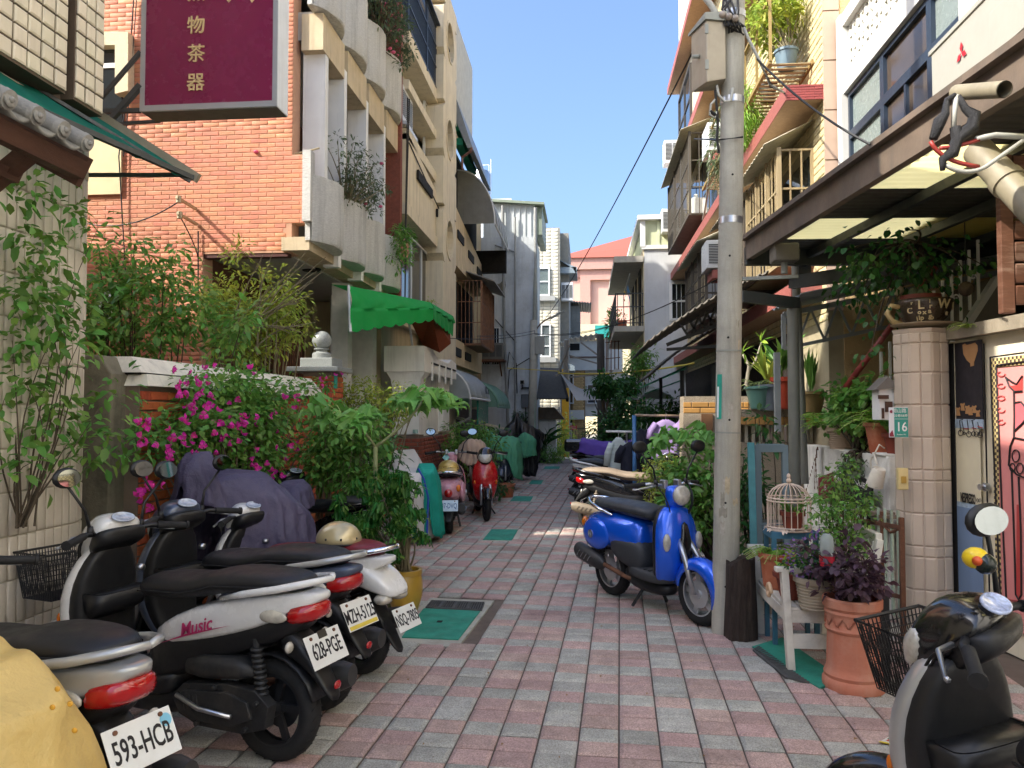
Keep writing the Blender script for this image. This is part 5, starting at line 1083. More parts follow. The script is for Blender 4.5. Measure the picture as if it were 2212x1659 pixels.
def panel(name,px0,px1,pts_top,pts_bot,m,off=.0,parent=t,th=.006):
    """flat panel on the wall between two screen columns; top and bottom given at the left column, horizontal in the place"""
    a,c = PW(px0,pts_top,off),PW(px0,pts_bot,off);d = PW(px1,pts_bot,off);z0,z1 = c.z,a.z
    b = MB();b.slab([V((a.x,a.y,z0)),V((d.x,d.y,z0)),V((d.x,d.y,z1)),V((a.x,a.y,z1))],-DN*th);return b.build(name,m,parent)
mDB,mDC,mDBl = mat('door_black','#25232a',.6,var=.12),mat('door_cream','#dcd3b6',.6,var=.05),mat('door_blue','#7389a8',.7,var=.15,scale=3,stretch=(1,1,.3))
door = panel('door',2040,2125,742,1345,mDC,.004)
panel('black_band',2062,2124,742,905,mDB,.009,door);panel('blue_border',2062,2124,905,924,mat('door_pale_blue','#9fb2c4',.7,var=.25,scale=30),.009,door);panel('blue_band',2064,2125,1092,1340,mDBl,.009,door);panel('blue_border',2064,2125,1082,1092,mat('door_pale_blue','#9fb2c4'),.0085,door)
panel('jamb',2034,2058,742,1330,mat('dark_jamb','#5a5148',.7,var=.3,scale=10),.012);panel('jamb',2058,2062,742,1340,mDark,.014)
panel('jamb_patch',2043,2056,745,830,mat('jamb_grey','#9aa0a2',.7),.0135);panel('jamb_patch',2042,2057,850,905,mDB,.0135);panel('jamb_patch',2042,2057,1100,1320,mDBl,.0135)
def wfr(px,py,off):p = PW(px,py,off);return frame(p,DD,(0,0,1))
def blob(name,pts,m,off,parent=t):
    P_ = [PW(x,y,off) for x,y in pts];b = MB();b.slab(P_,-DN*.002);return b.build(name,m,parent)
mBr = mat('painted_brown','#b08457',.7,var=.1)
blob('painted_heart',[(2079,745),(2084,742),(2088,745),(2097,743),(2106,740),(2111,746),(2112,757),(2108,770),(2104,782),(2104,790),(2096,792),(2096,785),(2088,778),(2081,765)],mBr,.012)
for x0,y0,k in ((2069,880,0),(2079,871,1),(2089,876,0),(2096,879,0),(2104,876,1),(2112,886,2)):
    h = 18-2*k;blob('painted_bear',[(x0-4,y0+h),(x0-3,y0+6),(x0-5,y0+3),(x0-4,y0),(x0-2,y0+1),(x0+2,y0+1),(x0+4,y0-1),(x0+5,y0+3),(x0+3,y0+6),(x0+5,y0+h)],mBr,.012)
mInk = mat('ink_black','#1a1518',.6,var=0)
b = MB()
def stroke(b,pts,w_,off):
    P_ = [PW(x,y,off) for x,y in pts];b.tube(P_,w_,5)
for cx_,cy_,r_ in ((2075,935,6),(2083,936,3),(2093,938,6),(2103,937,5),(2109,938,5.5),(2117,939,6.5),(2118,937,4),(2053,934,5)):
    stroke(b,[(cx_+r_*.85*math.cos(a),cy_+r_*math.sin(a)) for a in [k*2*PI/14 for k in range(15)]],.0028,.012)
for x0,y0,x1,y1 in ((2075,934,2073,908),(2073,908,2080,906),(2083,936,2078,910),(2093,938,2089,906),(2105,936,2100,908),(2098,909,2106,906),(2117,938,2112,912)):stroke(b,[(x0,y0),(x1,y1)],.0025,.012)
b.build('painted_scooters',mInk,t)
b = MB()
for x0,y0,x1,y1 in ((2082,926,2092,926),(2100,924,2108,926),(2112,921,2122,924)):stroke(b,[(x0,y0),(x1,y1)],.004,.012)
b.build('painted_red_lines',mat('paint_red','#a03a34',.6),t)
a,c = PW(2073,1075,.012),PW(2109,1080,.012);text('lettering','NESPRESSO',.098,mInk,t,frame((a+c)/2,DD,(0,0,1)),.001,sx=((c-a).length)/.56,bold=.002)
b = MB()
for cx_ in (2112,2117):stroke(b,[(cx_+2.2*math.cos(a_),1081+4*math.sin(a_)) for a_ in [k*2*PI/8 for k in range(9)]],.002,.012)
b.build('bean_drawing',mInk,t)
b = MB();k0 = PW(2134,1052,.0);b.add([],[]); 
b.tube([k0,k0+DN*.03],.03,14);b.tube([k0+DN*.03,k0+DN*.06],[.018,.022],12);b.build('door_lock',mSteel,t,'auto')
b = MB();k0 = PW(2136,1112,.0);b.tube([k0,k0+DN*.025],.03,14);b.build('door_lock',mSteel,t,'auto')
b = MB();P_ = [PW(2125,742,.012),PW(2126,1330,.012)];b.bar(P_[0],V((P_[0].x,P_[0].y,0)),.008);b.build('door_gap',mDark,t)
# mural
mPinkM = mat('mural_pink','#d98a86',.7,var=.06,scale=3);mur = panel('mural',2152,2330,796,1345,mPinkM,.004)
mY,mBk = mat('check_cream','#d3bf84',.7,var=.06),mat('check_brown','#4b3a34',.7,var=.06)
a,c = PW(2140,775,.006),PW(2140,1410,.006);zA_,zB_ = c.z,a.z;cs = (PW(2152,900,.006)-PW(2140,900,.006)).length/3
n_ = int((zB_-zA_)/cs);b = MB()
A_ = V((a.x,a.y,0))
for i in range(3):
    for j in range(n_):p = A_+DD*(i*cs)+V((0,0,zB_-(j+1)*cs));b.add([p,p+DD*cs,p+DD*cs+V((0,0,cs)),p+V((0,0,cs))],[(0,1,2,3)],(i+j) % 2)
for i in range(3,60):
    for j in range(3):p = A_+DD*(i*cs)+V((0,0,zB_-(j+1)*cs));b.add([p,p+DD*cs,p+DD*cs+V((0,0,cs)),p+V((0,0,cs))],[(0,1,2,3)],(i+j) % 2)
b.build('checker_border',[mY,mBk],mur,fix=False)
b = MB()
for pts in ([(2139,772),(2160,769),(2212,762),(2240,758)],[(2152,790),(2175,786),(2220,780)],[(2152,790),(2156,900),(2164,1100),(2176,1345)],[(2139,772),(2143,900),(2152,1100),(2163,1345)],
            [(2172,815),(2180,835),(2192,846),(2208,845)],[(2172,815),(2186,825),(2196,830),(2208,812)],[(2190,846),(2191,900),(2190,945)],[(2190,945),(2182,965),(2179,1005),(2196,1025),(2220,1035)],[(2190,945),(2215,950)],[(2192,870),(2205,868),(2215,880)],[(2192,930),(2208,915),(2216,905)],
            [(2185,1015),(2190,1150),(2194,1285)],[(2200,1030),(2205,1150),(2206,1285)],[(2194,1285),(2200,1295),(2206,1285)]):stroke(b,pts,.006,.011)
for cx_,cy_,r_ in ((2194,985,10),(2187,1010,7),(2203,1012,9)):stroke(b,[(cx_+r_*.8*math.cos(a),cy_+r_*1.3*math.sin(a)) for a in [k*2*PI/14 for k in range(15)]],.004,.011)
b.build('mural_outline',mInk,mur)
mRedP = mat('mural_red','#b8433f',.7,var=.1)
blob('mural_horn',[(2174,820),(2182,834),(2195,832),(2208,815),(2208,843),(2192,845),(2180,834)],mRedP,.0095,mur);blob('mural_shape',[(2193,872),(2206,870),(2216,882),(2214,905),(2204,918),(2193,928)],mat('mural_rose','#c2636a',.7,var=.1),.0095,mur);blob('mural_shape',[(2196,1090),(2203,1090),(2206,1283),(2200,1292),(2195,1283)],mRedP,.0095,mur)
b = MB()
for k in range(5):stroke(b,[(2157+8*math.cos(a)+6,808+k*26+5*math.sin(a)) for a in [i*2*PI/10 for i in range(8+k % 3)]],.004,.0095)
stroke(b,[(2163,1350-60),(2180,1360-65),(2212,1300)],.005,.0095);b.build('mural_swirl',mat('mural_swirl','#c05a58',.7),mur)
# number plate, bell
t = thing('house_number_plate','teal house number plate reading 16 beside the tiled pillar','sign')
yn = 5.88;a,c = PY(1921,945,yn),PY(1962,880,yn);b = MB();bx(b,a.x,c.x,yn,yn+.008,a.z,c.z);b.build('plate_back',mat('plate_white','#d9dde0',.4,var=.02),t,bevel=.004)
b = MB();bx(b,a.x+(c.x-a.x)*.27,c.x-.004,yn-.003,yn,a.z+.004,c.z-.004);b.build('teal_field',mat('plate_teal','#148a7f',.4),t)
mPW = mat('print_white','#e8ecea',.5,var=0);w_ = c.x-a.x;h_ = c.z-a.z;X = lambda f:a.x+w_*f;Z = lambda f:a.z+h_*f
fr = lambda x,z:frame((X(x),yn-.004,Z(z)),(1,0,0),(0,0,1))
text('number','16',.095,mPW,t,fr(.63,.34),.0005,bold=.001,sx=.85);text('street_name','開山路',.034,mPW,t,fr(.52,.88),.0005);text('lane_name','122巷58弄',.024,mPW,t,fr(.56,.72),.0005)
b = MB();bx(b,X(.27),X(.97),yn-.0035,yn-.003,Z(.61),Z(.62));b.build('plate_rule',mPW,t)
b = MB();b.tube([V((X(.13),yn-.002,Z(.86))),V((X(.13),yn-.001,Z(.86)))],.012,10);b.slab([V((X(.02),yn-.002,Z(.03))),V((X(.25),yn-.002,Z(.03))),V((X(.16),yn-.002,Z(.25))),V((X(.02),yn-.002,Z(.12)))],(0,.001,0));b.build('plate_emblem',mat('emblem_maroon','#8a2038',.5),t)
text('small_print','Kaishan Rd.',.014,mPW,t,fr(.62,.1),.0004)
t = thing('door_bell','cream plastic door bell box on the tiled pillar','door bell')
ab = PY(1952,1058,5.92);b = MB();bx(b,ab.x-.045,ab.x+.03,5.9,5.94,ab.z,ab.z+.16);b.build('bell_box',mat('cream_plastic','#d6c489',.4),t,bevel=.008)
b = MB();bx(b,ab.x-.025,ab.x+.01,5.893,5.9,ab.z+.05,ab.z+.1);b.build('button',mat('bell_yellow','#b9953f',.4),t)
# shutter on the right edge, big pipes
t = thing('wooden_shutter','brown louvred wooden shutter hanging at the right edge','shutter')
ysh = 4.6;a,c = PY(2166,665,ysh),PY(2300,330,ysh);b = MB();bx(b,a.x,a.x+.07,ysh,ysh+.05,a.z-.03,c.z);b.build('stile',mat('worn_brown_wood','#5d3a28',.7,var=.2,scale=6,stretch=(1,1,5),dirt=.5,dcol='#a08f80'),t,bevel=.004)
for k in range(9):
    z = a.z+.02+k*.125
    if z > c.z-.1:break
    b = MB();b.hexa([(a.x+.075,ysh+.01,z),(a.x+.5,ysh+.01,z),(a.x+.5,ysh+.04,z),(a.x+.075,ysh+.04,z),(a.x+.075,ysh-.01,z+.1),(a.x+.5,ysh-.01,z+.1),(a.x+.5,ysh+.02,z+.112),(a.x+.075,ysh+.02,z+.112)]);b.build('louvre',mat('worn_brown_wood','#5d3a28'),t,bevel=.004)
mPVC = mat('beige_pvc','#837b66',.5,var=.12,streak=.3)
b = MB();p0_,p1_ = PY(2112,325,4.3),PY(2260,480,3.9);b.tube([p0_,p1_],.075,18);b.tube([p0_.lerp(p1_,.42),p0_.lerp(p1_,.5)],.085,18);tag(b.build('drain_pipe',mPVC,None,'auto'),'thick beige plastic drain pipe sloping under the canopy at the right edge','pipe')
b = MB();p0_ = PY(2066,200,3.95);b.tube([p0_,PY(2170,193,3.6)],[.038,.038],16,caps=False);b.tube([p0_,PY(2170,193,3.6)],[.033,.033],16,caps=False);tag(b.build('conduit_end',mPVC,None,True),'open ended grey conduit pipe lying on the canopy edge','pipe')
t = thing('taped_cable_bundle','cables wrapped in black tape hanging from the conduit over the canopy edge','cable')
Q = lambda x,y,d=3.75:PY(x,y,d)
b = MB();b.tube([Q(2064,205),Q(2045,215),Q(2042,245),Q(2030,262),Q(2016,300)],[.012,.012,.02,.03,.02],8);b.tube([Q(2070,207),Q(2085,235),Q(2105,248),Q(2100,275),Q(2068,300),Q(2058,330),Q(2036,345),Q(2036,368)],[.012,.018,.03,.032,.028,.03,.02,.012],8);b.tube([Q(2063,275),Q(2067,300),Q(2062,320)],.025,8);b.build('taped_cable',mat('black_tape','#17171a',.5,bump=.6,bscale=150),t,True)
b = MB();b.tube(bez(Q(2010,305),Q(2030,350),Q(2115,360)),.01,6);b.tube(bez(Q(2030,320),Q(2060,320),Q(2115,302)),.01,6);b.build('red_cable',mat('red_cable','#8f2f28',.5),t,True)
b = MB();b.tube(bez(Q(2040,355),Q(2085,385),Q(2130,360))+[Q(2215,300)],.011,6);b.tube([Q(2066,205),Q(2062,240),Q(2060,275)],.012,6);b.tube([Q(2108,300),Q(2150,292),Q(2215,296)],.014,6);b.build('grey_cable',mat('grey_hose','#a5a59c'),t,True)
# stair rail, red pipe
t = thing('stair_flight','white concrete stair flank with a scrolled white iron railing behind the pillar','stair')
ys_ = 7.2;b = MB();b.slab([PY(2060,755,ys_),PY(2152,597,ys_),PY(2165,602,ys_),PY(2165,780,ys_),PY(2060,780,ys_)],(0,.9,0));b.build('stair_side',mat('grey_stair','#7f7a70',.8,var=.1),t)
b = MB();b.bar(PY(2052,757,ys_-.02),PY(2153,600,ys_-.02),.1,.05);b.build('stair_edge',mWhiteP,t)
b = MB()
for k in range(12):
    x = 1905+k*19;yb_ = 850-k*22;a,c = PY(x,yb_+40,ys_-.1),PY(x-2,yb_-90,ys_-.1);b.bar(a,c,.02)
    if k % 2 == 0:m_ = a.lerp(c,.55);b.tube([m_+V((.035+.03*math.cos(w)*(1-w/8),0,.03*math.sin(w)*(1-w/8))) for w in [i*.7 for i in range(10)]],.008,5)
b.build('railing',mWhiteP,t)
b = MB();b.tube([PY(1826,838,6.9),PY(2020,578,6.9)],.026,10);b.build('red_handrail',mat('red_pipe','#7d2f2a',.45,var=.1),t,True)
# dark garden interior behind the white wall
t = thing('courtyard_back_wall','shaded back wall of the courtyard with a small barred window','wall')
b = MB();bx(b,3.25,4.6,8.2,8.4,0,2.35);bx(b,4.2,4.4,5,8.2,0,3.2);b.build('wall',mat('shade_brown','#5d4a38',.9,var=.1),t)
# ================================================================ SCOOTERS
def sup(a,n):
    c,s = math.cos(a),math.sin(a);return (math.copysign(abs(c)**(2/n),c),math.copysign(abs(s)**(2/n),s))
def rx(x,zc,hw,hh,n=2.5,N=20,tw=1.0,tilt=0):
    """ring across the x axis; tw narrows the top; tilt leans it"""
    r = []
    for j in range(N):
        c,s = sup(2*PI*j/N,n);r.append(V((x+tilt*s*hh,c*hw*(1+(tw-1)*(s+1)/2),zc+s*hh)))
    return r
def rz(z,xc,t,w,n=2.3,N=20,curve=0):
    r = []
    for j in range(N):
        c,s = sup(2*PI*j/N,n);r.append(V((xc+c*t-curve*(s*s)*w,s*w,z)))
    return r
def lofted(name,rings,m,par,smooth='auto',sub=1,T=None):
    b = MB();b.loft([[T @ p for p in r] if T else r for r in rings]);return b.build(name,m,par,True,sub=sub)
mLensR = mat('red_lens','#a50f12',.12,var=.12,scale=30,spec=.7,coat=.6);mLensC = mat('clear_lens','#b9b4a6',.1,var=.25,scale=25,spec=.8,coat=.6);mLensA = mat('amber_lens','#d9730c',.15,var=.1,coat=.6)
mPlate = mat('plate_white_paint','#dfe0da',.45,var=.04,dirt=.25,dcol='#8a7a60');mPlateT = mat('plate_black','#15151a',.5,var=0)
mSeatB = mat('black_vinyl','#1a1b1e',.5,var=.1,bump=.12,bscale=260);mRim = mat('dark_alloy','#2b2c2e',.4,metal=.3,var=.08);mRimS = mat('silver_alloy','#c3c4c4',.3,metal=.6,var=.05)
mEng = mat('engine_black','#232425',.55,var=.2,scale=14,bump=.1,dirt=.5,dcol='#5a5248');mExh = mat('exhaust_guard','#2e2e2e',.5,var=.15);mMirror = mat('mirror_glass','#9aa2a6',.03,metal=1,var=0)
def scooter(label,loc,head,style='modern',col=None,col2=None,seat=None,plate=None,lean=0,steer=0,mirrors=True,basket=False,wb=1.24,rim=None,exh=None,tail='split',wh=.235,
            cover=(),plate_mats=None,group='parked scooters',front=True,dash=None,ptext='',headl=True,name='parked_scooter',guards=True,psz=1.0,psc=1.0,mir=.3,bky=0):
    t = thing(name,label,'scooter',loc,math.radians(head),group,psc);t.rotation_euler = (math.radians(lean),0,math.radians(head));t.rotation_mode = 'XYZ'
    if lean:t.rotation_mode = 'QUATERNION';t.rotation_quaternion = Euler((0,0,math.radians(head))).to_quaternion() @ Euler((math.radians(lean),0,0)).to_quaternion()
    seat = seat or mSeatB;col2 = col2 or mBlack;rim = rim or mRim;exh = exh or mExh
    xa,xf = -wb/2,wb/2;retro = style == 'retro'
    ST = Matrix.Translation((xf-.2,0,0)) @ Matrix.Rotation(math.radians(steer),4,'Z') @ Matrix.Translation((-(xf-.2),0,0))
    def wheel(x,T=None,fw=.105):
        b = MB();R = wh;pr = [(R-.075,-fw*.36),(R-.04,-fw*.5),(R-.012,-fw*.36),(R,-fw*.1),(R,fw*.1),(R-.012,fw*.36),(R-.04,fw*.5),(R-.075,fw*.36)]
        b.lathe(pr,36,(x,0,R),axis='y',caps=False)
        for k in range(30):
            a = 2*PI*k/30
            for s in (-1,1):b.bar((x+math.cos(a)*(R-.001),s*.006,R+math.sin(a)*(R-.001)),(x+math.cos(a+.08)*(R-.008),s*fw*.34,R+math.sin(a+.08)*(R-.008)),.006,.004)
        b.v = [(T @ v if T else v) for v in b.v];ty = b.build('tyre',mRubber,t,True,fix=True)
        b = MB();Q = R-.07;b.lathe([(Q-.012,-fw*.36),(Q+.004,-fw*.38),(Q+.004,fw*.38),(Q-.012,fw*.36),(Q-.016,0)],32,(x,0,R),axis='y',caps=False)
        b.lathe([(.035,-fw*.45),(.035,fw*.45)],14,(x,0,R),axis='y')
        for k in range(5):
            a = 2*PI*k/5+.3;p = V((x+math.cos(a)*.02,0,R+math.sin(a)*.02));q = V((x+math.cos(a+.25)*(Q-.005),0,R+math.sin(a+.25)*(Q-.005)));b.bar(p,q,.05 if retro else .032,.02,up=(0,1,0))
        b.lathe([(Q*.62,-fw*.3),(Q*.62,-fw*.27)],24,(x,0,R),axis='y')
        b.v = [(T @ v if T else v) for v in b.v];b.build('rim',rim,ty,'auto')
    wheel(xa)
    if front:wheel(xf,ST,.095)
    # front fender, fork
    if front:
        b = MB();R = wh+.035;n = 14;a0,a1 = (-.12*PI,.95*PI) if retro else (.12*PI,.86*PI)
        rings = []
        for k in range(n+1):
            a = a0+(a1-a0)*k/n;hw = (.085 if retro else .07)*(1-.5*abs(k/n-.5)**2*2);ring = []
            for j in range(7):
                s = -1+j/3;dr = -.035*s*s-(.05 if retro else .012)*(abs(s) > .9);ring.append(ST @ V((xf+math.cos(a)*(R+dr),s*hw,wh+math.sin(a)*(R+dr))))
            rings.append(ring)
        b.loft(rings,closed=False);b.build('front_fender',col if style != 'dark' else mBlack,t,True,solid=.012)
        b = MB()
        for s in (-1,1):b.tube([ST @ V((xf,s*.075,wh)),ST @ V((xf-.1,s*.07,wh+.25)),ST @ V((xf-.2,s*.04,.62))],[.02,.022,.026],10)
        b.build('fork',mSteel,t,True)
    # leg shield, outer coloured skin and inner black panel
    if retro:shp = [(.24,xf-.36,.05,.10),(.3,xf-.31,.06,.16),(.42,xf-.25,.065,.2),(.56,xf-.235,.065,.215),(.72,xf-.255,.06,.2),(.82,xf-.28,.055,.15),(.87,xf-.29,.045,.1)]
    else:shp = [(.25,xf-.33,.045,.11),(.34,xf-.25,.06,.155),(.46,xf-.19,.07,.185),(.6,xf-.17,.07,.205),(.74,xf-.19,.065,.195),(.85,xf-.235,.06,.15),(.93,xf-.27,.045,.085)]
    lofted('front_shield',[rz(z,x+.012,th,w_,2.4,curve=.22) for z,x,th,w_ in shp],col,t)
    lofted('inner_shield',[rz(z+.005,x-.045-.02*(.4 < z < .8),th*.95,w_*.93,3.0,curve=.06) for z,x,th,w_ in shp],col2,t)
    if not retro:
        b = MB();z,x = .66,xf-.3;b.loft([rz(.56,x,.03,.12,4),rz(.6,x-.03,.07,.15,4),rz(.69,x-.05,.085,.165,4)],caps=True);b.loft([rz(.695,x-.05,.07,.15,4),rz(.62,x-.03,.055,.13,4)],caps=False);b.build('glove_pocket',mBlack,t,True)
        for s in (-1,1):
            b = MB();b.ball((xf-.15,s*.165,.56),.03,12,sx=.5,sy=.5);b.build('front_reflector',mLensA,t,True)
    else:
        for s in (-1,1):
            b = MB();b.ball((xf-.2,s*.16,.6),.07,14,sx=.35,sy=.5,sz=1);b.build('turn_signal',mLensC,t,True)
        lofted('centre_panel',[rz(z,x,.02,w_,2.2) for z,x,w_ in ((.42,xf-.172,.05),(.5,xf-.158,.07),(.62,xf-.162,.05),(.76,xf-.185,.025))],mBlackG,t)
    # floorboard
    fl = [rx(xf-.24,.3,.15,.05,4),rx(.1,.285,.16,.05,4),rx(-.12,.3,.155,.055,4),rx(-.2,.33,.13,.06,4)]
    lofted('floorboard',fl,mBlack if not retro else mat('grey_floor','#3c3d3f',.6),t)
    b = MB()
    for k in range(6):b.bar((xf-.28-k*.06,-.13,.337),(xf-.28-k*.06,.13,.337),.02,.008)
    b.build('floor_mat',mRubber,t)
    lofted('belly_pan',[rx(xf-.3,.2,.06,.05,2.5),rx(.1,.2,.13,.07),rx(-.15,.22,.13,.08),rx(-.3,.27,.1,.07)],mBlack,t)
    # body under the seat
    if retro:
        lofted('body_panel',[rx(-.02,.5,.1,.2,2.6),rx(-.12,.56,.16,.18,2.6),rx(-.3,.6,.19,.16),rx(xa,.585,.2,.17),rx(xa-.16,.575,.17,.15),rx(xa-.27,.585,.1,.1),rx(xa-.31,.6,.04,.05)],col,t)
        for s in (-1,1):
            b = MB();b.ball((xa+.0,s*.175,.55),.16,20,sx=1.25,sy=.3,sz=.85);b.build('side_cowl',col,t,True)
        lofted('lower_body',[rx(.03,.4,.13,.12,3),rx(-.12,.44,.175,.16,3),rx(-.3,.47,.19,.13,3),rx(-.42,.5,.17,.08,3)],mat('grey_lower','#34363a',.5,var=.08),t)
        b = MB()
        for s in (-1,1):b.tube([V((xa-.02,s*.222,.55+0)),V((xa-.02,s*.23,.55))],.034,18);b.tube([V((xa-.02+.02*q,s*.232,.565)) for q in (-1,1)],.004,4);b.tube([V((xa-.04,s*.233,.57)),V((xa-.03,s*.233,.53)),V((xa-.02,s*.233,.555)),V((xa-.01,s*.233,.53)),V((xa,s*.233,.57))],.0035,4)
        b.build('round_emblem',mSteel,t,'auto')
        st = [rx(.09,.77,.08,.04,2.4),rx(.05,.775,.125,.06),rx(-.1,.79,.15,.065),rx(-.3,.795,.155,.06),rx(xa+.02,.8,.15,.055),rx(xa-.12,.8,.12,.05),rx(xa-.17,.8,.07,.03)]
    else:
        lofted('body_panel',[rx(.02,.5,.06,.025,4),rx(-.1,.54,.135,.06,5),rx(-.28,.605,.165,.09,5),rx(xa+.1,.675,.16,.085,5),rx(xa-.06,.72,.135,.065,5),rx(xa-.2,.755,.09,.04,4),rx(xa-.28,.78,.04,.015,4)],col,t)
        lofted('lower_body',[rx(.03,.39,.11,.13,3),rx(-.1,.43,.15,.14,3),rx(-.3,.5,.15,.1,3),rx(xa+.08,.575,.14,.08,3),rx(xa-.1,.635,.11,.06,3),rx(xa-.2,.67,.07,.04,3)],mBlack,t)
        st = [rx(.1,.735,.07,.035,2.3),rx(.06,.745,.12,.06),rx(-.08,.76,.15,.062),rx(-.24,.765,.155,.055),rx(-.34,.785,.16,.058),rx(-.44,.815,.162,.06),rx(xa,.828,.15,.052),rx(xa-.12,.828,.12,.045),rx(xa-.2,.825,.06,.025)]
    lofted('seat',st,seat,t)
    if guards:
        b = MB();zz = .8 if not retro else .78
        for s in (-1,1):b.tube([V((xa+.2,s*.15,zz-.05)),V((xa+.05,s*.185,zz-.01)),V((xa-.12,s*.155,zz+.02)),V((xa-.24,s*.09,zz+.045)),V((xa-.3,0,zz+.055))],[.01,.016,.017,.016,.014],8)
        b.build('grab_rail',(col if not retro else mChrome) if guards is True else guards,t,True)
    # tail lamp and plate
    if tail == 'split':
        lofted('tail_light',[rx(xa-.11,.685,.145,.045,3),rx(xa-.2,.7,.115,.05,3),rx(xa-.27,.715,.06,.04,3)],mLensR,t)
        for s in (-1,1):
            b = MB();b.ball((xa-.07,s*.128,.69),.05,14,sx=1.7,sy=.32,sz=.6);b.build('turn_signal',mLensC,t,True)
    elif tail == 'round':
        b = MB();b.ball((xa-.3,0,.56),.055,16,sx=.6);b.build('tail_light',mLensR,t,True)
        for s in (-1,1):
            b = MB();b.ball((xa-.24,s*.13,.62),.05,12,sx=.7,sy=.6);b.build('turn_signal',mLensA,t,True)
    elif tail == 'wide':
        lofted('tail_panel',[rx(xa-.02,.68,.16,.08,4),rx(xa-.18,.645,.15,.075,5),rx(xa-.28,.59,.13,.045,5),rx(xa-.34,.56,.09,.015,5)],col,t)
        for s in (-1,1):
            b = MB();b.ball((xa-.25,s*.09,.53),.06,14,sx=1,sy=1.1,sz=.6);b.build('tail_light',mLensC,t,True)
    zp = {'split':.545,'round':.41,'wide':.41}[tail];xp = xa-.2 if tail == 'split' else xa-.3
    lofted('rear_fender',[rx(xa-.04,.58,.1,.07,3),rx(xa-.17,zp,.07,.075,3),rx(xa-.27,zp-.14,.055,.03,3),rx(xa-.34,zp-.23,.04,.012,3)],mBlack,t)
    b = MB();rings = []
    for k in range(9):
        a = (.15+.75*k/8)*PI;rings.append([V((xa+math.cos(a)*(wh+.03),s*.07,wh+math.sin(a)*(wh+.03))) for s in (-1,-.5,0,.5,1)])
    b.loft(rings,closed=False);b.build('wheel_hugger',mBlack,t,True,solid=.01)
    if tail == 'split':
        b = MB();b.ball((xa-.335,0,zp-.16),.02,8,sx=.4,sy=1.4);b.build('reflector',mLensR,t,True)
        for s in (-1,1):
            b = MB();b.ball((xa-.17,s*.13,zp+.02),.026,10,sx=.6);b.build('turn_signal',mLensC,t,True)
    if plate:
        pm,tm = plate_mats or (mPlate,mPlateT);w_,h_ = .15*psz,.25*psz
        M_ = frame((xp-.075,0,zp),(0,-1,0),(.45,0,.9));b = MB();W2,H2 = .128*psz,.075*psz
        b.box((-W2,-H2,-.003),(W2,H2,0));o = b.build('license_plate',pm,t,bevel=.002);o.matrix_local = M_
        text('plate_number',plate,.1*psz,tm,o,Matrix.Translation((0,-.006,.0015)),.0006,sx=.58,bold=.0012)
        b = MB()
        for s in (-1,1):b.tube([V((s*.085,.058,.0)),V((s*.085,.058,.006))],.008,8)
        b.build('plate_bolt',mRust,o)
        if ptext == 'sticker':b = MB();b.tube([V((.1,.035,.0005)),V((.1,.035,.002))],.022,16);b.build('round_sticker',mat('sticker_blue','#7fc0d8',.4),o)
        if ptext == 'band':b = MB();b.box((-.12,-.07,.0003),(.12,-.05,.002));b.build('yellow_band',mat('sticker_yellow','#d8c04a',.5),o)
        if ptext == 'tag':b = MB();b.box((-.03,.045,.0003),(.03,.08,.003));b.build('dark_tag',mat('dark_tag','#3a352c',.5),o)
    # engine (left), exhaust (right), shock, stand
    b = MB();L = .155
    b.slab([(xa+.02+x,.095,z) for x,z in ((.42,.2),(.46,.27),(.4,.34),(.15,.37),(-.02,.36),(-.1,.3),(-.08,.2),(.05,.16),(.3,.16))],(0,.06,0));b.slab([(xa+.03+x,.155,z) for x,z in ((.4,.22),(.42,.28),(.36,.32),(.12,.34),(-.0,.31),(-.03,.24),(.08,.19),(.3,.19))],(0,.018,0))
    for q in ((.4,.27),(.2,.35),(-.04,.31),(.02,.19),(.3,.175)):b.tube([(xa+.02+q[0],.15,q[1]),(xa+.02+q[0],.176,q[1])],.012,8)
    for k in range(5):b.bar((xa+.3+k*.022,.172,.23),(xa+.32+k*.022,.172,.31),.008)
    b.build('engine_cover',mEng,t,bevel=.012)
    b = MB();b.loft([rx(xa+.4,.42,.05,.04),rx(xa+.3,.43,.065,.06),rx(xa+.1,.44,.06,.05),rx(xa+.02,.43,.03,.02)]);b.v = [v+V((0,.11,0)) for v in b.v];b.build('air_box',mEng,t,True)
    b = MB();b.tube([(xa+.1,.19,.245),(xa+.28,.2,.26),(xa+.42,.19,.3)],.011,6);b.build('kick_lever',mSteel,t,True)
    b = MB();e0,e1 = V((xa+.34,-.15,.25)),V((xa-.3,-.17,.37));d = e1-e0
    if retro:b.loft([[e0+d*f+V((0,.06*math.cos(a)*s_,.075*math.sin(a)*s_)) for a in [2*PI*j/16 for j in range(16)]] for f,s_ in ((.38,.35),(.45,.85),(.6,1),(.95,1),(1,.75))])
    else:b.loft([[e0+d*f+V((0,.05*math.cos(a)*s_,.062*math.sin(a)*s_)) for a in [2*PI*j/16 for j in range(16)]] for f,s_ in ((.32,.3),(.42,.85),(.6,1.1),(.9,1.15),(1,.8))])
    b.build('exhaust',exh,t,'auto')
    b = MB();b.tube([e0,e0+d*.4],.02,8);b.tube(bez(e0,e0+V((.12,.05,-.06)),(xa+.4,-.05,.3)),.018,8);b.build('exhaust_pipe',mRust,t,True)
    b = MB()
    for k in range(4):p = e0+d*(.62+.08*k);b.bar(p+V((-.02,-.058,-.02)),p+V((.02,-.058,.025)),.008)
    b.build('heat_guard',mSteel if exh is mExh else exh,t)
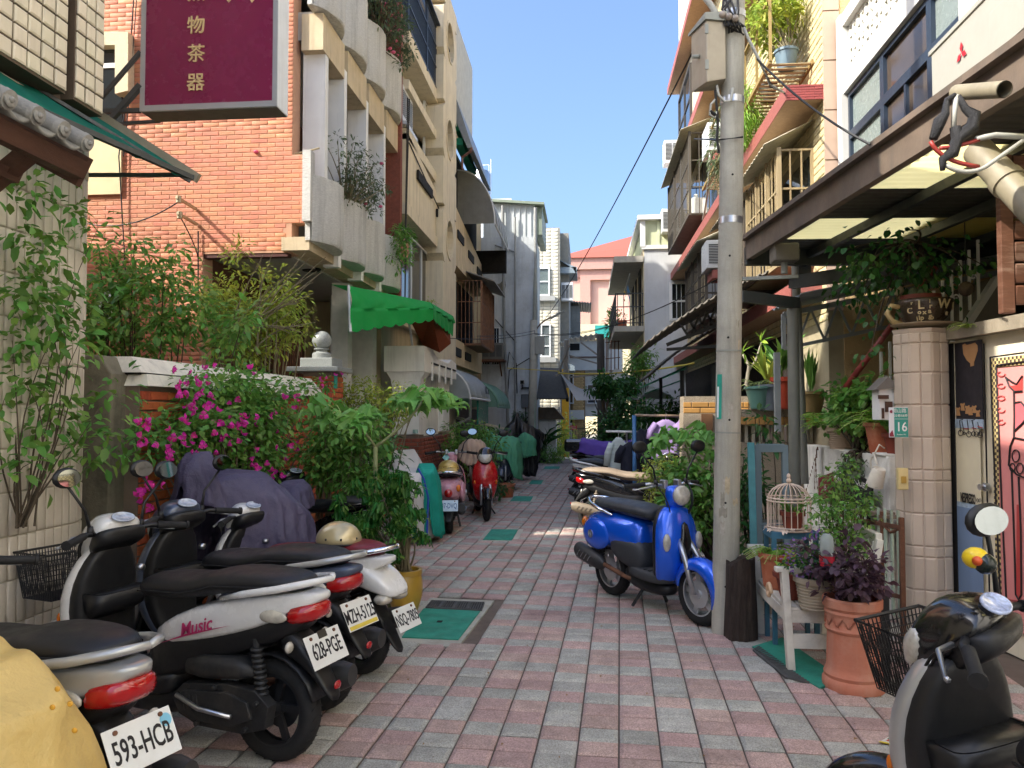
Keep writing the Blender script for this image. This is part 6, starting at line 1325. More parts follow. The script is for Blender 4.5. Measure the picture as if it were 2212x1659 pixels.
    for s in (-1,1):
        b = MB();q0,q1 = V((xa-.02,s*.115,.3)),V((xa-.02+.05,s*.115,.58));b.tube([q0,q1],.016,8)
        for k in range(9):p = q0.lerp(q1,.15+k*.085);b.lathe([(.026,-.008),(.031,0),(.026,.008)],12,p)
        b.build('shock',mEng if s > 0 else exh,t,'auto')
    b = MB();b.bar((-.05,.1,.18),(-.1,.22,.01),.02);b.bar((-.02,-.1,.16),(-.1,-.14,.02),.022);b.build('stand',mEng,t)
    # handlebar group
    hx = xf-.3
    if retro:
        lofted('handlebar_cowl',[[ST @ p for p in r] for r in (rz(.84,hx,.06,.075,2.4),rz(.92,hx+.02,.065,.085,2.4),rz(.99,hx+.02,.07,.09,2.4),rz(1.03,hx+.0,.05,.06,2.4))],col,t)
        b = MB();b.lathe([(.075,0),(.08,.03),(.062,.05),(.0,.062)],24,(0,0,0),axis='x');o = b.build('headlight',mLensC,t,True);o.matrix_local = ST @ Matrix.Translation((hx+.07,0,.955))
        b = MB();b.box((hx-.07,-.09,1.0),(hx-.01,-.05,1.07));b.box((hx-.07,.05,1.0),(hx-.01,.09,1.07));b.v = [ST @ v for v in b.v];b.build('brake_reservoir',mSteel,t,bevel=.008)
    else:
        lofted('handlebar_cowl',[[ST @ p for p in r] for r in (rx(hx-.1,1.025,.09,.03,3),rx(hx-.06,1.025,.15,.045,3,tw=.8),rx(hx+.01,1.0,.16,.085,3,tw=.6),rx(hx+.08,.955,.135,.11,3,tw=.5),rx(hx+.14,.905,.09,.09,3),rx(hx+.18,.86,.03,.04,3))],col,t)
        lofted('handlebar_rear',[[ST @ p for p in r] for r in (rx(hx-.13,.985,.08,.03,3),rx(hx-.1,.975,.15,.045,4),rx(hx-.02,.945,.14,.06,4),rx(hx+.06,.9,.09,.06,3))],mBlack,t)
        if headl:
            lofted('headlight',[[ST @ p for p in r] for r in (rx(hx+.09,.94,.128,.06,3),rx(hx+.145,.915,.095,.07,3),rx(hx+.19,.88,.035,.04,3))],mLensC,t)
        M_ = ST @ frame((hx-.085,0,1.062),(0,-1,0),(.75,0,.45));b = MB();b.lathe([(.0,.003),(.052,.002),(.056,.007),(.064,.006),(.068,0)],24,(0,0,0));b.v = [V((v.x*1.0,v.y*.62,v.z)) for v in b.v]
        o = b.build('instrument_panel',dash or mat('instrument_face','#aab4c4',.12,var=.3,scale=30,coat=.6),t,True);o.matrix_local = M_
    gz = 1.03 if retro else .985
    b = MB()
    for s,k in ((-1,0),(1,1),(1,2)):b.tube(bez(ST @ V((hx-.02,s*.16,gz)),ST @ V((hx+.12+.03*k,s*.12,gz-.12)),ST @ V((hx+.02,s*.05,.72)),8),.005,5)
    b.build('control_cable',mCable,t,True)
    b = MB();b.tube([ST @ V((hx-.16,-.06,.8)),ST @ V((hx-.13,-.06,.8))] if not retro else [V((.02,.0,.72)),V((.0,0,.72))],.018,12);b.build('key_lock',mSteel,t,True)
    b = MB();n_ = [(p[0].x,max(q.y for q in p),sum(q.z for q in p)/len(p)) for p in st]
    for s in (-1,1):b.tube([V((x,s*(y+.001),z-.012)) for x,y,z in n_[1:-1]],.0045,5)
    b.build('seat_piping',mRubber,t,True)
    for s in (-1,1):
        b = MB();b.tube([ST @ V((hx-.03,s*.1,gz)),ST @ V((hx-.06,s*.2,gz+.01)),ST @ V((hx-.13,s*.33,gz-.005))],.013,8);hb = b.build('handlebar',mSteel if retro else mBlack,t,True)
        b = MB();b.tube([ST @ V((hx-.08,s*.225,gz+.008)),ST @ V((hx-.145,s*.36,gz-.008))],[.019,.018],12);b.tube([ST @ V((hx-.145,s*.36,gz-.008)),ST @ V((hx-.15,s*.372,gz-.009))],.023,12);b.build('grip',mRubber,hb,'auto')
        b = MB();b.tube([ST @ V((hx-.02,s*.17,gz)),ST @ V((hx-.0,s*.22,gz-.005)),ST @ V((hx-.06,s*.34,gz-.03)),ST @ V((hx-.07,s*.355,gz-.028))],[.009,.008,.006,.009],6);b.build('brake_lever',mSteel,hb,True)
        if mirrors is True or mirrors == s:
            b = MB();e = ST @ V((hx-.05,s*mir,gz+.27));b.tube([ST @ V((hx-.04,s*.15,gz+.01)),ST @ V((hx-.03,s*.18,gz+.13)),e],[.01,.007,.007],8);b.tube([ST @ V((hx-.04,s*.15,gz)),ST @ V((hx-.038,s*.155,gz+.045))],[.02,.014],8)
            b.ball(e+V((0,0,.03)),.075,16,sx=.3,sy=1.0,sz=.68);mr = b.build('mirror',mBlack,t,True)
            b = MB();b.lathe([(0,0),(.062,0)],20,(0,0,0),caps=False);b.v = [V((v.x,v.y*.68,v.z)) for v in b.v];o = b.build('mirror_glass',mMirror,mr,fix=False);o.matrix_local = Matrix.Translation(e+V((-.0235,0,.03))) @ frame((0,0,0),(0,-1,0),(.12,0,1))
    if basket:
        b = MB();x0,x1,y0,z0,z1 = xf-.04,xf+.22,.14,.62,.86
        def P(u,v,f):s_ = .82+.18*f;return V(((x0+x1)/2+(x1-x0)/2*u*s_+.02*f,y0*v*s_+bky,z0+(z1-z0)*f))
        for f in [k/9 for k in range(10)]:b.tube([P(-1,-1,f),P(1,-1,f),P(1,1,f),P(-1,1,f),P(-1,-1,f)],.0045 if f == 1 else .0022,4)
        b.tube([P(-1,-1,1),P(1,-1,1),P(1,1,1),P(-1,1,1),P(-1,-1,1)],.007,6)
        for k in range(-8,9):
            for s in (-1,1):
                b.tube([P(k/8,s,0),P(min(1,max(-1,(k+1)/8)),s,1)],.0022,4);b.tube([P(k/8,s,0),P(min(1,max(-1,(k-1)/8)),s,1)],.0022,4)
                b.tube([P(s,k/8,0),P(s,min(1,max(-1,(k+1)/8)),1)],.0022,4);b.tube([P(s,k/8,0),P(s,min(1,max(-1,(k-1)/8)),1)],.0022,4)
            b.tube([P(k/8,-1,0),P(k/8,1,0)],.0022,4);b.tube([P(-1,k/8,0),P(1,k/8,0)],.0022,4)
        b.tube([P(-1,.4,0),V((xf-.2,.06,.6))],.01,6);b.tube([P(-1,-.4,0),V((xf-.2,-.06,.6))],.01,6)
        b.build('wire_basket',mBlack,t,kind='stuff')
    return t
def place(rear,head,wb):
    h = math.radians(head);return (rear[0]+math.cos(h)*wb/2,rear[1]+math.sin(h)*wb/2,0)
mSW = mat('pearl_white_paint','#d9d9d6',.25,var=.03,coat=.7);mSSil = mat('silver_paint','#b4b5b2',.3,metal=.45,var=.05,coat=.5);mSBlk = mat('dark_blue_grey_paint','#4a5468',.28,metal=.3,var=.05,coat=.6)
mBlueP = mat('metallic_blue_paint','#1160e6',.24,metal=.3,var=.04,coat=.9);mSBk = mat('black_paint','#121316',.22,var=.05,coat=.7);mPink = mat('dusty_pink_paint','#c58f9c',.3,var=.05,coat=.5);mRedP2 = mat('racing_red_paint','#b51a1e',.25,var=.04,coat=.7)
mTaupe = mat('taupe_vinyl','#8a7a66',.55,var=.1,bump=.1,bscale=200);mRedSeat = mat('dark_red_vinyl','#6a1620',.45,var=.08,bump=.1,bscale=220);mPurp = mat('purple_paint','#5b3f9a',.4,var=.1)
H1 = 161
s628 = scooter('white scooter with a pink script decal, black seat and plate 628-PGE',place((-1.43,3.5),H1+2,1.38),H1+2,'modern',mSW,None,None,'628-PGE',wb=1.38,basket=True,ptext='tag')
s593 = scooter('silver scooter with plate 593-HCB at the lower left corner',place((-1.68,2.48),H1,1.26),H1,'modern',mSSil,None,None,'593-HCB',wb=1.26,mirrors=False,ptext='sticker')
sMZH = scooter('dark blue grey scooter with a black tail and plate MZH-5125',place((-1.45,4.1),H1,1.36),H1,'modern',mSBlk,None,None,'MZH-5125',wb=1.36,guards=mSSil,ptext='band')
sNSQ = scooter('white scooter with a dark red seat and plate NSQ-7805',place((-1.4,4.68),H1,1.2),H1,'modern',mSW,None,mRedSeat,'NSQ-7805',wb=1.3,tail='wide',mirrors=False,guards=mChrome,psc=.93)
sBush = scooter('black scooter half hidden behind the potted schefflera, only its seat showing',place((-1.95,6.55),150,1.24),150,'modern',mSBk,None,None,None,mirrors=1)
sPink = scooter('dusty pink scooter seen from behind with plate 107-DVQ',place((G(970,1152).x,G(970,1152).y),98,1.2),98,'retro',mPink,None,None,'107-DVQ',tail='round',wb=1.2,plate_mats=(mat('plate_pale_blue','#c3d3de',.5),mat('plate_blue','#4a6a94',.5)))
sRed = scooter('red, white and black sport scooter leaning by the round green shrub',(-1.62,12.0,0),-76,'modern',mRedP2,None,None,None,tail='split',guards=mSW)
for o in sRed.children:
    if o.name.split('.')[0] in ('handlebar_cowl','front_fender'):o.data.materials[0] = mSBk
    if o.name.startswith('body_panel'):o.data.materials[0] = mSW
sGreen = scooter('scooter facing us under a pale green cover, its front wheel showing',(G(1087,1062).x-.05,G(1087,1062).y+.6,0),-88,'modern',mSBlk,None,None,None,mirrors=False)
sBlue = scooter('metallic blue retro scooter with a grey seat beside the near pole',((.863+.236)/2,(5.976+6.9)/2,0),math.degrees(math.atan2(5.976-6.9,.863-.236)),'retro',mBlueP,None,mat('grey_vinyl','#33363a',.5,var=.1,bump=.12,bscale=220),None,wb=1.12,rim=mRimS,mirrors=True,tail='none' if 0 else 'round')
sTaupe = scooter('black sport scooter with a taupe seat standing in the patch of sunlight',place((G(1287,1151).x,G(1287,1151).y),-8,1.3),-8,'modern',mSBk,None,mTaupe,None,wb=1.3,rim=mat('bronze_alloy','#a58f6c',.35,metal=.5),exh=mat('dusty_exhaust','#7c705e',.5,var=.1),mirrors=False)
s3 = scooter('white and black scooter parked just behind the taupe seated one',place((.05,12.35),-6,1.24),-6,'modern',mSW,None,None,None,mirrors=False)
s4 = scooter('dark scooter with red tail lights, second behind the taupe seated one',place((.3,13.4),-6,1.24),-6,'modern',mSBk,None,None,None,mirrors=False)
s5 = scooter('black scooter with a rear box and purple cloth, farthest of the right hand row',place((.0,14.8),-6,1.24),-6,'modern',mSBk,None,None,None,mirrors=False)
sR = scooter('black scooter with a wire basket and pale dial at the lower right corner',(1.3,2.13,0),110,'modern',mSBk,None,None,None,psc=.99,bky=-.2,lean=-7,steer=26,mirrors=-1,mir=.1,basket=True,dash=mat('light_painted_dial','#b9c6e6',.1,var=.45,scale=45,coat=.6,hue=0))  # lit look of the dial is put into its pale mottled colour
for o in sR.children:
    if o.name.startswith('front_shield'):o.data.materials[0] = mSSil
# decals on the white scooter
mMag = mat('magenta_decal','#b0245e',.4);mDot = mat('grey_decal','#9a9a9a',.5)
M_ = frame((-.36,.1685,.61),(-1,0,.28),(.28,0,1));M_ = frame((-.33,.168,.605),(-1,0,.3),(.3,.08,1))
for s,u in ((1,V((-1,0,.3))),):
    text('script_decal','Music',.085,mMag,s628,frame((-.36,.1725,.612),u,(.3,-.1,1)),.001,shear=.3,bold=.001)
    b = MB();b.slab([(-.1,.148,.5),(-.3,.167,.565),(-.56,.165,.64),(-.3,.168,.575)],(0,.004,0));b.build('stripe_decal',mMag,s628)
b = MB();b.box((-.62-.2,-.17,.9),(-.62-.0,.17,.9)) if 0 else None
t_ = MB();t_.box((-1.02,-.16,.86),(-.6,.16,1.1));o = t_.build('rear_box',mSBk,s5,bevel=.05)
# cloths ----------------------------------------------------------
def drape(label,name,cat,centre,head,prof,m,seed=1,folds=9,fold=.03,nu=60,nv=36,group=None,edge=0):
    """cloth hung over a long thing: prof = (s, top z, half depth, bottom z) along the axis"""
    rn = random.Random(seed);ph = [rn.uniform(0,6) for _ in range(8)];S_ = [p[0] for p in prof]
    def at(s,k):return float(np.interp(s,S_,[p[k] for p in prof]))
    def f(u,v):
        s = S_[0]+(S_[-1]-S_[0])*u;H,W,Z = at(s,1),at(s,2),at(s,3);e = min(u,1-u);W *= min(1,(e/.12+.02))**.5;H = Z+(H-Z)*(min(1,e/.05+.25))**.5
        a = (v-.5)*2;q = abs(a);z = H-(H-Z)*max(0,(q-.22)/.78)**1.15;y = math.copysign(W*min(1,(q/.45))**.75,a);drop = (H-z)/(H-Z+1e-6)
        fo = fold*drop*(math.sin(folds*2*PI*u+ph[0]+a*1.2)+.6*math.sin(folds*3.7*u+ph[1])+.3*math.sin(folds*9*u+ph[2]+a*4))
        return V((s+.012*math.sin(z*21+ph[3]+u*9),y*(1+.18*drop)+math.copysign(fo,a),z+.008*math.sin(u*40+ph[4]+a*5)+edge*math.sin(u*17+ph[5])*drop))
    b = MB();b.grid(f,nu,nv);o = b.build(name,m,None,True,solid=.004);o.location = centre;o.rotation_euler = (0,0,math.radians(head))
    tag(o,label,cat,group);return o
mPurC = mat('purple_grey_cover','#4a4560',.6,var=.1,scale=3,bump=.9,bscale=11,stain=.3,dcol='#6a6476',sheen=.3,trans=.08);mYel = mat('yellow_raincoat','#e9cc80',.45,var=.06,scale=3,bump=1.0,bscale=7,trans=.3);mGrC = mat('pale_green_cloth','#5fae87',.7,var=.1,trans=.25,bump=.8,bscale=12);mBlkC = mat('black_plastic_sheet','#16171a',.35,var=.1,bump=.5,bscale=14)
mWhC = mat('white_sheet','#d3d0cc',.8,var=.04,bump=.3,bscale=10,trans=.2);mTeal = mat('teal_towel','#169a88',.85,var=.06,bump=.3,bscale=90,trans=.15)
drape('dark purple grey cover over the front of the red seated scooter','scooter_cover','scooter cover',(-2.44,5.2,0),72,[(-.5,1.24,.07,1.02),(-.42,1.33,.09,1.0),(-.31,1.34,.1,.95),(-.25,1.16,.13,.75),(-.15,1.18,.26,.5),(0,1.2,.36,.45),(.2,1.08,.42,.45),(.36,.97,.34,.5),(.45,.95,.18,.66),(.52,1.05,.12,.86),(.66,1.08,.12,.88),(.76,1.02,.07,.9)],mPurC,3,8,.065,group='covers over parked scooters')
yc = drape('yellow raincoat draped over a scooter at the lower left corner','raincoat','raincoat',(-1.78,2.1,0),160,[(-.36,.6,.12,.2),(-.27,.76,.18,.15),(-.12,.87,.22,.12),(.12,.9,.24,.1),(.45,.93,.28,.1),(.7,.9,.25,.1)],mYel,5,6,.085,edge=.04)
b = MB()
for q in ((72,1505),(97,1540),(62,1545),(106,1600)):p = PY(q[0],q[1],1.93);b.ball(p,.008,8,sy=.5)
o = b.build('snap_button',mat('snap_yellow','#d39a2a',.4),None,kind='stuff');o.parent = yc;o.matrix_parent_inverse = (Matrix.Translation(yc.location) @ Matrix.Rotation(math.radians(150),4,'Z')).inverted()
gw = G(888,1178)
drape('white sheet covering a scooter beside the potted schefflera','scooter_cover','scooter cover',(gw.x-.12,gw.y+.4,0),112,[(-.5,.72,.1,.12),(-.36,.86,.18,.06),(-.1,.84,.22,.05),(.15,.9,.24,.05),(.35,1.08,.26,.06),(.48,1.12,.22,.08),(.62,.85,.14,.15)],mWhC,8,6,.04,group='covers over parked scooters')
drape('teal towel with a blue edge hanging over the white sheet','towel','towel',(gw.x+.13,gw.y+.3,0),105,[(-.28,.86,.08,.12),(-.15,.9,.13,.06),(.05,.94,.16,.08),(.2,.95,.15,.1),(.3,.9,.1,.2)],mTeal,9,4,.03)
b = MB();e = [PY(x,y,gw.y-.12) for x,y in ((903,1012),(916,1035),(925,1075),(922,1165))];b.tube(e,.012,6);tag(b.build('towel_edge',mat('blue_edge','#2248a8',.7)),'blue trim strip along the teal towel','trim')
gg = sGreen.location
drape('pale green cloth over the handlebars of the front facing scooter','scooter_cover','scooter cover',(gg.x,gg.y-.25,0),2,[(-.42,1.1,.1,.95),(-.3,1.25,.14,.95),(-.15,1.12,.3,.7),(.1,1.12,.32,.62),(.3,1.08,.3,.3),(.42,.9,.2,.15)],mGrC,11,5,.04,group='covers over parked scooters',edge=.05)
gk = G(1128,1038)
drape('black plastic sheet tied over a scooter against the grey wall','scooter_cover','scooter cover',(gk.x-.1,gk.y+.2,0),20,[(-.5,.95,.2,.1),(-.35,1.2,.2,.1),(-.12,1.45,.16,.1),(-.05,1.62,.07,.4),(.05,1.4,.2,.1),(.35,1.25,.25,.1),(.55,1.15,.1,.9),(.65,1.1,.06,.95)],mBlkC,12,6,.05,group='covers over parked scooters')
drape('small pale green cloth hanging on the black sheet','cloth','cloth',(gk.x+.05,gk.y-.15,0),10,[(-.2,.95,.08,.6),(0,1.15,.12,.55),(.2,1.05,.12,.6),(.3,.95,.06,.6)],mGrC,13,3,.03)
drape('purple cloth over the farthest scooter of the right hand row','cloth','cloth',(.55,14.75,0),-6,[(-.8,1.02,.1,.85),(-.6,1.12,.2,.85),(-.2,1.05,.22,.75),(.3,1.08,.25,.7),(.6,1.2,.2,.8)],mat('purple_cloth','#6a4fb0',.7,var=.08,trans=.2),14,5,.02)
# helmets
def helmet(lab,p,r,m,visor=None,rz=0):
    t = thing('helmet',lab,'helmet',p,rz);b = MB();prof = [(r*1.0,-r*.12),(r*1.03,0)]+[(r*1.03*math.cos(a),r*.95*math.sin(a)) for a in [k*PI/2/9 for k in range(1,10)]]
    b.lathe(prof,28,(0,0,0),caps=False);b.v = [V((v.x*1.12,v.y*.96,v.z)) for v in b.v];b.build('shell',m,t,True,solid=.006)
    b = MB();b.lathe([(r*1.01,-r*.16),(r*1.05,-r*.12),(r*1.05,-.08*r)],28,(0,0,0),caps=False);b.v = [V((v.x*1.12,v.y*.96,v.z)) for v in b.v];b.build('rim_band',mBlack,t,True,solid=.006)
    b = MB()
    for a in (-1.2,-1.9,-.4):b.ball((math.cos(a)*r*1.13,math.sin(a)*r*.98,.02),.008,8)
    b.build('stud',mBlack,t,True)
    if visor:
        b = MB();b.grid(lambda u,v:V((math.cos(-PI/2+(u-.5)*1.9)*r*(1.1+.4*v),math.sin(-PI/2+(u-.5)*1.9)*r*(1.0+.5*v),.02-.05*v)),12,4);b.build('peak',visor,t,True,solid=.004)
    return t
helmet('cream half helmet resting on the red seat of the white scooter',PY(703,1205,4.62)*0+V((-1.52,4.66,.815)),.12,mat('champagne_paint','#b9a981',.3,metal=.35,var=.06,coat=.5))
helmet('gold painted helmet with a peak on the back of the pink scooter',(sPink.location.x+.08,sPink.location.y-.62,.86),.12,mat('gold_helmet','#b79a52',.3,metal=.3,var=.25,scale=12,coat=.5),mat('gold_helmet','#b79a52'))
o = drape('beige cloth hung over the handlebars of the sport scooter','cloth','cloth',(sRed.location.x-.12,sRed.location.y-.25,0),6,[(-.22,1.1,.08,.9),(-.05,1.2,.14,.8),(.15,1.18,.12,.85),(.22,1.1,.08,.9)],mat('beige_cloth','#b9a08c',.85,var=.06,trans=.15),21,3,.02)
t = thing('phone_holder','teal phone in a holder on the handlebar of the pink scooter','phone');p = PY(966,985,sPink.location.y+.25);b = MB();b.box((-.04,-.005,-.07),(.04,.005,.07));o = b.build('phone',mat('teal_phone','#7fb8ae',.3),t,bevel=.004);o.matrix_local = Matrix.Translation(p) @ Euler((-.5,.6,0)).to_matrix().to_4x4()
t = thing('toy_horn','yellow and black toy hanging under the mirror of the basket scooter','toy');p = PY(2107,1205,2.32);b = MB();b.ball(p,.036,16,sy=.8,sz=.85);b.build('yellow_body',mat('toy_yellow','#e0c01c',.35),t,True)
b = MB();b.ball(p+V((.02,-.012,-.014)),.03,14);b.build('black_nose',mat('toy_black','#15201c',.2),t,True);b = MB();b.ball(p+V((-.008,-.026,-.004)),.014,10);b.build('orange_spot',mat('toy_orange','#c9501c',.4),t,True)
# ================================================================ NEAR POLE
p0 = G(1566,1366);t = thing('utility_pole','tall grey concrete utility pole with a steel box, close on the right','utility pole',p0,group='concrete utility poles')
tx = PY(1585,0,p0.y);H = 7.2
def PP(z):f = z/tx.z;return V(((tx.x-p0.x)*f,0,z))
b = MB();b.tube([PP(z) for z in (0,1.5,3,4.5,6,H)],[.096,.092,.087,.082,.077,.072],24);pole = b.build('shaft',mConc,t,'auto')
b = MB()
for k in range(22):z = .95+k*.27 if 0 else .35+k*.3;a = -1.75+.12*math.sin(k*2);c = PP(z);r = .096-.0034*z;b.tube([c+V((math.cos(a)*(r-.004),math.sin(a)*(r-.004),0)),c+V((math.cos(a)*(r+.0015),math.sin(a)*(r+.0015),0))],.0085,8) if k % 2 == 0 else None
b.build('bolt_hole',mDark,t)
for z in (3.0,3.9,4.55):b = MB();b.tube([PP(z),PP(z+.05)],.088,20);b.build('steel_band',mSteel,t,'auto')
for z in (1.45,2.05):b = MB();b.tube([PP(z),PP(z+.012)],.0945,20);b.build('thin_band',mGreySteel,t,'auto')
q0,q1 = PY(1547,905,p0.y-.1),PY(1556,808,p0.y-.1);b = MB();b.grid(lambda u,v:PP(q0.z+(q1.z-q0.z)*v)+V((math.cos(-2.75+u*.5)*.0955,math.sin(-2.75+u*.5)*.0955,0)),5,2);b.build('teal_sticker',mat('sticker_teal','#2f9c86',.4,var=.1),t,fix=False)
b = MB();b.grid(lambda u,v:PP(q0.z+.01+(q1.z-q0.z-.1)*v)+V((math.cos(-2.7+u*.2)*.0965,math.sin(-2.7+u*.2)*.0965,0)),3,2);b.build('sticker_print',mPW,t,fix=False)
rn = random.Random(31)
for k in range(9):
    z_ = rn.uniform(.7,2.3);a_ = rn.uniform(-2.4,-.9);w_ = rn.uniform(.2,.7);h_ = rn.uniform(.03,.12);b = MB();b.grid(lambda u,v:PP(z_+h_*v+.01*math.sin(u*9+k))+V((math.cos(a_+w_*u)*(.0966-.0034*z_),math.sin(a_+w_*u)*(.0966-.0034*z_),0)),6,3);b.build('paper_scrap',mat('old_paper_%d' % (k % 3),('#a8a296','#8f8a7c','#b3a58a')[k % 3],.9,var=.25,scale=25),t,True,fix=False)
b = MB();x0,x1 = PY(1502,190,p0.y).x,PY(1562,190,p0.y).x;z0,z1 = PY(1530,192,p0.y).z,PY(1530,66,p0.y).z;yb_ = p0.y-.12
b.hexa([(x0-.02,yb_+.18,z0),(x0+.06,yb_-.04,z0-.015),(x1,yb_,z0+.02),(x1,yb_+.2,z0+.02),(x0-.02,yb_+.18,z1),(x0+.06,yb_-.04,z1-.0),(x1,yb_,z1),(x1,yb_+.2,z1)])
o = b.build('steel_box',mat('stained_steel','#a49c8a',.45,metal=.3,var=.12,scale=5,streak=.6,dcol='#7a5a38'),t,bevel=.006);o.location = -p0
b = MB();b.hexa([(x0-.04,yb_+.2,z1+.0),(x0+.05,yb_-.06,z1),(x1+.01,yb_-.02,z1),(x1+.01,yb_+.2,z1),(x0-.04,yb_+.2,z1+.02),(x0+.05,yb_-.06,z1+.05),(x1+.01,yb_-.02,z1+.07),(x1+.01,yb_+.2,z1+.05)]);b.tube([(x0-.03,yb_+.06,(z0+z1)/2),(x0+.02,yb_+.06,(z0+z1)/2)],.015,8)
for z in (z0+.08,z1-.1):b.box((x0+.05,yb_-.045,z),(x0+.075,yb_-.035,z+.07))
o = b.build('box_lid',mGreySteel,t);o.location = -p0
b = MB();W_ = lambda x,y,d=0:PY(x,y,p0.y-.1+d)-p0
b.tube([W_(1548,185),W_(1552,205),W_(1565,220),W_(1578,218),W_(1583,190)],.011,8);b.tube([W_(1607,60),W_(1615,80),W_(1640,130),W_(1665,185),W_(1694,200,3)],.012,8)
b.tube([W_(1510,-20),W_(1535,10),W_(1553,40),W_(1556,62)],.022,10);b.tube([W_(1545,215),W_(1536,225),W_(1533,248),W_(1545,255),W_(1549,240)],.009,6);b.build('grey_conduit',mat('grey_hose','#a5a59c'),t,True)
b = MB()
rn = random.Random(4)
for k in range(7):b.tube([W_(1575+rn.uniform(-18,25),-20,.05),W_(1580+rn.uniform(-25,25),20,-.02),W_(1578+rn.uniform(-22,25),55,-.04),W_(1590+rn.uniform(-22,20),75,.05)],.008,5)
b.tube([W_(1540,20),W_(1560,38),W_(1590,45),W_(1610,60)],.01,5);b.tube([W_(1545,195),W_(1551,260),W_(1549,300),W_(1553,330)],.01,6);b.tube([W_(1534,240),W_(1548,250),W_(1552,262)],.012,6);b.tube([W_(1500,300,6),W_(1553,302),W_(1605,296)],.008,5)
b.build('black_cable',mCable,t)
b = MB(); 
for k in range(3):b.ball(W_(1560+k*14,32+k*4,-.05),.028,10)
b.build('insulator',mat('insulator','#8f857a',.3),t,True)
wire([PY(1628,215,5.7),PY(1700,150,6.5) if 0 else PY(1660,240,6.2)]+sag(PY(1660,160,6.5),PY(1880,310,4.6),.05),'dark wire from the pole past the red ledge to the canopy',.008) if 0 else wire(sag(PY(1636,128,5.7),PY(1880,312,4.7),.05),'dark wire from the near pole to the brown canopy edge',.008)
# flood lamp, small roof bracket by the canopy post
t = thing('flood_lamp','square flood lamp on a bracket under the corner of the brown canopy','lamp');p = PY(1694,560,7.1)
b = MB();b.box(p+V((-.11,-.1,-.03)),p+V((.11,.1,.13)));b.build('lamp_box',mat('lamp_grey','#6b665d',.5),t,bevel=.015);b = MB();b.tube([p+V((0,0,-.03)),p+V((0,0,-.13))],.03,8);b.bar(p+V((-.5,.1,-.16)),p+V((.12,0,-.16)),.05,.03);b.build('bracket',mGreySteel,t)
# ================================================================ TREE STUMP
s0 = G(1601,1378);t = thing('tree_stump','dark weathered upright log standing against the foot of the near pole','log',s0)
b = MB();rings = []
for k in range(9):
    z = .555*k/8;ring = []
    for j in range(30):a = 2*PI*j/30;r = (.113-.018*k/8)*(1+.05*math.sin(a*7+k*.2)+.05*math.sin(a*13+1+k*.3)+.03*math.sin(a*23));ring.append(V((math.cos(a)*r-.0*z,math.sin(a)*r,z+(.02*math.sin(a*3)+.03*math.cos(a) if k == 8 else 0))))
    rings.append(ring)
b.loft(rings);b.build('log',mat('charred_wood','#3a2e26',.9,var=.35,scale=9,stretch=(6,6,.8),bump=1.0,bscale=30,dirt=.4,dcol='#7a6a58'),t,'auto')
# ================================================================ BENCH WITH POTS
A_,B_ = G(1722,1466),G(1640,1372);A_.y += .14
t = thing('garden_bench','peeling white wooden bench used as a plant stand','bench',(A_.x,A_.y,0));L_ = B_.y-A_.y+.05;D_ = .44
mBen = mat('peeling_white_wood','#d3cfc2',.75,var=.08,scale=8,bump=.25,bscale=60,dirt=.5,dcol='#8d8270')
for y in (0,L_):
    b = MB();b.bar((0,y,0),(-.035,y,.62),.045,.06,up=(0,1,0));b.build('leg',mBen,t,bevel=.004)
    b = MB();b.bar((D_,y,0),(D_+.03,y,.42),.045,.05,up=(0,1,0));b.bar((D_+.03,y,.4),(D_+.1,y,.82),.04,.05,up=(0,1,0));b.build('leg',mBen,t,bevel=.004)
    b = MB();b.box((-.09,y-.03,.61),(D_+.04,y+.03,.64));b.build('arm_rest',mBen,t,bevel=.006)
    b = MB();b.box((.0,y-.012,.14),(D_,y+.012,.23));b.box((-.02,y-.015,.3),(D_+.02,y+.015,.38));b.build('end_rail',mBen,t,bevel=.003)
b = MB();b.box((-.03,0,.3),(-.005,L_,.37));b.build('front_rail',mBen,t,bevel=.003)
for k in range(5):b = MB();b.box((-.02+k*.09,-.02,.375),(.055+k*.09,L_+.02,.395));b.build('seat_slat',mBen,t,bevel=.003)
for k in range(9):y = .03+k*(L_-.06)/8;b = MB();b.bar((D_+.04,y,.45),(D_+.095,y,.8),.05,.015,up=(0,1,0));b.build('back_slat',mBen,t,bevel=.003)
b = MB();b.bar((D_+.1,0,.82),(D_+.1,L_,.82),.04,.07);b.bar((D_+.04,0,.45),(D_+.04,L_,.45),.03,.05);b.build('back_rail',mBen,t,bevel=.004)
b = MB();b.tube([V((-.1,.12,.46))+V((0,-.06*math.cos(w_)*(1-w_/9),.06*math.sin(w_)*(1-w_/9))) for w_ in [k*.5 for k in range(14)]],.012,8);b.build('scroll',mat('cream_iron','#cfae8a',.6,var=.15),t,True)
mTerra = mat('terracotta_clay','#b0603f',.8,var=.12,scale=6,bump=.2,dirt=.5,dcol='#c9a58c',streak=.35);mTerraD = mat('dark_terracotta','#7c3624',.6,var=.1,dirt=.3);mSoil = mat('soil','#2a2019',.95,var=.3,bump=.6)
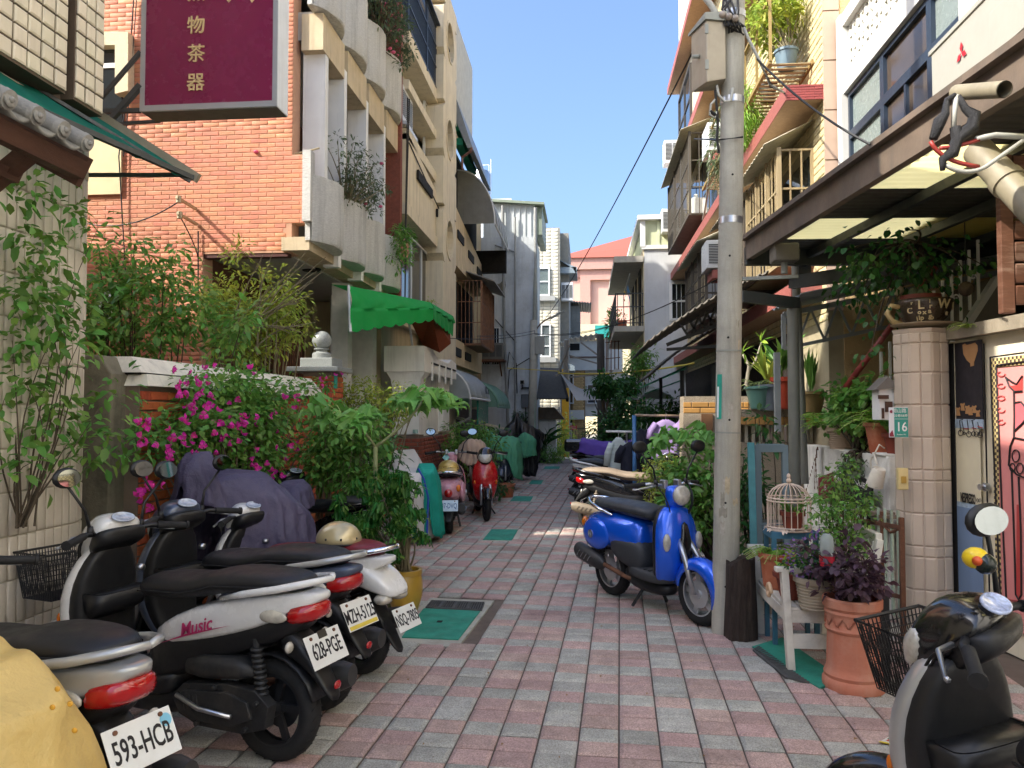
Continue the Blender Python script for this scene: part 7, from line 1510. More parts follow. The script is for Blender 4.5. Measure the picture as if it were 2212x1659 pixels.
def pot(lab,p,r0,r1,h,m,name='flower_pot',rim=.02,group='flower pots along the right wall',n=28,ribs=0,bulge=0):
    t = thing(name,lab,'flower pot',p,0,group);prof = [(r0*.9,0),(r0,.01)]
    for k in range(1,12):f = k/12;prof.append((r0+(r1-r0)*f+bulge*math.sin(PI*f)+(.004*math.sin(k*PI) if ribs else 0),h*f))
    if ribs:prof = [(r0*.9,0)]+[(r0+(r1-r0)*k/40+.004*(k % 4 < 2),h*k/40) for k in range(41)]
    prof += [(r1+rim*.2,h-rim*1.6),(r1+rim*.6,h-rim*1.5),(r1+rim*.6,h),(r1-.01,h),(r1-.015,h-.04)]
    b = MB();b.lathe(prof,n,caps=False);b.build('clay_body',m,t,'auto')
    b = MB();b.lathe([(0,h-.03),(r1-.012,h-.03)],n,caps=False);b.build('soil',mSoil,t,fix=False);return t,V(p)+V((0,0,h-.03))
bz = .397
POT = {}
POT['fern'] = pot('pale terracotta pot of bright fern at the far end of the white bench',PY(1662,1262,5.4)*0+V((1.31,5.5,bz)),.09,.115,.24,mTerra)
POT['red'] = pot('dark red clay pot on the bench beside the scroll',V((1.33,5.2,bz)),.07,.105,.17,mTerraD)
POT['purple'] = pot('grey ribbed pot of purple flowers on the near end of the bench',V((1.42,4.97,bz)),.1,.125,.19,mat('grey_ribbed_pot','#a49a86',.8,var=.08),ribs=1)
POT['tall'] = pot('dark pot of tall maidenhair at the back of the bench',V((1.62,5.15,bz)),.09,.11,.2,mTerraD)
t = thing('water_bottle','upturned clear plastic bottle with a red label stuck in the bench plants','bottle',PY(1787,1222,4.75));b = MB();b.lathe([(.02,.0),(.042,.01),(.042,.05),(.038,.07),(.042,.09),(.042,.14),(.036,.17),(.02,.19),(.0,.19)],20);b.build('clear_body',mat('clear_plastic','#cdd6d2',.1,alpha=.35,var=0),t,True)
b = MB();b.lathe([(.043,.0),(.043,.06)],20,caps=False);b.build('red_label',mat('label_red','#c4243a',.4,var=.15,scale=40),t,fix=False)
# big terracotta urn
u0 = G(1821,1483);u0.y -= .0;u0.x += .06;t = thing('terracotta_urn','tall terracotta chimney pot planter with moulded bands at the end of the bench','planter',u0)
sc_ = .155/.36;hh = PY(1815,1288,u0.y).z;R_ = .152;prof = [(R_*1.12,0),(R_*1.14,.02),(R_*1.13,.05),(R_*1.05,.065),(R_*1.08,.085),(R_*1.02,.105),(R_*.97,.125),(R_*.93,.3),(R_*.93,hh*.62),(R_*1.0,hh*.64),(R_*1.02,hh*.66),(R_*.97,hh*.68),(R_*.97,hh*.8),(R_*1.0,hh*.82),(R_*1.03,hh*.84),(R_*.99,hh*.865),(R_*1.03,hh*.89),(R_*1.08,hh*.9),(R_*1.09,hh*.985),(R_*1.05,hh),(R_*.95,hh),(R_*.93,hh-.05)]
mUrn = mat('urn_terracotta','#b56f55',.7,var=.12,scale=4,bump=.12,dirt=.6,dcol='#c2a08a',streak=.4)
b = MB();b.lathe(prof,40,caps=False);b.build('clay_body',mUrn,t,'auto')
b = MB()
for k in range(14):
    a = 2*PI*k/14; 
    for dz in (0,1):b.tube([V((math.cos(a+s)*R_*.975,math.sin(a+s)*R_*.975,hh*(.7+.09*math.cos(s*7)**2))) for s in (-.2,-.12,0,.12,.2)],.006,5)
b.build('moulded_frieze',mUrn,t,kind='stuff')
b = MB();b.lathe([(0,hh-.04),(R_*.94,hh-.04)],30,caps=False);b.build('soil',mSoil,t,fix=False);URN = u0+V((0,0,hh-.04))
# bird cage
t = thing('bird_cage','small cream domed wire bird cage holding a pot, on the plant stand','bird cage',PY(1705,1143,5.6));R_ = .145;hc = .2
b = MB()
for k in range(22):
    a = 2*PI*k/22;b.tube([V((math.cos(a)*R_,math.sin(a)*R_,0)),V((math.cos(a)*R_,math.sin(a)*R_,hc))]+[V((math.cos(a)*R_*math.cos(w_),math.sin(a)*R_*math.cos(w_),hc+.12*math.sin(w_))) for w_ in (.35,.7,1.05,1.4)],.0035,5)
for z,r in ((0,1),(.02,1.02),(hc,1.03),(hc+.02,1.0)):b.tube([V((math.cos(a)*R_*r,math.sin(a)*R_*r,z)) for a in [2*PI*j/24 for j in range(25)]],.005,5)
b.build('wire_bars',mat('cream_wire','#d6c2ae',.6,var=.15,dirt=.4,dcol='#8a5a40'),t,kind='stuff')
b = MB();b.ball((0,0,hc+.14),.018,10);b.ball((0,0,hc+.17),.014,10,sz=1.5);b.build('finial',mat('cream_wire','#d6c2ae'),t,True);b = MB();b.lathe([(0,-.005),(R_*1.02,-.005),(R_*1.02,0)],24,caps=False);b.build('cage_base',mat('cream_wire','#d6c2ae'),t,True)
P_ = [(math.cos(a)*R_*1.03,math.sin(a)*R_*1.03,.01) for a in RNG.uniform(0,6.28,26)];leaves('metal_leaves',P_,[(p[0],p[1],RNG.uniform(-.1,.1)) for p in P_],.045,.025,mat('cream_wire','#d6c2ae'),t)
POT['cage'] = pot('red brown pot standing inside the domed bird cage',PY(1712,1141,5.6),.06,.075,.12,mTerraD)
b = MB();pq = PY(1705,1143,5.6);b.box((pq.x-.15,pq.y-.12,pq.z-.05),(pq.x+.17,pq.y+.15,pq.z-.006))
for dx,dy in ((-.13,-.1),(-.13,.13),(.15,-.1),(.15,.13)):b.bar((pq.x+dx,pq.y+dy,0),(pq.x+dx,pq.y+dy,pq.z-.05),.03)
tag(b.build('plant_stand',mat('blue_stand','#3f6f88',.6,var=.2)),'blue painted stand under the bird cage','stand')
# green mat under the bench, drain grate on the right
b = MB();b.slab([G(1625,1400,0),G(1690,1380,0),G(1820,1470,0),G(1770,1490,0)],(0,0,.012));tag(b.build('green_mat',mGreenC),'green grating sheet on the ground under the white bench','mat')
b = MB();r0,r1,r2,r3 = G(1628,1408),G(1700,1468),G(1748,1478),G(1640,1400)
for k in range(22):f = k/21;b.bar(r0.lerp(r1,f)+V((0,0,.01)),r3.lerp(r2,f)+V((0,0,.01)),.012,.012)
b.bar(r0+V((0,0,.01)),r1+V((0,0,.01)),.015,.014);tag(b.build('drain_grate',mGrate),'iron drain grate beside the green sheet under the bench','drain cover')
# old window frame leaning
t = thing('old_window_frame','weathered blue grey wooden window frame leaning behind the bird cage','window frame');yw_ = 6.5
a,c = PY(1636,1235,yw_),PY(1703,963,yw_);b = MB()
for x in (a.x,c.x-.04):b.hexa([(x,yw_,.0),(x+.05,yw_,.0),(x+.05,yw_+.05,0),(x,yw_+.05,0),(x+.02,yw_+.12,c.z),(x+.07,yw_+.12,c.z),(x+.07,yw_+.17,c.z),(x+.02,yw_+.17,c.z)])
for z in (.12,.62,c.z-.06):b.box((a.x+.04,yw_+.12*z/c.z,z),(c.x,yw_+.05+.12*z/c.z,z+.07))
b.build('frame',mat('blue_grey_wood','#6f8288',.8,var=.2,scale=6,stretch=(1,1,.3),dirt=.5,dcol='#4b4236'),t,bevel=.004)
b = MB();b.box((a.x+.05,yw_+.04,.1),(c.x-.02,yw_+.05,c.z-.05));o = b.build('dusty_pane',mat('dusty_pane','#8d938c',.3,var=.15,alpha=.45),t);o.rotation_euler = (math.radians(-5),0,0);o.location = (0,.04,0)
b = MB();b.bar((a.x-.05,yw_-.15,0),(a.x-.02,yw_+.1,c.z+.02),.05,.04);b.build('teal_batten',mat('teal_wood','#4e8a90',.8,var=.2),t)
# iron panel with peeling green paint, shelf, watering can, boards
XP = 2.2;t = thing('fence_panel','rusty iron fence panel with peeling pale green slats against the white wall','fence panel')
mPG = mat('peeling_green','#a9bda6',.75,var=.15,scale=9,dirt=.7,dcol='#7a5a38',bump=.2); 
def XPp(px,py):return PX(px,py,XP)
for k in range(10):
    px = 1812+k*14.2;a = XPp(px,1085+k*2);c = XPp(px+1,1295+k*4);b = MB();z1_,z0_ = a.z,max(.05,c.z)
    for (f0,f1,w_) in ((0,.1,.028),(.1,.2,.018),(.2,.55,.034),(.55,.65,.018),(.65,1,.034)):b.box((XP-.006,a.y-w_/2,z1_-(z1_-z0_)*f1),(XP+.006,a.y+w_/2,z1_-(z1_-z0_)*f0))
    b.build('iron_slat',mPG,t)
b = MB();b.bar(XPp(1798,1112),XPp(1950,1140),.02,.03);b.bar(XPp(1800,1255),XPp(1950,1290),.02,.03);b.bar(XPp(1947,1118),V((XP,XPp(1947,1118).y,0)),.03);b.bar(XPp(1905,1105),V((XP,XPp(1905,1105).y,0)),.025);b.tube([XPp(1900,1126),XPp(1925,1150),XPp(1950,1140)],.012,6);b.build('frame_bar',mRust,t)
t = thing('plank_shelf','narrow weathered plank shelf fixed to the white wall under the boards','shelf')
b = MB();a,c = PX(1790,1082,2.26),PX(1925,1118,2.26);b.bar(a,c,.13,.022);o = PX(1868,1110,2.2);b.box((2.05,c.y+.1,c.z-.0),(2.33,c.y+.28,c.z+.025));b.build('plank',mat('grey_plank','#6e6152',.85,var=.25,scale=6,stretch=(1,.2,1),bump=.3),t)
t = thing('watering_can','small cream enamel watering can hanging on the white wall','watering can');p = PX(1897,1030,2.26)
b = MB();b.lathe([(.0,0),(.062,0),(.064,.01),(.05,.14),(.045,.15),(.04,.145)],24);o = b.build('can_body',mat('cream_enamel','#ddd6c4',.3,var=.04,dirt=.15),t,'auto');o.matrix_local = Matrix.Translation(p+V((-.03,0,-.07))) @ Euler((.35,.15,0)).to_matrix().to_4x4()
b = MB();b.tube([p+V((-.03,.06,.05)),p+V((-.02,.1,.12)),p+V((-.02,.02,.17)),p+V((-.03,-.06,.1))],.008,8);b.tube([p+V((-.03,.05,-.06)),p+V((-.03,.13,-.03)),p+V((-.03,.17,-.02))],[.01,.009,.008],8);b.tube([p+V((-.02,.02,.17)),p+V((.02,.02,.25)),p+V((.06,.02,.22))],.006,6);b.build('can_handle',mat('cream_enamel','#ddd6c4'),t,True)
t = thing('antiques_board','black chalk board lettered ANTIQUES leaning on the plank shelf','sign')
def leanboard(px0,px1,py0,py1,m,name,par,tilt=.06,rot=0):
    a,c = PX(px0,py1,2.27),PX(px1,py0,2.27);w_ = abs(a.y-c.y);h_ = c.z-a.z;b = MB();b.box((-w_/2,0,0),(w_/2,h_,.015));o = b.build(name,m,par,bevel=.002)
    o.matrix_local = frame(V((2.25,(a.y+c.y)/2,a.z)),(0,-1,0),(tilt,0,1)) @ Matrix.Rotation(rot,4,'Z');return o,w_,h_
o,w_,h_ = leanboard(1820,1884,1030,1106,mat('chalk_board','#1c1c1c',.7,var=.15),'board',t,rot=-.12);mChalk = mat('chalk_white','#cfcdc4',.8)
text('lettering','ANTIQUES',.062,mChalk,o,Matrix.Translation((0,h_-.06,.0165)),.0005,sx=w_/.4,bold=.001)
b = MB()
for k in range(3):b.box((-w_*.3,h_*.25-k*.03,.0155),(w_*(.1+.1*k),h_*.25-k*.03+.006,.0165))
b.build('chalk_line',mChalk,o)
t = thing('maroon_number_board','small maroon board with a white 15 beside the chalk board','sign');o,w_,h_ = leanboard(1776,1806,1030,1072,mat('maroon_board','#7a2c30',.7,var=.15,dirt=.3),'board',t,rot=.2);text('number','15',.08,mChalk,o,Matrix.Translation((0,h_*.45,.0165)),.0005)
t = thing('dark_picture','small dark framed picture leaning between the maroon board and the chalk board','picture');o,w_,h_ = leanboard(1800,1826,1050,1090,mat('dark_picture','#2b211c',.6,var=.3,scale=25),'board',t,rot=-.15)
b = MB();c0 = PX(1764,985,2.3)
for ex in (1738,1762,1768): 
    q = PX(ex,1060+(ex == 1738)*20,2.3)
    for k in range(12):p = c0.lerp(q,k/12);b.tube([p+V((-.01,.008*math.cos(w_*1.05)*(k % 2),.016*math.sin(w_*1.05))) for w_ in range(7)],.0025,4)
b.tube([c0+V((0,0,-.02)),c0+V((0,0,.06)),c0+V((0,-.04,.09)),c0+V((0,-.05,.06))],.006,6)
t = thing('hanging_chain','rusty chain and hook hanging on the white wall','chain');b.build('chain_link',mRust,t,kind='stuff')
# pots on top of the white wall and ledge
POT['w1'] = pot('tall orange plastic pot on the ochre tiled wall',PY(1692,884,8.95),.09,.13,.36,mat('orange_plastic','#b3452a',.5,var=.06),rim=.03)
POT['w2'] = pot('grey blue pot beside the orange pot on the ochre tiled wall',PY(1662,888,9.0),.11,.16,.3,mat('grey_blue_pot','#6f7880',.6))
POT['w3'] = pot('green glazed pot at the left on the ochre tiled wall',PY(1641,884,9.0),.1,.16,.26,mat('green_glaze','#5d8579',.4))
POT['w4'] = pot('ochre pot behind the grey post',PY(1751,900,8.3),.1,.15,.26,mat('ochre_pot','#8d7546',.7))
POT['w5'] = pot('ribbed beige pot on the white wall trailing leaves',PY(1774,972,7.65)*0+V((2.42,7.6,1.26)),.1,.13,.2,mat('beige_ribbed','#b09a84',.8),ribs=1)
POT['w6'] = pot('orange terracotta pot of fern near the tiled pillar',V((2.42,6.62,1.26)),.08,.12,.26,mTerra)
POT['w7'] = pot('small terracotta pot next to the tiled pillar',V((2.44,6.36,1.26)),.06,.09,.18,mTerraD)
# little mailbox house
t = thing('wooden_letter_box','little wooden letter box with a pitched roof at the tiled pillar','letter box');p = PY(1912,890,6.2);b = MB();b.box((p.x-.06,6.15,p.z-.06),(p.x+.05,6.3,p.z+.18));b.build('box',mWhiteP,t);b = MB();b.slab([(p.x-.1,6.12,p.z+.17),(p.x+.0,6.12,p.z+.27),(p.x+.08,6.12,p.z+.2),(p.x+.06,6.12,p.z+.18)],(0,.2,0));b.build('roof',mat('grey_shingle','#6d6862',.8),t);b = MB();b.box((p.x-.02,6.13,p.z),(p.x+.03,6.15,p.z+.08));b.box((p.x-.07,6.12,p.z+.1),(p.x+.0,6.15,p.z+.13));b.box((p.x-.045,6.135,p.z-.05),(p.x-.03,6.15,p.z+.03));b.build('slot',mWood,t)
# tea cup planter
cz = 2.235;c0 = V((oc.x+.03,oc.y,cz));t = thing('teacup_planter','giant brown teacup planter printed with cream letters, on a saucer on the tiled pillar','planter',c0)
mCup = mat('cup_brown','#3f3328',.3,var=.12,coat=.4);mCupL = mat('cup_letters','#d2bf93',.5)
b = MB();b.lathe([(.06,0),(.12,.008),(.23,.035),(.235,.04),(.12,.018),(.06,.012)],36,caps=False);b.build('saucer',mat('saucer_beige','#a8987e',.4,var=.08),t,True)
def cr(z):return .085+.115*math.sin(min(1,z/.2)*PI/2)**.8
b = MB();b.lathe([(.08,.012)]+[(cr(z),.012+z) for z in (.01,.03,.06,.1,.14,.18,.21)]+[(.19,.222),(.17,.16)],36,caps=False);b.build('cup',mCup,t,True)
b = MB();b.tube([V((-.19,-.03,.17)),V((-.25,-.03,.18)),V((-.28,-.03,.12)),V((-.24,-.03,.06)),V((-.16,-.03,.035))],.02,10);b.build('cup_handle',mat('cup_handle','#b09a6c',.4),t,True)
for ch,a,z,s in (('W',-70,.17,.1),('L',-118,.165,.09),('C',-143,.13,.06),('o',-122,.115,.045),('x',-111,.113,.045),('a',-100,.12,.05),('r',-99,.155,.05),('r',-136,.185,.035),('g',-97,.085,.05),('o',-92,.075,.05),('n',-52,.11,.06),('p',-117,.075,.05),('l',-124,.075,.05),('i',-130,.07,.05),('i',-101,.19,.04),('B',-30,.16,.08)):
    a = math.radians(a);r = cr(z-.012)+.002;n = V((math.cos(a),math.sin(a),-.15 if z > .1 else -.5));u = V((-math.sin(a),math.cos(a),0));v = n.cross(u);M_ = frame((math.cos(a)*r,math.sin(a)*r,z),u,v if v.z > 0 else -v);text('letter',ch,s,mCupL,t,M_,.002,bold=.0015)
POT['cup'] = pot('terracotta pot of cactus sitting inside the teacup planter',c0+V((-.02,0,.09)),.09,.13,.17,mTerraD)
b = MB();q = POT['cup'][1];b.ball(q+V((.0,-.03,.03)),.045,14,sz=1.2);b.ball(q+V((-.05,0,.04)),.04,14,sz=1.5);tag(b.build('cactus',mat('cactus_green','#4e5b3c',.7,var=.2,bump=.6,bscale=90),None,True),'small round cactus in the pot inside the teacup','cactus')
t = thing('paper_lantern','small round cream ball hanging in the vines left of the teacup','ornament');b = MB();p = PY(1941,628,6.3);b.ball(p,.04,16);b.build('ball',mat('cream_ball','#b8a988',.7),t,True);b = MB();b.tube([p+V((0,0,.04)),p+V((0,0,.4))],.003,4);b.build('string',mCable,t)
t = thing('hanging_gourd','brown ball ornament hanging by the white stair rail','ornament');b = MB();p = PY(2087,624,6.0);b.ball(p,.055,16);b.build('ball',mat('brown_gourd','#4c4030',.7,var=.2,bump=.5),t,True);b = MB();b.tube([p+V((0,0,.05)),p+V((0,0,.5))],.004,4);b.build('string',mCable,t)
# black board behind the urn, leaflet
b = MB();a = G(1885,1480);b.box((a.x-.02,a.y+.1,0),(a.x+.14,a.y+.14,.5));tag(b.build('black_board',mBlack,None),'plain black board standing between the urn and the wire basket','board')
t = thing('paper_leaflet','colourful paper leaflet lying on the paving by the wire basket scooter','leaflet');p = G(1938,1605)
b = MB();b.grid(lambda u,v:V(((u-.5)*.1,(v-.5)*.15,.004+.008*math.sin(u*3+v*2)**2)),6,6);o = b.build('sheet',mat('leaflet_white','#d8d4c4',.6),t,True);T_ = Matrix.Translation(p) @ Matrix.Rotation(-.9,4,'Z');o.matrix_local = T_
for k,(x0,x1,y0,y1,cc) in enumerate(((-.05,.05,.055,.075,'#d8c02a'),(-.05,.05,-.075,-.06,'#d8c02a'),(-.04,.03,.0,.04,'#7fb0d0'),(-.03,.04,-.045,-.015,'#c8442e'),(-.04,.0,-.02,.01,'#3f7a4a'))):
    b = MB();b.grid(lambda u,v:V((x0+(x1-x0)*u,y0+(y1-y0)*v,.0052+.008*math.sin(((x0+(x1-x0)*u)/.1+.5)*3+((y0+(y1-y0)*v)/.15+.5)*2)**2)),4,4);o = b.build('printed_patch',mat('print_%d' % k,cc,.5),t,fix=False);o.matrix_local = T_
# small litter
rn = random.Random(9);b = MB()
for k in range(150):p = V((rn.uniform(-1.4,1.8),rn.uniform(2.2,9),.006));a = rn.uniform(0,6);s_ = rn.uniform(.008,.022);b.add([p,p+V((math.cos(a)*s_,math.sin(a)*s_,.004)),p+V((math.cos(a+1)*s_*.7,math.sin(a+1)*s_*.7,.007))],[(0,1,2)])
o = b.build('leaf_litter',mat('dry_litter','#8a6a42',.8,var=.3),None,fix=False);o['kind'] = 'stuff'
# ================================================================ CLOTHES
mBlueS = mat('blue_steel','#3a6a9a',.5,var=.12,dirt=.2)
t = thing('clothes_rack','blue painted steel clothes rack at the edge of the alley','clothes rack');yk = 11.3
a,c = PY(1371,1068,yk),PY(1371,897,yk);e = PY(1480,899,yk);b = MB();b.tube([(a.x,yk,0),(a.x,yk,c.z)],.03,10);b.build('post',mBlueS,t,True)
b = MB();b.tube([c,e],.02,8);b.tube([c-V((0,0,.35)),e-V((0,0,.4))],.012,6);b.build('rail',mat('worn_rail','#8d7a68',.5,var=.2),t,True);b = MB();b.bar((e.x,yk,0),(e.x,yk,e.z),.05);b.box((a.x-.25,yk-.1,0),(a.x+.5,yk+.1,.06));b.build('foot',mBlueS,t)
t = thing('drying_pole','white drying pole on a stand behind the row of scooters','clothes rack');yk2 = 11.9;a,c = PY(1309,932,yk2),PY(1376,933,yk2);b = MB();b.tube([a,c],.018,8);b.build('rail',mWhiteP,t,True);b = MB();m_ = PY(1354,933,yk2);b.tube([(m_.x,yk2,0),m_],.015,8);b.build('stand',mSteel,t)
def garment(lab,px,pyt,pyb,yk,w0,w1,m,name='shirt',sleeves=True,thick=.05):
    t = thing(name,lab,'garment');p,q = PY(px,pyt,yk),PY(px,pyb,yk);h = p.z-q.z;b = MB();rings = []
    for k in range(13):
        f = k/12;hw = (w0*(.25+.75*min(1,f/.12)) if f < .12 else w0+(w1-w0)*(f-.12)/.88)/2;ring = []
        for j in range(24):a_ = 2*PI*j/24;ring.append(V((p.x+math.cos(a_)*hw,yk+math.sin(a_)*thick*(.4+.6*f)+.02*math.sin(a_*5+f*3)*f,p.z-h*f+.01*math.sin(a_*3))))
        rings.append(ring)
    b.loft(rings);b.build('cloth',m,t,True)
    if sleeves:
        for s in (-1,1):b = MB();b.tube([V((p.x+s*w0*.4,yk,p.z-h*.1)),V((p.x+s*w0*.62,yk-.01,p.z-h*.28)),V((p.x+s*w0*.7,yk-.02,p.z-h*.5))],[.05,.055,.05],10);b.build('sleeve',m,t,True)
    b = MB();b.tube([p+V((0,0,-.02)),p+V((0,0,.05)),p+V((.015,0,.08)),p+V((0,0,.1))],.004,5);b.build('hanger_hook',mSteel,t)
mStr = mat('striped_shirt','#c3cdc8',.85,var=.18,scale=2.2,stretch=(.1,.1,9),trans=.15)
garment('pale striped shirt on a hanger on the white drying pole',1336,945,1068,yk2-.05,.26,.4,mStr);garment('lilac shirt on the blue clothes rack',1438,907,990,yk-.05,.34,.42,mat('lilac_cloth','#a58fc0',.8,var=.06,trans=.2));garment('second lilac garment beside the pebble wall',1473,905,970,yk+.1,.14,.2,mat('lilac_cloth','#a58fc0'),sleeves=False)
mNavy = mat('navy_cloth','#191c2b',.9,var=.15,bump=.2)
for k,(px,w_,lab) in enumerate(((1385,.16,'dark trousers at the left of the row on the blue rack'),(1397,.14,'black trousers with a grey stripe, second on the blue rack'),(1410,.16,'black trousers in the middle of the blue rack'),(1421,.13,'dark shorts beside the lilac shirt'))):garment(lab,px,928,990+10*(k % 2),yk,w_,w_*1.2,mNavy,'trousers',False)
garment('dark jacket hanging low left of the blue post',1364,955,1045,yk+.15,.3,.34,mNavy,'jacket')
# ================================================================ PLANTS
def leafm(name,col,rand=.35,hue=.03,tr=.45,rough=.5):return mat(name,col,rough,var=0,rand=rand,hue=hue,trans=tr)
lfDark = leafm('leaf_dark','#3a682e');lfMid = leafm('leaf_mid_green','#6f9c46');lfBright = leafm('leaf_bright','#86b240',.25);lfYel = leafm('leaf_yellow_green','#9fae4a',.3);lfGrey = leafm('leaf_grey_green','#5b6b4a',.25);lfPurp = leafm('leaf_purple','#5a4450',.35,.03);lfBig = leafm('leaf_palmate','#74a850',.15,.015,.4)
mFlo = mat('magenta_bract','#d8309f',.6,var=0,rand=.2,hue=.02,trans=.4);mFloP = mat('pink_bloom','#d66a8a',.6,var=0,rand=.2,trans=.4);mFloL = mat('violet_bloom','#8d6aa8',.6,var=0,rand=.25,trans=.3)
def clumps(C,R,K,rn,shell=.35):
    out = []
    for k in range(K):
        d = V((rn.gauss(0,1),rn.gauss(0,1),rn.gauss(0,1))).normalized()*(shell+(1-shell)*rn.random())
        out.append(V((C[0]+d.x*R[0],C[1]+d.y*R[1],C[2]+d.z*R[2])))
    return out
def fol(t,cl,n,L,W,m,cr=.12,droop=.25,curl=.25,name='crown',up=.25):
    K = len(cl);per = max(1,n//K);P = np.repeat(np.array([tuple(c) for c in cl]),per,0);N = len(P)
    d = RNG.normal(0,1,(N,3));d[:,2] = d[:,2]*.7+up;d /= np.linalg.norm(d,axis=1,keepdims=True)
    P = P+d*cr*RNG.random((N,1))**.6;D = d.copy();D[:,2] -= droop+RNG.random(N)*droop
    Lr = L*RNG.uniform(.6,1.25,N);return leaves(name,P,D,Lr,Lr*(W/L)*RNG.uniform(.8,1.2,N),m,t,curl)
def stems(t,base,cl,m,r=.012,bend=.3,rn=random,name='trunk',frac=1.0,spread=.05):
    b = MB()
    for c in cl:
        if rn.random() > frac:continue
        a = V(base)+V((rn.uniform(-spread,spread),rn.uniform(-spread,spread),0));mid = a.lerp(c,.5)+V((rn.uniform(-bend,bend)*.5,rn.uniform(-bend,bend)*.5,bend*.3));p = bez(a,mid,c,6);b.tube(p,[r*(1-.75*k/6) for k in range(7)],5,caps=False)
    return b.build(name,m,t,True,fix=False)
def bush(label,base,C,R,n,L,W,m,K=30,cr=.12,tm=None,r=.012,name='shrub',cat='shrub',seed=1,droop=.25,group=None,frac=.8,bend=.25,curl=.25,up=.25,shell=.35,extra=None):
    rn = random.Random(seed);t = thing(name,label,cat,base,0,group);B_ = V(base);cl = [c-B_ for c in clumps(C,R,K,rn,shell)]
    if extra:cl += [V(e)-B_ for e in extra]
    stems(t,(0,0,0),cl,tm or mTwigD,r,bend,rn,frac=frac);fol(t,cl,n,L,W,m,cr,droop,curl,up=up);return t,cl
def D(px,py,d):return PY(px,py,d)
# left: straggling shrub in front of the tiled house
ex = [D(x,y,d) for x,y,d in ((60,400,3.9),(30,440,3.8),(120,470,4.1),(170,520,4.3),(20,520,3.7),(70,590,3.9),(110,640,4.1),(150,690,4.2),(40,680,3.8),(90,740,4),(20,760,3.7),(130,780,4.1),(60,830,3.9),(10,860,3.7),(100,900,4),(160,940,4.2),(40,960,3.8),(170,1010,4.3),(220,870,4.4),(200,960,4.4),(20,1030,3.7),(235,990,4.5),(100,1020,4),(60,640,3.8),(15,640,3.7),(80,690,3.9))]
bush('straggling green shrub with long bare twigs in front of the grey tiled wall',(-2.95,3.8,1.0),tuple(D(60,760,3.85)),(.3,.25,.75),1150,.08,.042,lfMid,16,.16,mTwigD,.006,seed=3,extra=ex+[e+V((.08,.05,.07)) for e in ex]+[V((-2.95,3.8,.0))]*2,frac=.18,bend=.4,droop=.3)
# left: trees behind the garden wall
t,cl = bush('leafy green tree with upright twigs growing behind the brick garden wall',(-3.9,6.6,0),tuple(D(290,690,6.7)),(1.25,.6,.5),3900,.09,.04,lfMid,90,.2,mTwigD,.016,'tree','tree',5,extra=[D(x,y,6.6) for x,y in ((215,540),(235,555),(290,530),(330,560),(375,545),(250,610),(320,620),(180,600),(400,600),(420,640),(200,660),(270,700),(350,700),(420,710),(230,740),(310,750),(180,720))],droop=.35,up=.4,frac=.25)
t,cl = bush('olive green twiggy tree over the brick gate, in front of the dark porch',(-3.6,8.2,0),tuple(D(545,690,8.0)),(.55,.5,.52),5200,.066,.03,lfYel,80,.17,mTwig,.018,'tree','tree',6,extra=[D(x,y,8) for x,y in ((500,560),(520,545),(610,600),(560,590),(470,640),(620,660),(450,700))],frac=.35)
b = MB();rn = random.Random(2)
for k in range(16):a = D(rn.uniform(440,560),rn.uniform(700,770),7.7);c = D(rn.uniform(560,690),rn.uniform(560,720),7.6);b.tube(bez(a,a.lerp(c,.5)+V((0,0,.15)),c),[.012-.0011*k_ for k_ in range(9)],5,caps=False);e = c+V((rn.uniform(-.1,.15),0,rn.uniform(0,.2)));b.tube([a.lerp(c,.7)+V((0,0,.06)),e],[.006,.003],4,caps=False)
b.build('bare_twig',mTwig,t,True,fix=False).matrix_parent_inverse = Matrix.Translation(t.location).inverted()
# bougainvillea
t,cl = bush('bougainvillea with magenta blooms spilling over the red brick garden wall',(-2.98,6.3,0),tuple(PX(520,930,-2.86)),(.2,1.3,.5),7600,.06,.04,lfMid,140,.15,mBark,.014,'bougainvillea','shrub',7,extra=[PX(x,y,-2.9) for x,y in ((420,810),(470,800),(540,820),(620,830),(660,840),(330,910),(320,950),(600,900),(640,980),(700,830),(580,860),(650,1040),(690,900))])
fm = []
for k in range(4):
    b = MB();rn = random.Random(k)
    for j in range(3):
        a = j*2.1+k;d = V((math.cos(a),math.sin(a),.5)).normalized();s = d.cross(V((0,0,1))).normalized();u = V((0,0,1));z = d*.03
        b.add([V(),z*.5+s*.016,z*.5-s*.016,z*1.05+u*.008,z*.55-u*.005],[(0,4,1),(0,2,4),(1,4,3),(4,2,3)])
    fm.append(mesh_of('bract',b.v,b.f,[mFlo]))
rn = random.Random(5);BL = t.location
for px,py,n_,sp in ((395,815,7,16),(420,870,9,20),(405,885,6,16),(440,830,5,14),(500,935,14,24),(480,915,8,16),(530,905,5,14),(375,960,8,20),(420,950,8,18),(320,950,5,12),(305,915,4,8),(560,1005,4,10),(595,1035,6,14),(640,870,5,14),(712,820,5,10),(600,960,4,16),(630,965,3,8),(535,800,3,6),(550,985,4,12),(480,880,5,14),(330,1035,5,16),(320,1070,4,10),(655,1055,4,10),(755,1020,3,8),(790,1065,4,8),(670,1095,3,6),(585,905,4,10),(450,805,3,8)):
    for k in range(n_):
        p = PX(px+rn.gauss(0,sp*1.1),py+rn.gauss(0,sp*1.1),-2.62+rn.uniform(-.08,.08));o = link('bougainvillea_flower',rn.choice(fm),t);o.matrix_local = Matrix.Translation(p-BL) @ Euler((rn.uniform(.6,2.0),rn.uniform(-.6,.6),rn.uniform(0,6))).to_matrix().to_4x4() @ Matrix.Scale(rn.uniform(.75,1.35),4)
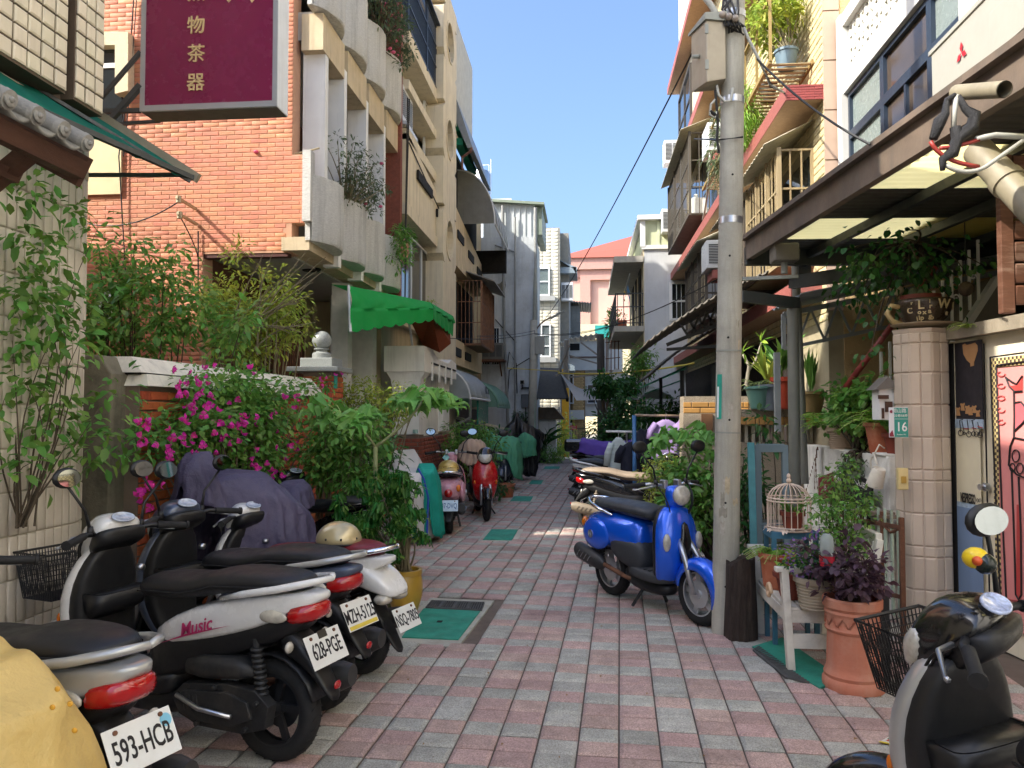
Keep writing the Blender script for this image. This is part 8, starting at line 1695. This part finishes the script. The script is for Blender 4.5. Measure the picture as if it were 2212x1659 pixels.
bush('yellow green clipped shrub between the granite ball and the white portico',(-2.75,9.9,0),tuple(D(800,870,9.8)),(.78,.35,.36),2400,.06,.03,lfYel,60,.15,mTwig,.015,seed=8,droop=.15)
bush('bright leafy bush filling the space between the brick wall and the big leaved plant',(-2.5,7.2,0),tuple(D(745,985,7.1)),(.42,.3,.5),2600,.075,.04,lfMid,60,.15,mTwig,.01,seed=61);bush('dark green undergrowth behind the big leaved plant',(-2.35,7.8,0),tuple(D(770,1010,7.6)),(.5,.3,.55),1500,.075,.034,lfDark,45,.16,mTwigD,.012,seed=9)
# big palmate plant in a yellow pot and schefflera
mYPot = mat('yellow_glazed_pot','#b08a2e',.35,var=.12,scale=4,coat=.4,dirt=.3,dcol='#5a4a20');gp0 = G(866,1338);gp0.y += .14
PT,top = pot('yellow glazed urn shaped pot at the foot of the big leaved plant',gp0,.085,.12,.36,mYPot,rim=.025,bulge=.035)
tb = thing('palmate_plant','young tree with large pale green hand shaped leaves on a forked green stem','plant',tuple(gp0+V((-.12,.05,0))))
o0 = V(tb.location);tr = [V((0,0,.0)),D(800,1160,5.95)-o0,D(812,1060,5.95)-o0,D(811,965,5.95)-o0];lb = D(738,898,5.85)-o0;rb = D(912,868,6.05)-o0
b = MB();b.tube(tr,[.022,.02,.018,.017],8);b.tube(bez(tr[3],tr[3].lerp(lb,.6)+V((.02,0,.06)),lb),.011,7);b.tube(bez(tr[3],tr[3].lerp(rb,.6)+V((.03,0,-.04)),rb),.011,7);b.build('trunk',mat('green_stem','#8a8f62',.6,var=.2),tb,True,fix=False)
def palmate(m,seed,n=7,s=.2):
    rn = random.Random(seed);V_ = [];F_ = []
    for k in range(n):
        a = -2.0+4.0*k/(n-1)+rn.uniform(-.06,.06);l = s*(1-.3*abs(k-(n-1)/2)/((n-1)/2))*rn.uniform(.9,1.1);w = l*.17;d = V((math.cos(a),math.sin(a),0));q = V((-d.y,d.x,0));o = len(V_);st = 6
        for i in range(st+1):
            f = i/st;ww = w*math.sin(PI*min(1,f*.94+.05))**.7;z = -.35*l*f*f+.03*math.sin(f*6+k);c = d*l*f*(1-.1*f);V_ += [c+q*ww+V((0,0,z+.012)),c+V((0,0,z)),c-q*ww+V((0,0,z+.012))]
        for i in range(st):
            for j in (0,1):x = o+i*3+j;F_.append((x,x+1,x+4,x+3))
    me = mesh_of('palmate_leaf',V_,F_,[m]);me.polygons.foreach_set('use_smooth',[True]*len(me.polygons));return me
pm = [palmate(lfBig,k) for k in range(3)]
def palm_leaf(t,hub,dr,s,rn,st):
    """one stalked hand shaped leaf; returns nothing"""
    e = hub+dr;b = MB();b.tube(bez(hub,hub.lerp(e,.6)+V((0,0,.04)),e,5),.004,5);b.build('leaf_stalk',st,t,True,fix=False)
    o = link('hand_shaped_leaf',rn.choice(pm),t);h = math.atan2(dr.y,dr.x);o.matrix_local = Matrix.Translation(e) @ Euler((rn.uniform(-.25,.25),rn.uniform(.15,.7),h)).to_matrix().to_4x4() @ Matrix.Scale(s,4)
rn = random.Random(12);stG = mat('green_stalk','#9aa860',.6)
for hub,n_ in ((lb,11),(rb,12)):
    for k in range(n_):a = 2*PI*k/n_+rn.uniform(-.3,.3);palm_leaf(tb,hub,V((math.cos(a),math.sin(a)*.8,rn.uniform(-.15,.5))).normalized()*rn.uniform(.1,.26),rn.uniform(.8,1.25),rn,stG)
pms = [palmate(leafm('schefflera_leaf','#3f7a30',.2),20+k,8,.075) for k in range(2)]
ts,cl = bush('potted schefflera with small whorled leaves spreading over the parked scooters',tuple(gp0+V((0,0,.34))),tuple(D(825,1120,5.9)),(.34,.25,.42),800,.05,.022,lfMid,46,.07,mTwig,.01,'schefflera','plant',15,frac=.8,extra=[D(x,y,5.85) for x,y in ((770,1060),(740,1090),(865,1040),(880,1080),(760,1130),(870,1150),(850,1200),(890,1120))])
for c in cl:
    for k in range(2):o = link('whorled_leaf',rn.choice(pms),ts);o.matrix_local = Matrix.Translation(c+V((rn.uniform(-.06,.06),rn.uniform(-.06,.06),rn.uniform(-.03,.06)))) @ Euler((rn.uniform(-.4,.4),rn.uniform(-.3,.4),rn.uniform(0,6))).to_matrix().to_4x4() @ Matrix.Scale(rn.uniform(.8,1.3),4)
# balcony plants
t,cl = bush('twiggy desert rose bushes overhanging the lower stone balcony',(-3.2,10.0,4.3),(-2.98,10.1,4.72),(.22,1.15,.42),1300,.06,.024,lfGrey,60,.1,mTwig,.012,seed=21,bend=.3,extra=[D(x,y,9.3) for x,y in ((640,330),(690,290),(690,320),(730,300),(755,330))]+[D(x,y,11) for x,y in ((800,360),(820,350),(790,430))])
b = MB();b.tube([D(x,y,8.9)-t.location for x,y in ((690,320),(640,332),(622,330),(612,355),(585,352),(560,332))],[.012,.012,.01,.008,.006,.004],6);b.build('long_branch',mat('pale_bark','#b5a684',.8),t,True,fix=False)
for x,y in ((553,328),(824,353),(790,440),(822,446)):b = MB();b.ball(D(x,y,8.8 if x < 600 else 10.6)-t.location,.03,8,sz=.7);b.build('pink_flower',mFloP,t,True)
bush('trailing green plants with a few pink flowers at the end of the lower stone balcony',(-3.1,12.2,4.0),(-2.95,12.1,4.3),(.2,.5,.4),700,.08,.03,lfMid,26,.12,mTwig,.01,seed=22)
t,cl = bush('dense flowering plants hanging from the upper stone balcony',(-3.15,11.4,7.3),(-2.98,11.5,7.75),(.25,1.3,.6),1900,.075,.03,lfGrey,60,.14,mTwigD,.012,seed=23,extra=[D(x,y,12.4) for x,y in ((850,90),(865,110),(845,60),(872,130))])
for k in range(26):p = D(rn.uniform(800,872),rn.uniform(5,125),11.6+rn.uniform(-.3,.6))-t.location;b = MB();b.ball(p,.035,6,sz=.7);b.build('pink_flower',mFloP,t,True)
bush('small weeds growing on the window ledge of the tan house',(-3.1,14.5,3.35),(-3.0,15,3.55),(.15,.9,.3),420,.07,.02,lfYel,22,.12,mTwig,.006,seed=24)
# left, mid distance
bush('round green clipped shrub in a pot beside the sport scooter',(-2.05,13.9,0),tuple(D(1022,975,13.8)),(.52,.5,.66),3600,.075,.036,lfMid,80,.16,mTwigD,.02,seed=25,droop=.15)
bush('darker long leaved plant behind the round clipped shrub',(-1.9,16.4,0),tuple(D(1066,965,16.2)),(.45,.4,.55),900,.16,.05,lfDark,30,.15,mTwigD,.015,seed=26)
pot('galvanised pot under the round clipped shrub',V((-1.72,13.0,0)),.12,.15,.32,mat('zinc_pot','#8d9394',.5,metal=.3));bush('low dark pot plants along the kerb below the round shrub',(-1.75,13.6,0),(-1.62,13.8,.22),(.28,.45,.18),500,.09,.025,lfDark,20,.1,seed=27)
pot('brown clay pot at the kerb before the front facing scooter',V((-1.5,14.6,0)),.12,.16,.26,mTerra)
t = thing('broad_leaved_plant','tall broad leaved plant in a dark tub beside the far pole','plant',tuple(G(1178,998)));P_ = [];D_ = []
for k in range(22):a = rn.uniform(0,6.28);P_.append((0,0,.5+rn.uniform(0,.4)));D_.append((math.cos(a),math.sin(a),rn.uniform(.3,1.6)))
leaves('broad_leaf',P_,D_,RNG.uniform(.5,.9,22),.17,lfDark,t,.35);b = MB();b.lathe([(.2,0),(.26,.55),(.24,.55),(.22,.5)],16,(-.2,0,0),caps=False);b.tube([(0,0,0),(0,0,.9)],.03,6);b.build('tub',mat('black_tub','#14161a',.5),t,'auto')
bush('yellow flowering bush at the corner before the alley end',tuple(G(1208,985)),tuple(D(1208,945,27)),(.45,.4,.9),500,.16,.07,lfYel,20,.25,seed=28);bush('low green hedge plants at the foot of the far wall',tuple(G(1195,1000)),tuple(D(1195,985,24.5)),(.5,.5,.3),600,.16,.03,lfMid,22,.12,seed=29)
for k,px in enumerate((1118,1131)):
    p = PY(px,925,ye-.15);pot(('small black pot hung on the grey wall, left of two','small black pot hung on the grey wall next to the far pole')[k],p,.1,.13,.22,mBlack);bush(('spiky plant in the left hung pot on the grey wall','thin plant in the hung pot nearest the far pole')[k],tuple(p+V((0,0,.2))),tuple(p+V((0,-.02,.36))),(.14,.1,.15),90,.14,.02,lfDark,8,.05,seed=30+k,name='pot_plant',cat='plant')
t = thing('stone_garden_post','tiled roof garden gate post with a mossy hood by the far carport','gate post');b = MB();q = D(1185,905,25.5);b.box((q.x-.7,25.3,0),(q.x+.25,25.9,q.z+.05));b.build('post',mWhite,t);b = MB();b.slab([(q.x-.9,25.1,q.z),(q.x+.55,25.1,q.z-.02),(q.x+.2,25.1,q.z+.38),(q.x-.7,25.1,q.z+.4)],(0,.9,0));b.build('hood',mat('mossy_shingle','#6a5e50',.9,var=.2,bump=.5),t)
b = MB();q = D(1220,905,28);b.box((q.x-.1,28,0),(q.x+.15,28.3,3.2));tag(b.build('yellow_column',mat('yellow_paint','#c89a22',.6,var=.1)),'yellow painted column behind the mossy gate post','column')
# right: tree and hedges far
bush('dark green small tree with a thin trunk in front of the white shade sail',tuple(G(1326,985)),tuple(D(1328,838,18)),(.66,.6,.3),1800,.13,.055,lfDark,50,.13,mTwig,.03,'tree','tree',31,droop=.5,bend=.1,frac=.7)
bush('feathery climbing plant on the wall of the balcony house',(1.1,18.5,0),tuple(D(1382,790,18.5)),(.35,.3,.55),900,.13,.035,lfMid,30,.2,seed=32)
bush('dark hedge of mixed shrubs behind the drying clothes',(.95,15.6,0),tuple(D(1345,935,15.6)),(.62,.6,.72),3200,.11,.05,lfDark,80,.2,seed=33,droop=.3);bush('dark leafy shrub behind the blue clothes rack',(1.6,13.6,0),tuple(D(1440,925,13.6)),(.62,.5,.6),2400,.1,.045,lfDark,60,.2,seed=34)
# right: behind the blue scooter
bush('small leaved bush in front of the hanging clothes',(1.0,9.0,0),tuple(D(1425,1040,8.9)),(.2,.25,.42),950,.045,.026,lfYel,40,.09,mTwigD,.012,seed=35,extra=[D(x,y,8.9) for x,y in ((1405,1010),(1440,960),(1450,990),(1400,1060))])
bush('glossy dark green shrub between the blue scooter and the near pole',(1.28,7.3,0),tuple(D(1500,1085,7.2)),(.3,.3,.48),1700,.085,.04,lfMid,55,.12,mTwigD,.014,seed=36,extra=[D(x,y,7.2) for x,y in ((1535,1000),(1540,1050),(1460,1010),(1450,1100),(1520,1160))])
bush('dark green shrub right of the near pole by the old window frame',(1.55,7.0,0),tuple(D(1615,1080,6.9)),(.13,.25,.5),750,.085,.036,lfDark,30,.12,mTwigD,.012,seed=37,extra=[D(x,y,7) for x,y in ((1640,905),(1655,935),(1670,960),(1625,990))])
tp = thing('palmate_plant','plant with pale hand shaped leaves above the blue scooter','plant',(1.2,7.6,0));hub = D(1480,960,7.5)-tp.location;b = MB();b.tube([V(),hub*.5+V((.03,0,.1)),hub],[.016,.014,.01],6);b.build('trunk',mTwig,tp,True,fix=False)
for k in range(13):a = 2*PI*k/13+rn.uniform(-.2,.2);palm_leaf(tp,hub+V((0,0,rn.uniform(-.08,.08))),V((math.cos(a),math.sin(a)*.6,rn.uniform(-.2,.6))).normalized()*rn.uniform(.12,.3),rn.uniform(.9,1.35),rn,stG)
# pot plants
def spray(label,p,n,L,W,m,h=.6,sp=.5,curl=.35,name='pot_plant',seed=0,kind='stuff'):
    t = thing(name,label,'plant',tuple(p));a = RNG.uniform(0,6.28,n);u = RNG.random(n);Dv = np.stack([np.cos(a)*sp,np.sin(a)*sp,h+.5*u],1);P_ = np.stack([np.cos(a)*.02,np.sin(a)*.02,u*L*.3],1)
    leaves('foliage',P_,Dv,L*RNG.uniform(.7,1.2,n),W,m,t,curl);b = MB();b.tube([(0,0,-.02),(0,0,L*.35)],.008,5);b.build('stem',mTwig,t,True);return t
def fern(label,p,n,L,m,seed=0):
    t = thing('fern',label,'plant',tuple(p));P_ = [];D_ = [];LL = [];rn = random.Random(seed);b = MB()
    for k in range(n):
        a = rn.uniform(0,6.28);l = L*rn.uniform(.7,1.15);h = rn.uniform(.5,1.1);pts = bez((0,0,0),(math.cos(a)*l*.4,math.sin(a)*l*.4,l*h*.6),(math.cos(a)*l,math.sin(a)*l,l*(h*.5-.35)),10);b.tube(pts,.0025,4,caps=False)
        for i in range(2,11):
            d = (pts[i]-pts[i-1]).normalized();s = d.cross(V((0,0,1))).normalized()
            for q in (-1,1):P_.append(tuple(pts[i]));D_.append(tuple(s*q+d*.5));LL.append(l*.22*(1.15-i/11))
    b.build('frond_stalk',stG,t,True,fix=False);leaves('fronds',P_,D_,LL,np.array(LL)*.35,m,t,.15);return t
fern('bright yellow green fern in the pale terracotta pot on the bench',POT['fern'][1],34,.2,lfBright,1);spray('small broad green leaves in the dark red bench pot',POT['red'][1],14,.11,.05,lfBright)
q = POT['purple'][1];t,cl = bush('purple flowering plant in the grey ribbed pot on the bench',tuple(q),tuple(q+V((-.03,0,.13))),(.15,.15,.12),650,.035,.018,lfDark,40,.05,mTwigD,.004,'pot_plant','plant',41);P_,D_ = blob_points(190,tuple(V((-.03,0,.14))),(.17,.17,.13),.8);leaves('blooms',P_,D_,.025,.02,mFloL,t,0)
q = POT['tall'][1];bush('tall fine leaved green plant at the back of the white bench',tuple(q),tuple(q+V((0,0,.38))),(.2,.2,.36),1500,.035,.022,lfMid,60,.08,mTwigD,.004,'pot_plant','plant',42)
t,cl = bush('purple leaved shrub growing in the tall terracotta urn',tuple(URN),tuple(URN+V((0,0,.16))),(.22,.2,.15),700,.055,.038,lfPurp,46,.08,mTwigD,.006,'shrub','shrub',43,extra=[D(x,y,u0.y) for x,y in ((1885,1200),(1760,1195),(1740,1180),(1900,1225),(1840,1165))])
spray('green plant in the pot inside the bird cage',POT['cage'][1],18,.12,.03,lfMid);q = PX(1950,700,3.0)
spray('dracaena with long green leaves in the orange pot',POT['w1'][1],26,.45,.055,lfMid,.9,.5);spray('upright sansevieria leaves in the ochre pot behind the grey post',POT['w4'][1],12,.4,.06,lfMid,2,.25,.1);spray('reddish green leaves in the grey blue pot',POT['w2'][1],26,.4,.045,lfYel,1,.5);fern('drooping fern in the green glazed pot',POT['w3'][1],16,.3,lfGrey,3)
t = thing('plumeria','bare crooked plumeria stem with a few leaves above the ochre wall','plant',tuple(PY(1655,895,9.1)));b = MB();S_ = lambda x,y:PY(x,y,9.1)-t.location
b.tube([S_(1655,895),S_(1635,855),S_(1612,830),S_(1618,790),S_(1605,765)],[.03,.028,.024,.02,.015],7);b.tube([S_(1618,800),S_(1632,780),S_(1645,740)],[.018,.014,.01],6);b.build('trunk',mat('grey_bark','#8c8574',.8,var=.15),t,True,fix=False);leaves('foliage',[tuple(S_(1645,738))]*7+[tuple(S_(1605,762))]*7,RNG.normal(0,1,(14,3))+[0,0,.5],.16,.05,lfBright,t)
fern('large bright fern spilling from the orange terracotta pot',POT['w6'][1],30,.36,lfBright,4);fern('fern hanging over the left end of the white wall',V((2.28,7.7,1.45)),26,.42,lfBright,5);spray('round leaved plant in the small pot by the tiled pillar',POT['w7'][1],22,.12,.07,lfMid,.5)
bush('mass of round leaved climbers on top of the white wall',(2.45,7.2,1.26),(2.4,7.1,1.62),(.2,.75,.26),1700,.07,.055,lfMid,60,.12,seed=45,extra=[PX(x,y,2.4) for x,y in ((1760,870),(1790,850),(1830,870),(1880,850),(1900,830),(1850,900))])
bush('grey green succulent trailing down the white wall above the boards',(2.35,6.9,1.26),(2.27,6.85,1.1),(.06,.32,.2),500,.04,.03,lfGrey,30,.06,seed=46,droop=.7)
bush('dark climber hanging under the brown canopy and round the stair rail',(2.7,6.6,3.0),(2.5,6.4,2.75),(.6,.7,.22),750,.065,.05,lfDark,45,.2,seed=47,droop=.6,extra=[D(x,y,6.2) for x,y in ((1950,500),(1960,530),(1930,560),(1990,600),(2050,640),(1910,600),(1900,700),(2010,680),(1880,770),(1930,660))]);fern('bright little fern at the right of the teacup planter',D(2095,712,5.7),22,.14,lfBright,6)
# upper plant shelf
bush('yellow green leafy plants on the near end of the slatted shelf',(2.36,9.1,5.8),(2.3,9.4,6.35),(.3,.6,.4),1500,.09,.045,lfYel,50,.15,mTwig,.01,seed=48);bush('feathery grass plant hanging from the slatted shelf',(2.3,10.4,5.6),(2.15,10.4,5.55),(.2,.55,.4),1900,.13,.012,lfBright,40,.15,mTwig,.006,seed=49,droop=.7);bush('dark grey green plants at the far part of the slatted shelf',(2.3,12,5.6),(2.2,12,5.7),(.25,.8,.6),1200,.11,.02,lfGrey,40,.18,mTwigD,.008,seed=50,droop=.6)
bush('small green plant inside the tan window cage',(2.42,9.3,3.3),(2.38,9.3,3.55),(.1,.25,.22),220,.07,.035,lfBright,14,.08,seed=51,name='pot_plant',cat='plant')
